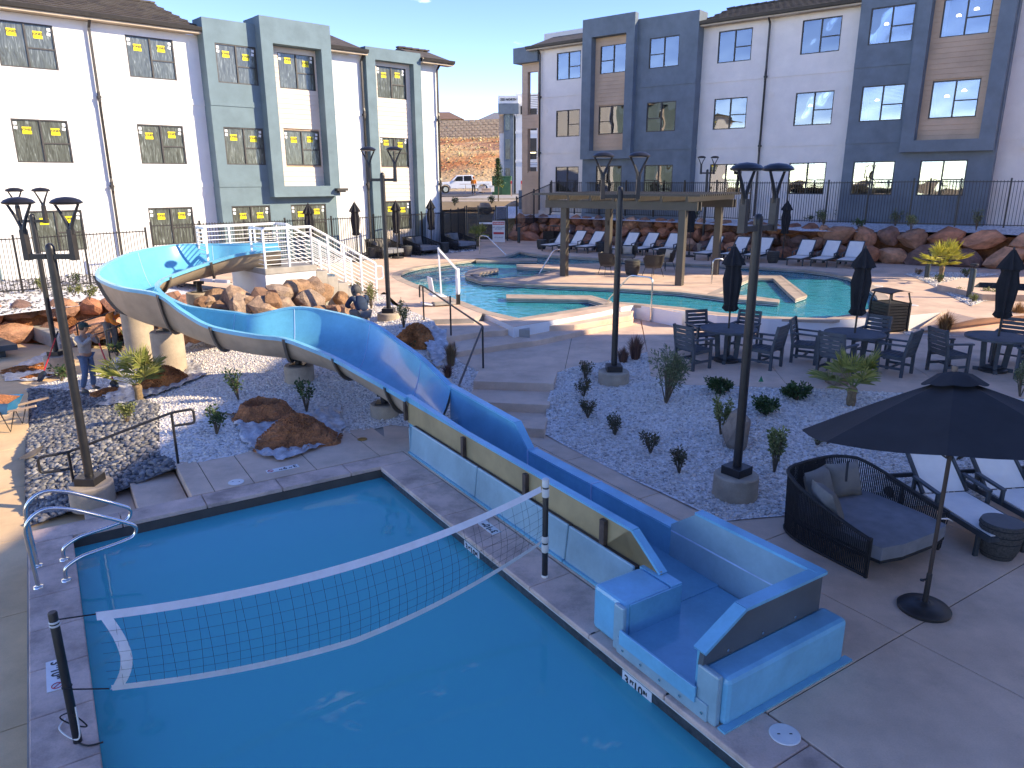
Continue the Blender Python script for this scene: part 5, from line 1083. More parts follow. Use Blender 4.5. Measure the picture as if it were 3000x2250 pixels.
q = P(1450, 590, 2.7); lone('boulder', 'grey-brown boulder by the young tree beyond the gate', -1.9, 55, 2.3, .9, .7, .55, 7); lone('boulder', 'larger dark boulder right of the young tree beyond the gate', .3, 54, 2.4, 1.1, .8, .6, 9)
lone('boulder', 'small tan boulder tucked beside the blue urn fountain', *P(1085, 860, .8).xy, .86, .3, .25, .2, 4)
# ================================================================== furniture
M_char = mat('charcoal_lumber', (.065, .078, .092), .6, .18, 6, .15, 50); M_sling = mat('white_sling', (.82, .77, .70), .8, .04, 4, .2, 300)
M_alu = mat('charcoal_aluminium', (.045, .055, .062), .45, .15, 5); M_rope = mat('black_rope', (.022, .021, .022), .8, .3, 30); M_cush = mat('grey_cushion', (.22, .225, .24), .95, .10, 5, .4, 120); M_cushw = mat('pale_cushion', (.62, .58, .50), .95, .08, 5)
M_cush2 = mat('warm_grey_pillow', (.21, .195, .175), .95, .10, 5, .4, 120); M_canv = mat('black_canvas', (.017, .017, .020), .85, .2, 3, .2, 200); M_sofa = mat('sofa_grey_cloth', (.42, .44, .48), .95, .06, 5, .3, 120); M_wick = mat('grey_wicker', (.065, .06, .055), .8, .3, 40, .5, 60)
def pillow(w, h, d, n=8):
    rows = []
    for side in (1, -1):
        for i in range(n + 1):
            row = []
            for j in range(n + 1):
                x, y = -1 + 2 * i / n, -1 + 2 * j / n; k = max(0, (1 - x ** 4) * (1 - y ** 4)) ** .5; px = 1 - .07 * (1 - y * y) * abs(x); py = 1 - .07 * (1 - x * x) * abs(y)
                row.append((x * w / 2 * px, side * d / 2 * k, y * h / 2 * py))
            rows.append(row)
    mb = MB(); mb.loft(rows[:n + 1]); mb.loft([r_[::-1] for r_ in rows[n + 1:]]); return mb
# ---- sling loungers
def lounger_proto():
    L = root('sling_lounger', 'x', 'lounger')
    for s in (-1, 1):
        MB().beam((s * .32, -.98, .30), (s * .32, .98, .30), .035, .07).build('side_rail', M_alu, L); MB().beam((s * .32, .22, .36), (s * .30, .86, .98), .035, .05).build('back_rail', M_alu, L)
        for y in (-.80, .62): MB().beam((s * .32, y, 0), (s * .32, y, .28), .05, .035, (0, 1, 0)).build('leg', M_alu, L)
        MB().beam((s * .36, -.12, .50), (s * .36, .38, .54), .06, .03).beam((s * .36, -.10, .30), (s * .36, -.10, .49), .04, .04, (0, 1, 0)).beam((s * .36, .36, .30), (s * .36, .36, .53), .04, .04, (0, 1, 0)).build('armrest', M_alu, L)
    MB().beam((-.31, -.97, .30), (.31, -.97, .30), .035, .06).build('crossbar', M_alu, L); MB().beam((-.31, .97, .30), (.31, .97, .30), .035, .06).build('crossbar', M_alu, L); MB().beam((-.3, .865, .97), (.3, .865, .97), .03, .045).build('crossbar', M_alu, L)
    MB().beam((0, -.95, .335), (0, .22, .345), .59, .012).build('seat_sling', M_sling, L); MB().beam((0, .225, .365), (0, .845, .955), .57, .012).build('back_sling', M_sling, L)
    MB().tube([(-.36, .86, .09), (-.32, .86, .09)], .09, 14).tube([(.32, .86, .09), (.36, .86, .09)], .09, 14).build('wheel', M_rope, L)
    return L
lg = lounger_proto(); RW = R(-39)
fl = [('R5', 95, 656, 'first sling lounger from the left in the row below boulder wall'), ('R5', 255, 664, 'second sling lounger from left below the boulder wall, behind pergola post'), ('R5', 435, 672, 'third sling lounger from left below boulder wall, right of pergola post'),
      ('R5', 775, 690, 'sling lounger below boulder wall partly hidden by the middle lamp post'), ('R5', 965, 694, 'middle sling lounger of the group framed by the pergola, right of lamp post'), ('R5', 1185, 702, 'right sling lounger of the group framed inside the pergola'),
      ('R5', 1592, 742, 'sling lounger far side of the pool, left of the back pergola post'), ('R5', 1850, 752, 'sling lounger far side of the pool, behind the closed umbrella of first table'), ('R5', 2080, 762, 'sling lounger far side of pool, behind the nearest right lamp post'),
      (8, 700, 251, 'left one of three sling loungers against the big boulders'), (8, 842, 257, 'middle one of three sling loungers against the big boulders'), (8, 985, 264, 'right one of three sling loungers against the big boulders')]
bd = Vector((.63, .77)); bs_ = Vector((.77, -.63))
for i, (c, x, y, lab) in enumerate(fl):
    q = at(c, x, y, U); c2 = Vector((q.x, q.y)) + bd * .80 + bs_ * .32
    if i == 0: lg.location = (c2.x, c2.y, U); lg.rotation_euler = (0, 0, RW); tag(lg, lab, 'lounger', 'loungers below the boulder wall')
    else: dup(lg, (c2.x, c2.y, U), RW + random.uniform(-.04, .04), lab, 'loungers below the boulder wall')
hd = P(2735, 1440, .35); ft = P(2960, 1580, .33); dv = Vector((ft.x - hd.x, ft.y - hd.y)).normalized(); rz = math.atan2(dv.x, -dv.y)
c0 = Vector((hd.x, hd.y)) + dv * .28 + Vector((dv.y, -dv.x)) * -.12
for k, lab in ((0, 'nearest sling lounger, right behind the open black parasol pole'), (1, 'second near sling lounger at right edge below the open parasol'), (2, 'third near sling lounger, barely visible at right edge of view')):
    c2 = c0 + Vector((-dv.y, dv.x)) * (.92 * k); dup(lg, (c2.x, c2.y, 0), rz, lab, 'near loungers on the lower deck')
# ---- woven daybeds
def daybed_proto():
    D = root('woven_daybed', 'x', 'daybed'); W, Dp = .70, .72
    path = [(-W, -.72)] + [(-W, -.72 + k * .22) for k in range(1, 4)] + [(-W * math.cos(R(a)) ** .55 if a < 90 else 0, .0 + Dp * math.sin(R(a)) ** .8) for a in range(8, 90, 10)] + [(0, Dp)]
    path = path + [(-x, y) for x, y in reversed(path[:-1])]
    def ht(y): return .50 + .30 * min(1, max(0, (y + .72) / 1.2)) ** 1.2
    top = [(x * 1.04, y * 1.03, ht(y)) for x, y in path]
    MB().tube(top, .022, 8).build('top_rail', M_rope, D, True); MB().tube([(x, y, .30) for x, y in path], .014, 6).build('middle_rail', M_rope, D); MB().tube([(x, y, .03) for x, y in path], .018, 6).build('bottom_rail', M_rope, D)
    pts = [Vector((x, y, 0)) for x, y in path]; L = [0]
    for a, b in zip(pts[:-1], pts[1:]): L.append(L[-1] + (b - a).length)
    rp = MB(); n = int(L[-1] / .024)
    for i in range(n + 1):
        s = L[-1] * i / n; k = max(j for j in range(len(L)) if L[j] <= s + 1e-9); k = min(k, len(pts) - 2); f = (s - L[k]) / (L[k + 1] - L[k]); q = pts[k].lerp(pts[k + 1], f); h_ = ht(q.y)
        rp.beam((q.x, q.y, .03), (q.x * 1.04, q.y * 1.03, h_), .013, .010, (q.x, q.y, .0001))
    o = rp.build('woven_rope', M_rope, D); o['kind'] = 'stuff'
    for x, y in ((-.68, -.70), (.68, -.70), (-.55, .5), (.55, .5)): MB().beam((x, y, 0), (x, y, .5 if y < 0 else .7), .035, .035, (0, 1, 0)).build('leg', M_rope, D)
    pl_ = [(x * .93, y * .93) for x, y in path]; pl_[0] = (-.6, -.80); pl_[-1] = (.6, -.80); pl_ = [(-.3, -.86)] + pl_[0:] + [(.3, -.86)]
    MB().prism(pl_[::-1], .20, .235).build('seat_base', M_rope, D); MB().prism(pl_[::-1], .24, .40).build('mattress', M_cush, D, bevel=.05, seg=3)
    me = pillow(.50, .46, .20).mesh('pillow', M_cush2, 60)
    for x, y, rz_, t, m in ((-.18, .42, .15, -.35, 0), (.28, .40, -.25, -.35, 0), (-.52, .02, 1.15, -.4, 0)): link('pillow', me, D, (x, y, .60), (t, 0, rz_))
    return D
db = daybed_proto(); db.location = (4.30, 8.36, 0); db.rotation_euler = (0, 0, R(28.7)); tag(db, 'near black woven daybed with grey mattress and three pillows beside parasol', 'daybed', 'woven daybeds')
for c, x, y, lab in ((6, 1400, 372, 'first black woven daybed at foot of the left fence, nearest slide stairs'), (6, 1660, 350, 'middle black woven daybed at foot of the left fence'), (6, 1925, 318, 'far black woven daybed at foot of the left fence, beside the palm')):
    q = at(c, x, y, U); dup(db, (q.x, q.y, U), R(52), lab, 'woven daybeds')
# ---- woven drum side tables
def drum(label, x, y, z, s=1.0, first=[None]):
    if first[0] is None:
        D = root('woven_side_table', label, 'side table', (x, y, z), 0, 'woven drum side tables'); MB().lathe([(.17, 0), (.215, .12), (.232, .30), (.232, .43), (.225, .44)], 28).build('woven_drum', M_wick, D, True); MB().lathe([(.0, .44), (.222, .44), (.222, .452), (0, .452)], 28).build('table_top', M_alu, D); first[0] = D
        for k in range(5): MB().tube([((.19 + .045 * min(1, k / 2.5)) * math.cos(a), (.19 + .045 * min(1, k / 2.5)) * math.sin(a), .06 + k * .085) for a in np.linspace(0, 2 * math.pi, 25)[:-1]], .006, 5, closed=True).build('weave_band', M_rope, D)
        D.scale = (s,) * 3; return D
    return dup(first[0], (x, y, z), 0, label, 'woven drum side tables', scale=s)
q = P(2938, 1640, 0); drum('near woven drum side table between parasol and right lounger', q.x, q.y + .12, 0, 1.0)
for c, x, y, lab in ((6, 1565, 372, 'woven drum table between first and middle left daybeds'), (6, 1830, 345, 'woven drum table between middle and far left daybeds'), (6, 1320, 385, 'woven drum table at left end of the daybed row by stairs'), ('R5', 90, 640, 'dark woven drum left of the first lounger below boulder wall'), ('R5', 670, 668, 'dark woven drum between third lounger and pergola back post'), (8, 628, 240, 'dark round woven planter left of the three loungers'), ('R5', 985, 895, 'low woven drum table in the middle of the pergola chairs')):
    q = at(c, x, y, U); drum(lab, q.x, q.y + .2, U, 1.25 if 'pergola chairs' in lab else 1.1)
# ---- grey sofas behind the loungers
def sofa(label, x, y, z, rz_, w=1.5, first=[None]):
    S_ = root('outdoor_sofa', label, 'sofa', (x, y, z), rz_, 'grey outdoor sofas'); MB().box(-w / 2, w / 2, -.4, .42, .10, .26).build('base', M_alu, S_)
    for sx in (-1, 1):
        for yy in (-.36, .38): MB().box(sx * (w / 2 - .04) - .02, sx * (w / 2 - .04) + .02, yy - .02, yy + .02, 0, .10).build('leg', M_alu, S_)
    for sx in (-1, 1):
        MB().box(sx * w / 4 - w / 4 + .02, sx * w / 4 + w / 4 - .02, -.4, .24, .262, .42).build('seat_cushion', M_sofa, S_, bevel=.04, seg=3); MB().obox((sx * w / 4, .30, .66), (w / 2 - .04, .16, .50), (-.2, 0, 0)).build('back_cushion', M_sofa, S_, bevel=.05, seg=3)
    MB().box(-w / 2, w / 2, .43, .47, .26, .82).build('back_frame', M_alu, S_); return S_
for c, x, y, lab, w in (('R5', 750, 590, 'grey outdoor sofa behind pergola back post and loungers', 1.5), ('R5', 1090, 600, 'grey outdoor sofa behind the loungers in middle of the pergola', 1.7), ('R5', 1370, 612, 'grey outdoor sofa behind loungers next to right front pergola post', 1.3), ('R5', 1935, 650, 'grey outdoor sofa behind loungers right of the pergola', 1.6)):
    q = at(c, x, y, U); sofa(lab, q.x + .3, q.y + .2, U, RW, w)
q = at('R1', 270, 850, .4); sofa('grey cushioned sofa under the slide, left of the tower boulders', q.x, q.y, .1, R(-25), 1.4)
# ---- dining tables and chairs
def chair_proto():
    C = root('slatted_armchair', 'x', 'chair')
    for s in (-1, 1):
        MB().beam((s * .26, -.25, 0), (s * .26, -.25, .63), .045, .06, (0, 1, 0)).build('leg', M_char, C); MB().beam((s * .26, .24, 0), (s * .26, .24, .42), .045, .06, (0, 1, 0)).build('leg', M_char, C); MB().beam((s * .26, .24, .42), (s * .255, .34, .95), .045, .055, (0, 1, 0)).build('back_post', M_char, C)
        MB().beam((s * .27, -.30, .645), (s * .265, .30, .66), .075, .03).build('armrest', M_char, C); MB().beam((s * .26, -.22, .17), (s * .26, .22, .17), .03, .05).build('stretcher', M_char, C); MB().beam((s * .25, -.24, .385), (s * .25, .24, .37), .03, .06).build('seat_rail', M_char, C)
    for k in range(6): MB().beam((-.27, -.235 + k * .088, .425 - k * .004), (.27, -.235 + k * .088, .425 - k * .004), .076, .022).build('seat_slat', M_char, C)
    for k in range(6): f = .10 + k * .165; MB().beam((-.232, .24 + .10 * f + .012, .42 + .53 * f), (.232, .24 + .10 * f + .012, .42 + .53 * f), .022, .07).build('back_slat', M_char, C)
    MB().beam((-.24, 0, .17), (.24, 0, .17), .05, .03).build('stretcher', M_char, C); return C
ch = chair_proto(); ch_first = [True]
def table(label, x, y):
    T = root('round_dining_table', label, 'table', (x, y, PZ), R(20), 'round slatted dining tables'); r_ = .61
    for k in range(11):
        xc = -.555 + k * .111; hw = .0535; L = math.sqrt(max(.01, (r_ - .01) ** 2 - (abs(xc) + 0 * hw) ** 2)); e = lambda xx: math.sqrt(max(.001, (r_ - .03) ** 2 - xx * xx)); x0, x1 = max(-.575, xc - hw), min(.575, xc + hw)
        MB().prism([(x0, -e(x0)), (x1, -e(x1)), (x1, e(x1)), (x0, e(x0))], .715, .742).build('top_slat', M_char, T)
    MB().lathe([(r_ - .075, .70), (r_, .70), (r_, .745), (r_ - .03, .748), (r_ - .03, .742), (r_ - .075, .714), (r_ - .075, .70)], 40).build('top_rim', M_char, T)
    for a in range(4):
        an = R(45 + 90 * a); c_, s_ = math.cos(an), math.sin(an); MB().beam((c_ * .19, s_ * .19, .06), (c_ * .24, s_ * .24, .70), .07, .10, (c_, s_, 0)).build('leg', M_char, T); MB().beam((0, 0, .04), (c_ * .36, s_ * .36, .035), .07, .07).build('foot', M_char, T)
    MB().lathe([(.0, .08), (.17, .08), (.17, .11), (0, .11)], 18).build('lower_ring', M_char, T); MB().box(-.30, .30, -.04, .04, .66, .70).box(-.04, .04, -.30, .30, .658, .698).build('top_brace', M_char, T)
def closed_umbrella_mesh():
    prof = []; n = 16; rows = []
    for z, r_, amp in ((1.08, .085, .35), (1.14, .13, .35), (1.22, .105, .3), (1.45, .13, .28), (1.75, .155, .28), (1.98, .12, .25), (2.04, .135, .25), (2.05, .19, .3), (2.16, .15, .3), (2.30, .085, .25), (2.42, .03, .1)):
        rows.append([(r_ * (1 + amp * (1 if k % 2 else -.6)) * math.cos(2 * math.pi * k / n), r_ * (1 + amp * (1 if k % 2 else -.6)) * math.sin(2 * math.pi * k / n), z) for k in range(n)])
    return MB().loft(rows, closed=True, caps=True)
def closed_proto():
    Uo = root('closed_umbrella', 'x', 'umbrella'); MB().tube([(0, 0, 0.02), (0, 0, 2.45)], .02, 10).build('pole', M_bronze, Uo); closed_umbrella_mesh().build('folded_canopy', M_canv, Uo, 50)
    MB().lathe([(.0, 2.48), (.022, 2.46), (.025, 2.43), (0, 2.41)], 8).build('finial', M_bronze, Uo); MB().tube([(.14 * math.cos(a), .14 * math.sin(a), 1.22) for a in np.linspace(0, 6.283, 13)[:-1]], .008, 5, closed=True).build('tie_strap', M_canv, Uo)
    MB().lathe([(.26, .0), (.26, .05), (.22, .075), (.05, .09), (.04, .22), (.025, .23)], 24).build('base', M_bronze, Uo, True); return Uo
cu = closed_proto(); cu_first = [True]
def put_umb(label, x, y, z, s=1.0):
    if cu_first[0]: cu_first[0] = False; cu.location = (x, y, z); tag(cu, label, 'umbrella', 'closed black umbrellas'); cu.scale = (s,) * 3
    else: dup(cu, (x, y, z), random.uniform(0, 1), label, 'closed black umbrellas', scale=s)
TB = [((350, 805), 'round slatted dining table nearest the middle lamp post', [(150, 842, 'front left'), (205, 752, 'back left'), (455, 742, 'back right'), (550, 835, 'front right')]),
      ((1070, 838), 'round slatted dining table in the middle of the plaza', [(805, 808, 'left'), (975, 888, 'front'), (1262, 868, 'right front'), (1225, 762, 'right back')]),
      ((1890, 862), 'round slatted dining table at right edge of the plaza', [(1600, 872, 'left'), (2015, 782, 'back right'), (2080, 905, 'right front')])]
for ti, ((tx, ty), lab, chs) in enumerate(TB):
    q = at(8, tx, ty, PZ); table(lab, q.x, q.y); put_umb('closed black umbrella through the ' + ('left', 'middle', 'right')[ti] + ' dining table', q.x, q.y, PZ, 1.04)
    for x, y, pos in chs:
        c2 = at(8, x, y, PZ); d = Vector((q.x - c2.x, q.y - c2.y)).normalized(); c2 = Vector((q.x, q.y)) - d * max(.86, min(1.05, (Vector((q.x, q.y)) - Vector((c2.x, c2.y))).length)); rz_ = math.atan2(d.x, -d.y); l2 = 'charcoal slatted armchair at the %s of the %s dining table' % (pos, ('left', 'middle', 'right')[ti])
        if ch_first[0]: ch_first[0] = False; ch.location = (c2.x, c2.y, PZ); ch.rotation_euler = (0, 0, rz_); tag(ch, l2, 'chair', 'charcoal armchairs at the dining tables')
        else: dup(ch, (c2.x, c2.y, PZ), rz_ + random.uniform(-.12, .12), l2, 'charcoal armchairs at the dining tables')
for u, yy, lab in ((906, 31.2, 'closed umbrella behind the white slide railing'), (1041, 32.8, 'closed umbrella beside the first left daybed'), (1161, 34.2, 'closed umbrella behind the middle left daybed'), (1263, 36.5, 'closed umbrella at the corner of the white building'), (2302, 33.0, 'closed umbrella against boulder wall right of pergola')):
    put_umb(lab, PY(u, 650, yy).x, yy, U, 1.06)
q = P(2018, 752, U); put_umb('closed umbrella behind the right front pergola post', q.x, q.y, U, 1.04)
# ---- open parasol
ou = root('open_parasol', 'large open black parasol on round base over the near daybed', 'umbrella', (*P(2706, 1785, 0).xy, 0), R(12))
MB().lathe([(.255, 0), (.26, .03), (.235, .055), (.12, .075), (.06, .085), (.045, .10)], 32).build('base', M_bronze, ou, True); MB().tube([(0, 0, .08), (0, 0, 2.45)], .021, 12).build('pole', mat('brown_pole', (.06, .04, .032), .45), ou); MB().lathe([(.028, .08), (.028, .42), (.022, .43)], 12).build('pole_sleeve', M_bronze, ou)
MB().tube([(-.075, 0, .36), (-.02, 0, .36)], .012, 8).lathe([(.022, 0), (.022, .012)], 8, (-.08, 0, .352)).build('locking_knob', M_dark, ou); MB().tube([(.02, 0, 1.05), (.09, -.02, 1.05), (.14, -.02, 1.02)], .009, 6).build('crank_handle', M_chrome, ou)
n8, Rr8, zt, ze = 8, 1.42, 2.52, 1.93
_n0 = set(ou.children)
for k in range(n8):
    a0, a1 = 2 * math.pi * k / n8, 2 * math.pi * (k + 1) / n8; rows = []
    for f in np.linspace(.10, 1, 8):
        row = []
        for g_ in np.linspace(0, 1, 7):
            p = Vector((math.cos(a0), math.sin(a0))).lerp(Vector((math.cos(a1), math.sin(a1))), g_) * (Rr8 * f); row.append((p.x, p.y, zt - (zt - ze) * (f ** 1.12) - .05 * math.sin(math.pi * g_) * f * (1.1 - .6 * f)))
        rows.append(row)
    MB().loft(rows).build('canopy_panel', M_canv, ou, True); MB().tube([(math.cos(a0) * Rr8 * f, math.sin(a0) * Rr8 * f, zt - (zt - ze) * f ** 1.12 - .02) for f in (.05, .3, .6, .99)], .008, 5).build('rib', M_bronze, ou); MB().tube([(math.cos(a0) * .05, math.sin(a0) * .05, 1.72), (math.cos(a0) * .74, math.sin(a0) * .74, zt - (zt - ze) * .52 ** 1.12 - .03)], .006, 5).build('strut', M_bronze, ou)
vt = []
for f, z in ((.03, 2.585), (.11, 2.55), (.215, 2.45)): vt.append([(f * 1.35 * math.cos(2 * math.pi * k / 24), f * 1.35 * math.sin(2 * math.pi * k / 24), z + (.0 if k % 3 else .014) * (f > .1)) for k in range(24)])
MB().loft(vt, closed=True, caps=False).build('vent_cap', M_canv, ou, True); MB().lathe([(0, 2.65), (.025, 2.64), (.03, 2.61), (.02, 2.58), (.02, 2.5)], 10).build('finial', mat('wood_finial', (.20, .14, .10), .6), ou, True)
MB().tube([(-1.40, -.30, 1.79), (-1.44, -.34, 1.70), (-1.46, -.36, 1.62)], .012, 5).build('tie_strap', M_canv, ou)
_Mt = Matrix.Translation((0, 0, 1.95)) @ Matrix.Rotation(R(12), 4, 'Z').inverted() @ Matrix.Rotation(R(-13), 4, 'X') @ Matrix.Rotation(R(12), 4, 'Z') @ Matrix.Translation((0, 0, -1.95))
for o in ou.children:
    if o not in _n0: o.matrix_local = _Mt @ o.matrix_local
# ---- pergola
Ap, Bp, Cp = (at('R5', x, y, U) for x, y in ((310, 900), (1440, 992), (1790, 885))); Dp_ = Ap + Cp - Bp; d1 = (Bp - Ap); L1 = d1.length; d2 = (Cp - Bp); L2 = d2.length; rz_ = math.atan2(d1.y, d1.x)
M_perg = mat('taupe_steel', (.075, .062, .048), .5, .12, 2, .1, 40)
pg = root('pergola', 'taupe slatted-roof pergola standing on the pool island', 'pergola', (Ap.x, Ap.y, U), rz_); sk = (d2.x * math.cos(rz_) + d2.y * math.sin(rz_)); dp = (-d2.x * math.sin(rz_) + d2.y * math.cos(rz_))
for x, y in ((0, 0), (L1, 0), (L1 + sk, dp), (sk, dp)): MB().box(x - .12, x + .12, y - .12, y + .12, 0, 2.55).build('post', M_perg, pg, bevel=.008)
for y, o in ((0, 0), (dp, sk)):
    for dy in (-.16, .16): MB().box(-.75 + o, L1 + .55 + o, y + dy - .035, y + dy + .035, 2.50, 2.78).build('beam', M_perg, pg, bevel=.005)
for k in range(7):
    x = -.45 + k * (L1 + .75) / 6; MB().add([(x + sk * t / dp + q_, t, z) for t in (-.55, dp + .55) for q_, z in ((-.04, 2.785), (.04, 2.785), (.04, 2.96), (-.04, 2.96))], [(0, 1, 2, 3), (7, 6, 5, 4), (0, 4, 5, 1), (1, 5, 6, 2), (2, 6, 7, 3), (3, 7, 4, 0)]).build('rafter', M_perg, pg)
for k in range(26):
    t = -.75 + k * (dp + 1.5) / 25; o = sk * t / dp; MB().box(-.95 + o, L1 + .85 + o, t - .03, t + .03, 2.965, 3.03).build('roof_slat', M_perg, pg)
MB().box(sk - .14, sk + .14, dp - .14, dp + .14, .25, .5).build('post_outlet', M_wrail, pg); MB().box(sk - .03, sk + .03, dp - .17, dp - .121, 1.7, 1.9).build('post_light', M_bronze, pg)
# ---- wicker tub chairs
def tub_proto():
    C = root('wicker_tub_chair', 'x', 'chair')
    pts = [(.33 * math.cos(R(a)), .33 * math.sin(R(a))) for a in range(-20, 201, 11)]
    MB().loft([[(x * 1.18, y * 1.18, .80 if y > 0 else .68) for x, y in pts], [(x * 1.05, y * 1.05, .5) for x, y in pts], [(x * .85, y * .85, .34) for x, y in pts]]).build('wicker_shell', M_wick, C, True)
    rp = MB()
    for x, y in [(.33 * math.cos(R(a)), .33 * math.sin(R(a))) for a in range(-20, 201, 5)]: rp.tube([(x * .88, y * .88, .33), (x * 1.07, y * 1.07, .5), (x * 1.2, y * 1.2, .80 if y > 0 else .68)], .009, 4)
    o = rp.build('wicker_rods', M_wick, C); o['kind'] = 'stuff'
    MB().tube([(x * 1.18, y * 1.18, .81 if y > 0 else .69) for x, y in pts], .018, 6).build('top_rail', M_bronze, C)
    MB().lathe([(.0, .33), (.29, .33), (.31, .38), (.30, .45), (.25, .47), (0, .475)], 24).build('seat_cushion', M_cush2, C, True); link('pillow', pillow(.42, .36, .16).mesh('pillow', M_cushw, 60), C, (0, .2, .63), (-.25, 0, 0))
    for x, y in ((-.2, -.2), (.2, -.2), (-.2, .2), (.2, .2)): MB().tube([(x, y, .34), (x * 1.4, y * 1.4, 0)], .012, 6).build('leg', M_dark, C)
    return C
tc_ = tub_proto(); ct = at('R5', 985, 872, U)
for i, (x, y, lab) in enumerate(((740, 884, 'wicker tub chair front left under the pergola, its back to us'), (930, 800, 'wicker tub chair back left under the pergola with white pillow'), (1180, 905, 'wicker tub chair front right under the pergola, its back to us'), (1300, 840, 'wicker tub chair back right under the pergola'))):
    q = at('R5', x, y, U); d = Vector((ct.x - q.x, ct.y - q.y)); r2 = math.atan2(d.x, -d.y)
    if i == 0: tc_.location = (q.x, q.y, U); tc_.rotation_euler = (0, 0, r2); tag(tc_, lab, 'chair', 'wicker chairs under the pergola')
    else: dup(tc_, (q.x, q.y, U), r2, lab, 'wicker chairs under the pergola')
# ---- litter bins
def bin_(label, x, y, z, rz_):
    b = root('litter_bin', label, 'litter bin', (x, y, z), rz_, 'black slatted litter bins'); s = .33
    for sx, sy in ((-1, -1), (1, -1), (1, 1), (-1, 1)): MB().beam((sx * s, sy * s, 0), (sx * s, sy * s, .78), .05, .05, (0, 1, 0)).build('corner_post', M_dark, b); MB().beam((sx * s, sy * s, .78), (sx * s * .85, sy * s * .85, 1.03), .03, .03, (0, 1, 0)).build('hood_post', M_dark, b)
    for k in range(9):
        z0 = .06 + k * .08
        for a in range(4): MB().obox((math.sin(R(90 * a)) * s, -math.cos(R(90 * a)) * s, z0 + .03), (2 * s - .06, .02, .062), (0, 0, R(90 * a))).build('slat', M_dark, b)
    MB().box(-s + .03, s - .03, -s + .03, s - .03, .02, .74).build('liner', M_rope, b)
    mb = MB(); mb.loft([[(x, y, 1.04 + .06 * (1 - (x / .36) ** 2)) for y in (-.36, .36)] for x in np.linspace(-.36, .36, 9)]); mb.loft([[(x, y, 1.02 + .06 * (1 - (x / .36) ** 2)) for y in (.36, -.36)] for x in np.linspace(-.36, .36, 9)]); mb.build('hood', M_dark, b, True)
q = at(8, 1290, 622, PZ); bin_('black slatted litter bin with curved hood beside the pool corner', q.x - .1, q.y - .1, PZ, R(15)); q = at('R5', 190, 600, U); bin_('black slatted litter bin behind the first lounger at boulder wall', q.x, q.y, U, RW)
# ---- bollard lights
def bollard(label, x, y, z, st=False):
    b = root('bollard_light', label, 'bollard', (x, y, z), 0, 'bollard lights'); MB().lathe([(.085, 0), (.085, .84), (.075, .875), (.04, .89)], 20).build('post', mat('green_black_metal', (.03, .045, .045), .4), b, True); MB().lathe([(0, 1.04), (.10, 1.035), (.115, 1.02), (.115, .99), (.0, .985)], 20).build('cap', M_dark, b, True)
    for a in range(3): MB().tube([(.06 * math.cos(a * 2.09), .06 * math.sin(a * 2.09), .87), (.07 * math.cos(a * 2.09), .07 * math.sin(a * 2.09), .99)], .008, 5).build('cap_rod', M_dark, b)
    if st: MB().box(-.06, .06, -.10, -.088, .70, .86).build('yellow_sticker', M_yel, b)
q = at('R4', 995, 492, U); bollard('bollard light standing in front of the yellow-green palm', q.x, q.y, U); q = at('R4', 1525, 735, U); bollard('bollard light in white gravel left of right dining umbrella', q.x, q.y, U)
q = at('R2', 430, 880, LP); bollard('bollard light with yellow sticker before the left boulder wall', q.x, q.y, LP, True); q = at(3, 622, 1455, U); bollard('distant bollard light beside the gate sign', q.x, q.y, U)
# ================================================================== rails, net, small fittings
def rail(name, label, parts, m, r_=.021, cat='handrail', group=None):
    p0 = Vector(parts[0][1][0]); o = root(name, label, cat, p0, 0, group)
    for nm_, pts, rad in parts: MB().tube([Vector(p) - p0 for p in arc(pts, 5, rad)], r_, 10).build(nm_, m, o, True)
    return o
def V3(c, x, y, z): return tuple(at(c, x, y, z))
# ladder rails at the near left corner
for t, lab in ((-.72, 'far chrome ladder rail looping over the near left pool corner'), (-1.28, 'near chrome ladder rail looping over the near left pool corner')):
    pr = [(-4.72, 0), (-4.74, .78), (-4.55, .93), (-4.30, .86), (-3.86, .60), (-3.66, .47), (-3.70, .34), (-3.9, .30), (-4.28, .25), (-4.45, .15), (-4.45, 0)]
    o = rail('ladder_rail', lab, [('rail', [twz(t, w, z) for w, z in pr], .12)], M_chrome, .022, group='chrome ladder rails')
    for w in (-4.72, -4.45): MB().lathe([(.055, 0), (.05, .012), (.025, .018)], 16).build('escutcheon', M_chrome, o, True, loc=tuple(Vector(twz(t, w, .002)) - Vector(twz(t, -4.72, 0))))
def chrome(label, a, b, h, top=.35):
    a, b = Vector(a), Vector(b); d = Vector((b.x - a.x, b.y - a.y, 0)); ta = a + Vector((0, 0, h)); tb = a + d * top + Vector((0, 0, h)); return rail('pool_rail', label, [('rail', [a, ta, tb, b], .14)], M_chrome, .024, group='chrome pool entry rails')
chrome('chrome entry rail at far left bend of the upper pool', V3(3, 358, 1530, U), V3(3, 560, 1560, U - .15), .88, .25)
chrome('chrome entry rail left of the front pergola post', V3(7, 1210, 352, U), V3(7, 1040, 385, U - .15), .85, .35)
chrome('tall chrome rail from plaza step over the pool wall', V3(7, 1845, 715, PZ), V3(7, 1505, 600, U - .15), 1.25, .45)
chrome('chrome entry rail right of the pergola by the sunk bench', V3(8, 265, 358, U), V3(8, 440, 372, U - .15), .85, .3)
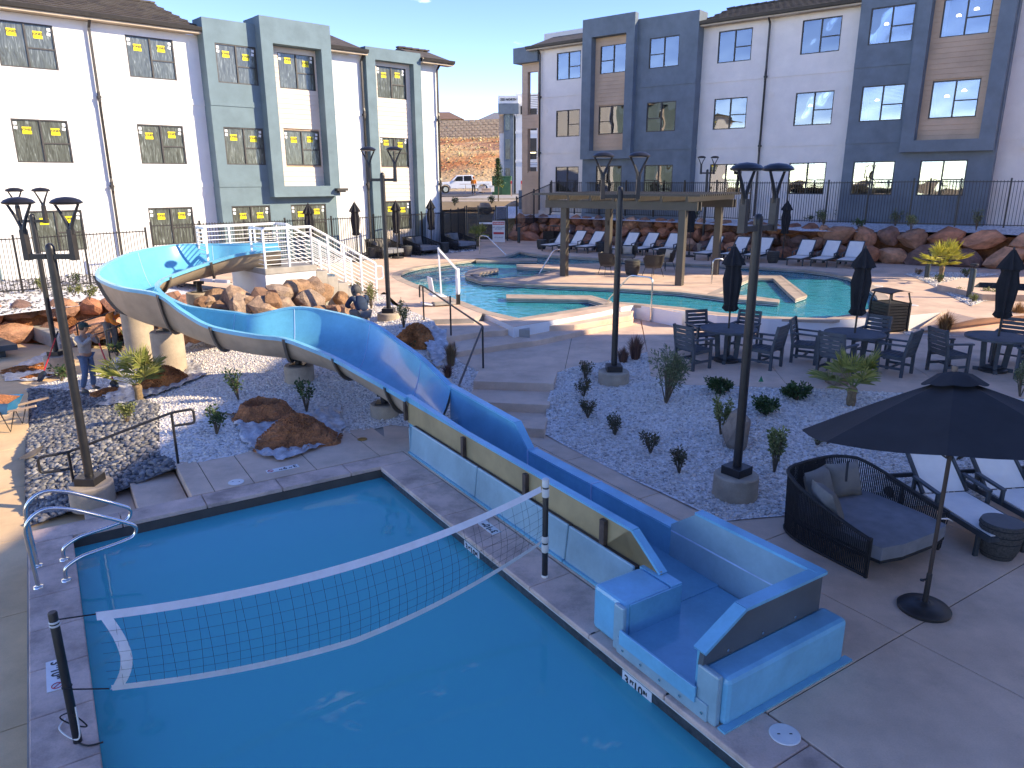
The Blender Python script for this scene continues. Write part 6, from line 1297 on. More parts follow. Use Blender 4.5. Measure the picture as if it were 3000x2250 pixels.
# black stair handrails
q1, q2, q3 = at(7, 225, 700, U), at(7, 420, 872, .56), at(7, 648, 1045, PZ); e1 = Vector((-.95, 12.55, .86))
o = rail('stair_handrail', 'long black handrail down the middle steps beside the slide', [('top_rail', [q1 + Vector((-.12, .25, .55)), q1 + Vector((-.12, .25, .86)), q1 + Vector((0, 0, .88)), q3 + Vector((0, 0, .92)), e1, e1 + Vector((.0, -.25, 0)), e1 + Vector((0, -.25, -.3))], .06)], M_dark, .021)
b0_ = q1 + Vector((-.12, .25, .55))
zr = lambda q: (q1.z + .88) + ((q3.z + .92) - (q1.z + .88)) * ((q - q1).length / (q3 - q1).length)
for q in (q1, q2, q3): MB().tube([q - b0_, Vector((q.x, q.y, (q1.z + .88 if q is q1 else q3.z + .91 if q is q3 else zr(q) + .1))) - b0_], .021, 10).build('post', M_dark, o, True)
MB().tube([Vector((e1.x, e1.y, .0)) - b0_, e1 - b0_], .021, 10).build('post', M_dark, o, True)
a1, a2 = at('A', 1155, 680, 0), at('A', 505, 960, -.45)
d_ = (a1 - a2); d_.z = 0; d_.normalize()
T1, T2 = a1 + Vector((0, 0, .86)), a2 + Vector((0, 0, .90))
o = rail('stair_handrail', 'black looped handrail across the dark cobbles by the pool steps', [('top_rail', [T1 + Vector((0, 0, -.22)), T1 + d_ * .32 + Vector((0, 0, -.22)), T1 + d_ * .32 + Vector((0, 0, .02)), T1 + Vector((0, 0, .0)), T2, T2 - d_ * .40 + Vector((0, 0, -.02)), T2 - d_ * .40 + Vector((0, 0, -.27)), T2 + Vector((0, 0, -.27))], .06)], M_dark, .021)
for q, t in ((a1, T1), (a2, T2)): MB().tube([q - (T1 + Vector((0, 0, -.22))), t - (T1 + Vector((0, 0, -.22)))], .021, 10).build('post', M_dark, o, True)
for k, (c0_, c1_, lab) in enumerate((((-12.7, 20.9, LP), (-11.1, 22.2, .0), 'black handrail up the back left steps, nearer the boulders'), ((-11.3, 19.9, LP), (-9.9, 21.2, .0), 'black handrail up the back left steps, beside the slide column'))):
    A_, B_ = Vector(c0_), Vector(c1_); h_ = Vector((0, 0, .9))
    o = rail('stair_handrail', lab, [('top_rail', [A_ + h_ * .7, A_ + h_, B_ + h_], .05), ('lower_rail', [A_ + h_ * .45, B_ + h_ * .45], .05)], M_dark, .021)
    for f in (0, .5, 1): q = A_.lerp(B_, f); MB().tube([q - A_ - h_ * .7, q + h_ - A_ - h_ * .7], .02, 8).build('post', M_dark, o, True)
# volleyball net
nr, nl = P(1596, 1690, 0), P(228, 2172, 0); hN = 1.19
for q, lab in ((nr, 'black net post wrapped in white tape on the right coping'), (nl, 'black net post with tied cords on the left coping')):
    o = root('net_post', lab, 'net post', q, 0, 'volleyball net posts'); MB().lathe([(.034, 0), (.034, hN), (.028, hN + .012)], 14).build('pole', M_dark, o, True)
    if q is nr:
        for z0, z1 in ((.0, .03), (.32, .42), (.44, .52), (1.0, 1.1), (1.12, 1.19)): MB().lathe([(.036, z0), (.041, z0 + .01), (.041, z1 - .01), (.036, z1)], 12).build('tape_wrap', M_line, o, True)
        MB().lathe([(.04, 1.19), (.04, 1.215), (0, 1.22)], 12).build('tape_cap', M_line, o)
    else:
        for z0 in (1.08, 1.11, .52): MB().lathe([(.036, z0), (.040, z0 + .008), (.036, z0 + .016)], 12).build('cord_wrap', M_line if z0 > 1 else M_rope, o)
        MB().tube(catmull([(.03, 0, .3), (-.12, .02, .22), (-.05, .05, .12), (.1, 0, .15), (.02, -.03, .3)], 6), .006, 5).build('loose_cord', M_rope, o); MB().tube(catmull([(-.25, .25, .01), (-.22, .12, .02), (-.05, .0, .03), (.08, -.08, .12), (.05, -.02, .35)], 6), .007, 5).build('loose_cord', M_line, o)
        MB().tube(catmull([(.0, -.02, .01), (.12, -.06, .012), (.22, -.02, .01)], 5), .008, 5).build('loose_cord', M_rope, o)
dn = Vector((nr.x - nl.x, nr.y - nl.y, 0)); Ln = dn.length; dn.normalize(); pn_ = Vector((dn.y, -dn.x, 0))
def npt(f, g):   # along, down
    sg = -.26 * 4 * f * (1 - f); top = nl.lerp(nr, f) + Vector((0, 0, 1.16 + sg)); hgt = .80 - .10 * abs(2 * f - 1); bulge = .10 * math.sin(math.pi * g) + .12 * g * math.sin(math.pi * f)
    return top + Vector((0, 0, -hgt * g)) + pn_ * bulge - Vector((nl.x, nl.y, 0))
net = root('volleyball_net', 'sagging volleyball net with white tapes stretched across the lower pool', 'volleyball net', (nl.x, nl.y, 0))
M_tape = mat('white_tape', (.78, .76, .76), .8, .05, 8)
def tape(f0, f1, g0, g1, n=40):
    return MB().loft([[tuple(npt(f0 + (f1 - f0) * i / n, g0) + Vector((0, 0, 0))), tuple(npt(f0 + (f1 - f0) * i / n, g1))] for i in range(n + 1)])
fa, fb_ = .06, .985
tape(fa, fb_, 0, .085).build('top_tape', M_tape, net, True); tape(fa + .004, fb_, .92, 1.02).build('bottom_tape', M_tape, net, True)
MB().loft([[tuple(npt(fa + .012 * math.sin(g * 3.1) * 2, g)), tuple(npt(fa + .018 + .012 * math.sin(g * 3.1) * 2, g))] for g in np.linspace(0, 1, 12)]).build('side_tape', M_tape, net, True)
nm2 = MB()
for i in range(1, 43):
    f = fa + (fb_ - fa) * i / 43; nm2.tube([tuple(npt(f + .006 * math.sin(i * 2.1) * (1 - g), g)) for g in np.linspace(.085, .93, 7)],   .0015, 3, caps=False)
for j in range(1, 7): nm2.tube([tuple(npt(fa + (fb_ - fa) * i / 50, .085 + .845 * j / 7)) for i in range(51)],   .0015, 3, caps=False)
o = nm2.build('net_mesh', M_rope, net); o['kind'] = 'stuff'
for g, zz in ((.02, 1.13), (.98, .50)): MB().tube([tuple(npt(fa, g)), tuple(Vector((0, 0, zz)))], .006, 5).build('tie_cord', M_rope, net)
# depth markers and lids
M_mark = mat('white_marker_tile', (.78, .76, .72), .35, .05, 6); M_red = mat('red_print', (.55, .03, .04), .5, .05)
_txt = {}
def tmesh(s, size, m=M_black):
    k = (s, size, m.name)
    if k not in _txt: _txt[k] = text_mesh('lettering', s, size, m, .0008, bold=.003)
    return _txt[k]
def marker(label, loc, rot, num, w=.42, h=.15, nd=False, grp='depth markers'):
    o = root('depth_marker', label, 'depth marker', loc, 0, grp); o.rotation_euler = rot; MB().box(-w / 2, w / 2, -h / 2, h / 2, 0, .006).build('tile', M_mark, o)
    x = -w / 2 + .06
    for s, sz, dx in num:
        link('lettering', tmesh(s, sz), o, (x, .02 if sz < .1 else 0, .0075)); x += dx
    if nd:
        MB().tube([(w / 2 - .06 + .042 * math.cos(a), .042 * math.sin(a), .008) for a in np.linspace(0, 6.283, 19)[:-1]], .005, 4, closed=True).build('no_diving_ring', M_red, o); MB().beam((w / 2 - .09, .03, .008), (w / 2 - .03, -.03, .008), .008, .004).build('no_diving_bar', M_red, o)
    return o
n39 = (('3', .13, .075), ('FT', .05, .08), ('9', .13, .07), ('IN', .05, .06)); n310 = (('3', .13, .075), ('FT', .05, .085), ('10', .13, .095), ('IN', .05, .06))
def far_wall(w): return Vector(twz(-.006, w, -.185))
marker('depth marker 3 ft 9 in on the far tile band of the lower pool', far_wall(-1.92), (R(90), 0, RZP), n39, .36, .15)
Rw = lambda t, z: Vector(twz(t, WR - .006, z))
marker('depth marker 3 ft 10 in on right tile band below the net', Rw(-2.95, -.17), (R(90), 0, RZP - R(90)), n310, .38, .15); marker('depth marker 3 ft 10 in on tile band below the slide splash box', Rw(-6.05, -.17), (R(90), 0, RZP - R(90)), n310, .40, .16)
marker('depth marker 3 ft 9 in with red no diving sign on the far deck', twz(.72, -1.42, .003), (0, 0, RZP + R(180)), n39, .5, .14, True)
marker('depth marker 3 ft 10 in with no diving sign on right coping', twz(-2.75, .28, .003), (0, 0, RZP + R(90)), n310, .5, .14, True); marker('depth marker 3 ft 10 in with no diving sign behind the left net post', twz(-3.15, -4.6, .003), (0, 0, RZP - R(90)), n310, .5, .16, True)
def up_mark(label, c, x, y, rz_): 
    q = at(c, x, y, U - .20); marker(label, q, (R(90), 0, rz_), (("3'5", .16, .1), ('"', .1, .1)), .5, .2)
for c, x, y, lab, rz_ in ((7, 1180, 470, 'depth marker 3 foot 5 on the island tile band under the pergola', -.25), (7, 1942, 510, 'depth marker 3 foot 5 on the island tile band right of lamp post', -.4), ('R5', 90, 705, 'small depth marker on the far tile band of the upper pool', -.6), (8, 990, 312, 'depth marker on the far right tile band of upper pool', -.7)):
    q = at(c, x, y, U - .19); marker(lab, (q.x, q.y - .06, U - .19), (R(90), 0, rz_), (('3', .17, .11), ('5', .17, .1)), .42, .19)
def lid(label, loc, r_, m, slots=True):
    o = root('deck_lid', label, 'lid', loc, 0, 'round deck lids'); MB().lathe([(r_, 0), (r_, .006), (r_ - .006, .009), (0, .009)], 32).build('disc', m, o)
    if slots:
        for s in (-1, 1): MB().box(s * .05 - .012, s * .05 + .012, -.006, .006, .009, .0105).build('slot', M_black, o)
q = at('D', 1325, 1445, 0); lid('white round skimmer lid on deck below the slide splash box', (q.x, q.y, .002), .125, M_mark); q = at('A', 1530, 803, 0); lid('white round skimmer lid on the far pool deck', (q.x, q.y, .002), .115, M_mark)
q = at('C', 268, 62, 0); lid('small brass drain cap beside the plastic sheet', (q.x, q.y, .002), .085, mat('brass', (.45, .28, .08), .35, .2, 6, metal=.8), False)
q = at('R4', 400, 590, U); lid('white lid in the coping at far right of upper pool', (q.x, q.y, U + .002), .14, M_mark, False); q = at('R4', 825, 828, U); lid('white lid on deck behind the slatted litter bin', (q.x, q.y, U + .002), .15, M_mark, False)
q = at('F', 328, 700, .1); gr = root('drain_grate', 'black slotted drain grate in gravel beside the concrete stairs', 'drain grate', (q.x, q.y, .13), R(8))
MB().box(-.2, .2, -.17, .17, -.04, 0).build('frame', M_dark, gr)
for k in range(7): MB().box(-.17 + k * .052, -.145 + k * .052, -.13, .13, .001, .012).build('bar', M_rope, gr)
q = at('F', 1860, 445, PZ); fg = root('marker_flag', 'small green marker flag on the plaza edge', 'flag', (q.x, q.y, PZ)); MB().tube([(0, 0, 0), (0, 0, .16)], .003, 4).build('wire', M_dark, fg); MB().add([(0, 0, .16), (.05, 0, .04), (-.05, .005, .04), (0, .01, .16)], [(0, 1, 2), (3, 2, 1)]).build('pennant', mat('green_flag', (.02, .30, .13), .6), fg)
# warning sign by the gate
q = at(3, 488, 1450, U); sg = root('warning_sign', 'white pool rules sign with red band by the gate', 'sign', (q.x, q.y - .7, U), R(-8))
MB().box(-.36, .36, -.01, .01, .05, 1.25).build('board', M_mark, sg); MB().box(-.34, .34, -.014, -.011, 1.03, 1.2).build('red_band', M_red, sg); MB().box(-.3, .3, -.014, -.011, .5, .62).build('red_line', M_red, sg)
link('lettering', text_mesh('lettering', 'WARNING', .13, M_mark, .001, bold=.003), sg, (0, -.016, 1.11), (R(90), 0, 0)); link('lettering', text_mesh('lettering', 'NO LIFEGUARD\nON DUTY', .10, M_black, .001), sg, (0, -.013, .84), (R(90), 0, 0)); link('lettering', text_mesh('lettering', 'POOL RULES', .085, M_black, .001), sg, (0, -.013, .32), (R(90), 0, 0))
# ================================================================== pool lift
q = at(7, 470, 590, U); pl_ = root('pool_lift', 'white pool access lift with seat and slanting mast at the pool edge', 'pool lift', (q.x, q.y, U), R(20))
M_lift = mat('white_lift', (.72, .74, .76), .35, .05, 4)
MB().box(-.05, .05, -.05, .05, 0, .35).build('base_post', M_dark, pl_); MB().lathe([(.06, .3), (.065, .35), (.065, .75), (.055, .78)], 14).build('actuator_motor', M_lift, pl_, True); MB().beam((0, 0, .75), (0, 0, 1.05), .10, .12, (0, 1, 0)).build('battery_box', M_lift, pl_, bevel=.02)
for dy in (-.05, .05): MB().beam((0, dy, 1.0), (-.55, dy, 1.62), .03, .05).build('boom', M_lift, pl_)
MB().beam((-.55, 0, 1.66), (-.50, 0, .28), .04, .05, (0, 1, 0)).build('hanger', M_lift, pl_)
MB().obox((-.62, 0, .30), (.44, .46, .05), (0, .1, 0)).build('seat', M_lift, pl_, bevel=.02); MB().obox((-.80, 0, .58), (.05, .46, .52), (0, -.15, 0)).build('backrest', M_lift, pl_, bevel=.02); MB().obox((-.77, 0, .58), (.03, .34, .36), (0, -.15, 0)).build('back_pad', M_alu, pl_, bevel=.01)
MB().obox((-.45, 0, .06), (.62, .40, .06)).build('base_plate', M_concg, pl_, bevel=.02); MB().obox((-.95, 0, .08), (.3, .3, .035), (0, .2, 0)).build('footrest', M_lift, pl_)
# ================================================================== urns
def urn(label, x, y, z, s, foot=True):
    o = root('ceramic_urn', label, 'urn', (x, y, z), 0, 'blue glazed urns'); MB().lathe([(.14, 0), (.20, .12), (.235, .35), (.215, .58), (.15, .70), (.145, .74), (.185, .77), (.18, .79), (.13, .78), (.12, .70)], 28).build('jar', mat('blue_glaze', (.01, .12, .28), .12, .35, 3, coat=.6, col2=(.02, .25, .34)), o, True)
    if foot: MB().lathe([(.26, -.12), (.28, -.06), (.26, 0), (.1, .0)], 20).build('plinth', M_concg, o, True)
    o.scale = (s,) * 3
q = at('R1', 1590, 900, .82); urn('blue glazed urn fountain beside the tower boulders', q.x, q.y, .92, .92); q = at(8, 585, 210, U); urn('distant blue glazed urn at the boulder wall right of lamp post', q.x, q.y + .6, U + .1, 1.0)
# grey water feature stone by the far urn
q = at(8, 690, 172, U); lone('boulder', 'low grey boulder right of the distant blue urn', q.x, q.y, U + .28, .45, .35, .45, 3, mat('grey_rock', (.13, .12, .12), .8, .2, 2, .6, 20))
# ================================================================== seat walls and fire table, left
def seatwall(label, pts, z0, z1):
    return tag(MB().prism(pts, z0, z1).build('seat_wall', M_concg, bevel=.02), label, 'seat wall', 'concrete seat walls')
sA = [tuple(at('R2', x, y, -.05)[:2]) for x, y in ((395, 715), (670, 682), (960, 790), (960, 905), (640, 790))]; seatwall('long concrete seat wall running behind the left lamp posts', [tuple(at('R2', x, y, -.05)[:2]) for x, y in ((395, 715), (670, 682), (1010, 810), (960, 925))], LP, -.05)
seatwall('short concrete seat wall at left edge below the boulders', [tuple(at('R2', x, y, -.05)[:2]) for x, y in ((-300, 740), (200, 695), (300, 740), (75, 800), (-350, 820))], LP, -.05)
seatwall('low concrete kerb block behind worker in grey sweatshirt', [tuple(at('R2', x, y, -.2)[:2]) for x, y in ((930, 985), (1190, 860), (1230, 900), (960, 1050))], LP, -.2)
q = [at('R2', x, y, -.12) for x, y in ((-420, 960), (10, 930), (280, 1040), (-380, 1120))]; ft_ = root('fire_table', 'dark grey fire table cut off by left edge', 'fire table', (q[1].x, q[1].y, LP)); c_ = q[1]
MB().prism([(p.x - c_.x, p.y - c_.y) for p in q], .22, .38).build('table_top', mat('slate_composite', (.06, .075, .085), .5, .15, 3), ft_, bevel=.01); MB().prism(inset([(p.x - c_.x, p.y - c_.y) for p in q], .25), 0, .22).build('pedestal', M_alu, ft_); MB().prism(inset([(p.x - c_.x, p.y - c_.y) for p in q], .32), .381, .386).build('burner_tray', M_black, ft_)
# ================================================================== far street things
M_paint = mat('white_car_paint', (.78, .79, .80), .25, .03, 2, coat=.5); M_tyre = mat('tyre_rubber', (.02, .02, .02), .85); M_cglass = mat('car_glass', (.02, .025, .03), .05); M_bump = mat('grey_bumper', (.25, .24, .23), .4)
tq = PY(1352, 566, 82); tr = root('pickup_truck', 'white pickup truck parked on street between the two buildings', 'pickup truck', (tq.x + .2, 82, tq.z), R(8))
def side_prism(prof, y0, y1): 
    n = len(prof); vs_ = [(x, y0, z) for x, z in prof] + [(x, y1, z) for x, z in prof]; return MB().add(vs_, [tuple(range(n))[::-1], tuple(range(n, 2 * n))] + [(i, (i + 1) % n, n + (i + 1) % n, n + i) for i in range(n)])
side_prism([(-2.95, .55), (-2.9, .95), (-2.7, 1.12), (-1.35, 1.22), (3.0, 1.22), (3.05, .55), (2.55, .5), (2.5, .75), (2.2, .92), (1.9, .92), (1.62, .75), (1.55, .5), (-1.45, .5), (-1.5, .75), (-1.8, .92), (-2.1, .92), (-2.4, .75), (-2.45, .5)], -.98, .98).build('body', M_paint, tr, bevel=.04)
side_prism([(-1.45, 1.2), (-.75, 1.86), (.85, 1.92), (1.05, 1.86), (1.12, 1.2)], -.86, .86).build('cab', M_paint, tr, bevel=.05)
for s in (-1, 1):
    for pr_ in ([(-1.12, 1.26), (-.66, 1.76), (-.08, 1.80), (-.08, 1.26)], [(.02, 1.26), (.02, 1.80), (.82, 1.82), (.94, 1.26)]): side_prism(pr_, s * .865 - .004, s * .865 + .004).build('side_window', M_cglass, tr)
    MB().box(-1.02, -.9, s * .92, s * 1.12, 1.24, 1.42).build('mirror', M_bump, tr)
MB().add([(-1.40, -.74, 1.25), (-1.40, .74, 1.25), (-.80, .68, 1.81), (-.80, -.68, 1.81), (-1.43, -.74, 1.26), (-1.43, .74, 1.26), (-.83, .68, 1.82), (-.83, -.68, 1.82)], [(4, 5, 6, 7), (0, 3, 2, 1), (0, 1, 5, 4), (2, 3, 7, 6)]).build('windscreen', M_cglass, tr)
MB().box(1.2, 2.95, -.85, .85, 1.0, 1.225).build('cargo_bed', M_bump, tr); MB().box(-3.08, -2.9, -.97, .97, .5, .72).build('bumper', M_bump, tr, bevel=.03); MB().box(-2.99, -2.93, -.55, .55, .75, 1.05).build('grille', M_black, tr)
for s in (-1, 1): MB().obox((-2.88, s * .76, .92), (.12, .3, .2)).build('headlight', M_mark, tr)
for x in (-1.95, 2.05):
    for s in (-1, 1):
        w_ = MB().tube([(x, s * .68, .41), (x, s * 1.0, .41)], .41, 20).build('wheel', M_tyre, tr); MB().tube([(x, s * 1.0, .41), (x, s * 1.015, .41)], .25, 16).build('rim', M_chrome, w_)
M_green = mat('green_cabinet', (.03, .12, .05), .6, .15, 2); eq = PY(1471, 572, 76); tf = root('transformer_cabinet', 'green electrical cabinet with yellow lettering beside the young tree', 'cabinet', (eq.x, 76, eq.z), R(-4))
MB().box(-.95, .95, -.6, .6, 0, 1.75).build('cabinet', M_green, tf, bevel=.04); MB().box(-.01, .01, -.612, -.6, .1, 1.6).build('door_seam', M_black, tf); MB().box(-.97, .97, -.64, .62, 1.755, 1.86).build('lid', M_green, tf); MB().box(-1.1, 1.1, -.75, .7, -.15, -.002).build('concrete_pad', M_concg, tf)
link('lettering', text_mesh('lettering', '4-Way', .34, M_yel, .004), tf, (-.25, -.618, .95), (R(90), .1, 0))
for k, (u, v, d, w_, h_, m) in enumerate(((1412, 562, 74, .7, .45, M_plank2), (1425, 563, 73, .9, .3, M_plank), (1440, 562, 74.5, .5, .55, M_mark))):
    p = PY(u, v, d); tag(MB().box(-w_ / 2, w_ / 2, -.3, .3, 0, h_).box(-w_ / 2, w_ / 2, -.34, .34, h_ + .01, h_ + .06).build('supply_crate', m, None, loc=p), ('pale tan carton at the kerb in front of the pickup', 'wide brown carton at the kerb in front of pickup wheel', 'white carton at the kerb beside the green cabinet')[k], 'carton', 'cartons stacked at the kerb')
tag(MB().prism([(-4.6, 62), (4.8, 63), (4.8, 75), (1, 76), (-3.0, 74)], 2.4, 2.95).build('planted_island', M_concg), kind='structure')
for (x, y, h_, lab) in ((.0, 68.5, 1.4, 'wooden survey stake left of the fence corner'), (.9, 67, 1.4, 'wooden survey stake with orange tip near the fence corner')):
    o = root('survey_stake', lab, 'stake', (x, y, 2.95)); MB().box(-.06, .06, -.03, .03, 0, h_).build('stake', M_plank, o); MB().box(-.062, .062, -.032, .032, h_ - .3, h_ - .05).build('paint_band', M_red, o)
# striped barrier by the far worker
bq = PY(1390, 566, 77); ba = root('work_trestle', 'work trestle with boards beside the orange-vested worker', 'trestle', bq)
for x in (-.9, .9):
    for s in (-1, 1): MB().beam((x, s * .25, 0), (x, 0, .85), .05, .05).build('leg', M_plank, ba)
MB().box(-1.5, 1.5, -.15, .15, .86, .92).build('board', M_plank2, ba)
# ================================================================== plants
M_lf = {'dark': attr_mat('dark_leaf', [(.02, .05, .018), (.05, .10, .03), (.09, .14, .05)], .5, trans=.2), 'brown': attr_mat('bronze_leaf', [(.05, .055, .025), (.11, .10, .05), (.15, .09, .05), (.07, .09, .03)], .6, trans=.15),
        'olive': attr_mat('olive_leaf', [(.06, .09, .04), (.13, .16, .08), (.20, .22, .13)], .55, trans=.2), 'light': attr_mat('light_leaf', [(.10, .13, .04), (.22, .24, .08), (.30, .30, .14)], .55, trans=.25),
        'purple': attr_mat('purple_grass', [(.10, .045, .045), (.20, .10, .07), (.28, .16, .10), (.12, .05, .06)], .7, trans=.2), 'red': attr_mat('russet_grass', [(.20, .09, .04), (.34, .17, .07), (.42, .25, .10)], .7, trans=.25), 'straw': attr_mat('straw_grass', [(.22, .13, .07), (.38, .25, .12), (.16, .09, .05)], .7, trans=.2),
        'palm': attr_mat('palm_leaf', [(.12, .17, .04), (.26, .28, .07), (.38, .36, .12)], .5, trans=.3), 'yellow': attr_mat('yellow_palm_leaf', [(.30, .30, .04), (.50, .46, .07), (.62, .55, .12)], .5, trans=.35)}
M_stem = mat('stem_bark', (.14, .10, .065), .9, .2, 12)
def leaves_mesh(name, pos, dirs, L, W, m):
    # diamond leaves folded along the middle
    N = len(pos); d = dirs / (np.linalg.norm(dirs, axis=1, keepdims=True) + 1e-9); rv = rng.normal(size=(N, 3)); s_ = np.cross(d, rv); s_ /= np.linalg.norm(s_, axis=1, keepdims=True) + 1e-9; up = np.cross(s_, d)
    L, W = np.asarray(L)[:, None], np.asarray(W)[:, None]
    Vv = np.stack([pos, pos + d * L * .45 + s_ * W + up * W * .25, pos + d * L, pos + d * L * .45 - s_ * W + up * W * .25], 1).reshape(-1, 3); b = np.arange(N)[:, None] * 4
    F_ = np.concatenate([b + np.array([[0, 1, 2]]), b + np.array([[0, 2, 3]])], 1).reshape(-1, 3); me = bpy.data.meshes.new(name)
    me.vertices.add(N * 4); me.vertices.foreach_set('co', Vv.reshape(-1).astype(np.float32)); me.loops.add(N * 6); me.loops.foreach_set('vertex_index', F_.reshape(-1).astype(np.int32)); me.polygons.add(N * 2); me.polygons.foreach_set('loop_start', np.arange(0, N * 6, 3, dtype=np.int32))
    a = me.attributes.new('shade', 'FLOAT', 'FACE'); a.data.foreach_set('value', np.repeat(rng.uniform(0, 1, N), 2).astype(np.float32)); me.materials.append(m); me.update(calc_edges=True); return me
def shrub(label, x, y, z, h, r_, style='brown', n=260, stems=6, leaf=(.035, .012), cat='shrub', spread=1.0, name='shrub'):
    o = root(name, label, cat, (x, y, z), 0, 'garden plants'); st_ = MB(); P_, D_ = [], []
    for k in range(stems):
        a = random.uniform(0, 6.283); tip = Vector((math.cos(a) * r_ * random.uniform(.25, 1) * spread, math.sin(a) * r_ * random.uniform(.25, 1) * spread, h * random.uniform(.6, 1.0))); mid = tip * .5 + Vector((random.uniform(-.03, .03), random.uniform(-.03, .03), h * .08))
        st_.tube([(0, 0, -.03), mid, tip], [.008 + h * .006, .006 + h * .003, .003], 5)
        m = n // stems; f = rng.uniform(.22, 1.0, m) ** .8; base = np.array(mid)[None] * (2 * f * (1 - f))[:, None] * 1.0 + np.array(tip)[None] * (f * f + f * (1 - f) * .5)[:, None]
        sp_ = rng.normal(size=(m, 3)); P_.append(base + sp_ * r_ * .10); D_.append(sp_ * .8 + np.array([tip.x, tip.y, tip.z * .7])[None] / (tip.length) * .8)
    P_, D_ = np.concatenate(P_), np.concatenate(D_); N = len(P_); st_.build('stems', M_stem, o); link('foliage', leaves_mesh('foliage', P_, D_, rng.uniform(.7, 1.3, N) * leaf[0], rng.uniform(.7, 1.2, N) * leaf[1], M_lf[style]), o); return o
def grass(label, x, y, z, h, r_, style, n=420):
    o = root('grass_clump', label, 'grass clump', (x, y, z), 0, 'ornamental grasses'); a = rng.uniform(0, 6.283, n); k = rng.uniform(0, 1, n) ** .7; Lh = h * rng.uniform(.55, 1.1, n); b = np.stack([np.cos(a) * k * r_ * .3, np.sin(a) * k * r_ * .3, np.zeros(n)], 1); t = np.stack([np.cos(a) * k * r_, np.sin(a) * k * r_, Lh * (1 - .25 * k)], 1) + rng.normal(size=(n, 3)) * .02
    mid = (b + t) * .5 + np.stack([-np.cos(a) * k * r_ * .15, -np.sin(a) * k * r_ * .15, Lh * .14], 1); w = np.stack([-np.sin(a), np.cos(a), np.zeros(n)], 1) * .006
    Vv = np.stack([b - w, b + w, mid - w, mid + w, t], 1).reshape(-1, 3); i = np.arange(n)[:, None] * 5; F_ = np.concatenate([i + np.array([[0, 1, 3]]), i + np.array([[0, 3, 2]]), i + np.array([[2, 3, 4]])], 1).reshape(-1, 3); me = bpy.data.meshes.new('blades')
    me.vertices.add(n * 5); me.vertices.foreach_set('co', Vv.reshape(-1).astype(np.float32)); me.loops.add(n * 9); me.loops.foreach_set('vertex_index', F_.reshape(-1).astype(np.int32)); me.polygons.add(n * 3); me.polygons.foreach_set('loop_start', np.arange(0, n * 9, 3, dtype=np.int32))
    at2 = me.attributes.new('shade', 'FLOAT', 'FACE'); at2.data.foreach_set('value', np.repeat(rng.uniform(0, 1, n), 3).astype(np.float32)); me.materials.append(M_lf[style]); me.update(calc_edges=True); q = link('blades', me, o); q['kind'] = 'stuff'
    MB().lathe([(r_ * .30, -.02), (r_ * .28, .05), (r_ * .1, .12), (0, .13)], 10).build('crown_base', M_stem, o, True)
def palm(label, x, y, z, h, r_, style='palm', fr=15, trunk=.35):
    o = root('fan_palm', label, 'palm', (x, y, z), 0, 'young fan palms'); MB().lathe([(.07, -.05), (.085, .1), (.075, trunk * .6), (.09, trunk), (.03, trunk + .08)], 12).build('trunk', mat('palm_trunk', (.26, .17, .09), .95, .3, 20, .8, 30), o, True)
    for k in range(fr):
        a = 6.283 * k / fr * 2.4 + random.uniform(-.2, .2); el = random.uniform(-.05, 1.25) if k % 3 else random.uniform(.9, 1.35); Lp = r_ * random.uniform(.42, .6); d = Vector((math.cos(a) * math.cos(el), math.sin(a) * math.cos(el), math.sin(el))); b = Vector((0, 0, trunk)); e = b + d * Lp
        side = d.cross(Vector((0, 0, 1))); side.normalize(); up = side.cross(d); mb = MB(); mb.tube([b, b.lerp(e, .5) + Vector((0, 0, .02)), e], [.009, .007, .005], 5); sh = [random.random() * .3] * len(mb.f); nl = 17; fl_ = r_ * random.uniform(.42, .58)
        for j in range(nl):
            g_ = -1.35 + 2.7 * j / (nl - 1); dd = (d * math.cos(g_) + side * math.sin(g_) + up * .12).normalized(); L_ = fl_ * (1 - .25 * abs(g_) / 1.35) * random.uniform(.9, 1.08); wv = dd.cross(up).normalized() * .014; t0, t1, t2 = e, e + dd * L_ * .6, e + dd * L_ + Vector((0, 0, -L_ * .22 * random.random()))
            mb.add([t0, t1 - wv + up * .004, t2, t1 + wv + up * .004], [(0, 1, 2), (0, 2, 3)]); sh += [random.uniform(.2, 1)] * 2
        me = mb.mesh('frond', M_lf[style]); a_ = me.attributes.new('shade', 'FLOAT', 'FACE'); a_.data.foreach_set('value', sh); link('frond', me, o)
def pz(c, x, y, hz, z0=.25):
    # point on a sloping bed
    z = z0
    for _ in range(8): q = at(c, x, y, z); z = float(hz(q.x, q.y)[0])
    q = at(c, x, y, z); return q.x, q.y, z
for i, (x, y, s, lab) in enumerate(((545, 405, 1.0, 'small bronze shrub left of the middle lamp footing'), (537, 540, .9, 'second small bronze shrub down along the concrete stairs'), (567, 700, 1.05, 'third small bronze shrub down, above the drain grate'), (768, 828, 1.05, 'small bronze shrub below and right of the drain grate'), (1035, 965, 1.05, 'small bronze shrub in middle of the gravel slope'), (1250, 1112, 1.1, 'lowest small bronze shrub near the walkway'))):
    shrub(lab, *pz('F', x, y, hzR), .36 * s, .16, 'brown', 420, 11, (.045, .012), spread=1.15)
shrub('tall airy olive shrub left of the dining tables', *pz('F', 1150, 590, hzR), 1.05, .44, 'olive', 1700, 18, (.075, .011)); shrub('low round dark green shrub nearest the plaza edge', *pz('F', 1545, 520, hzR), .26, .28, 'dark', 900, 22, (.055, .02)); shrub('low round dark green shrub behind the nearest right lamp post', *pz('F', 1890, 675, hzR), .27, .26, 'dark', 900, 22, (.055, .02)); shrub('low round dark green shrub in front of middle dining table', *pz(8, 755, 1030, hzR), .27, .27, 'dark', 900, 22, (.055, .02))
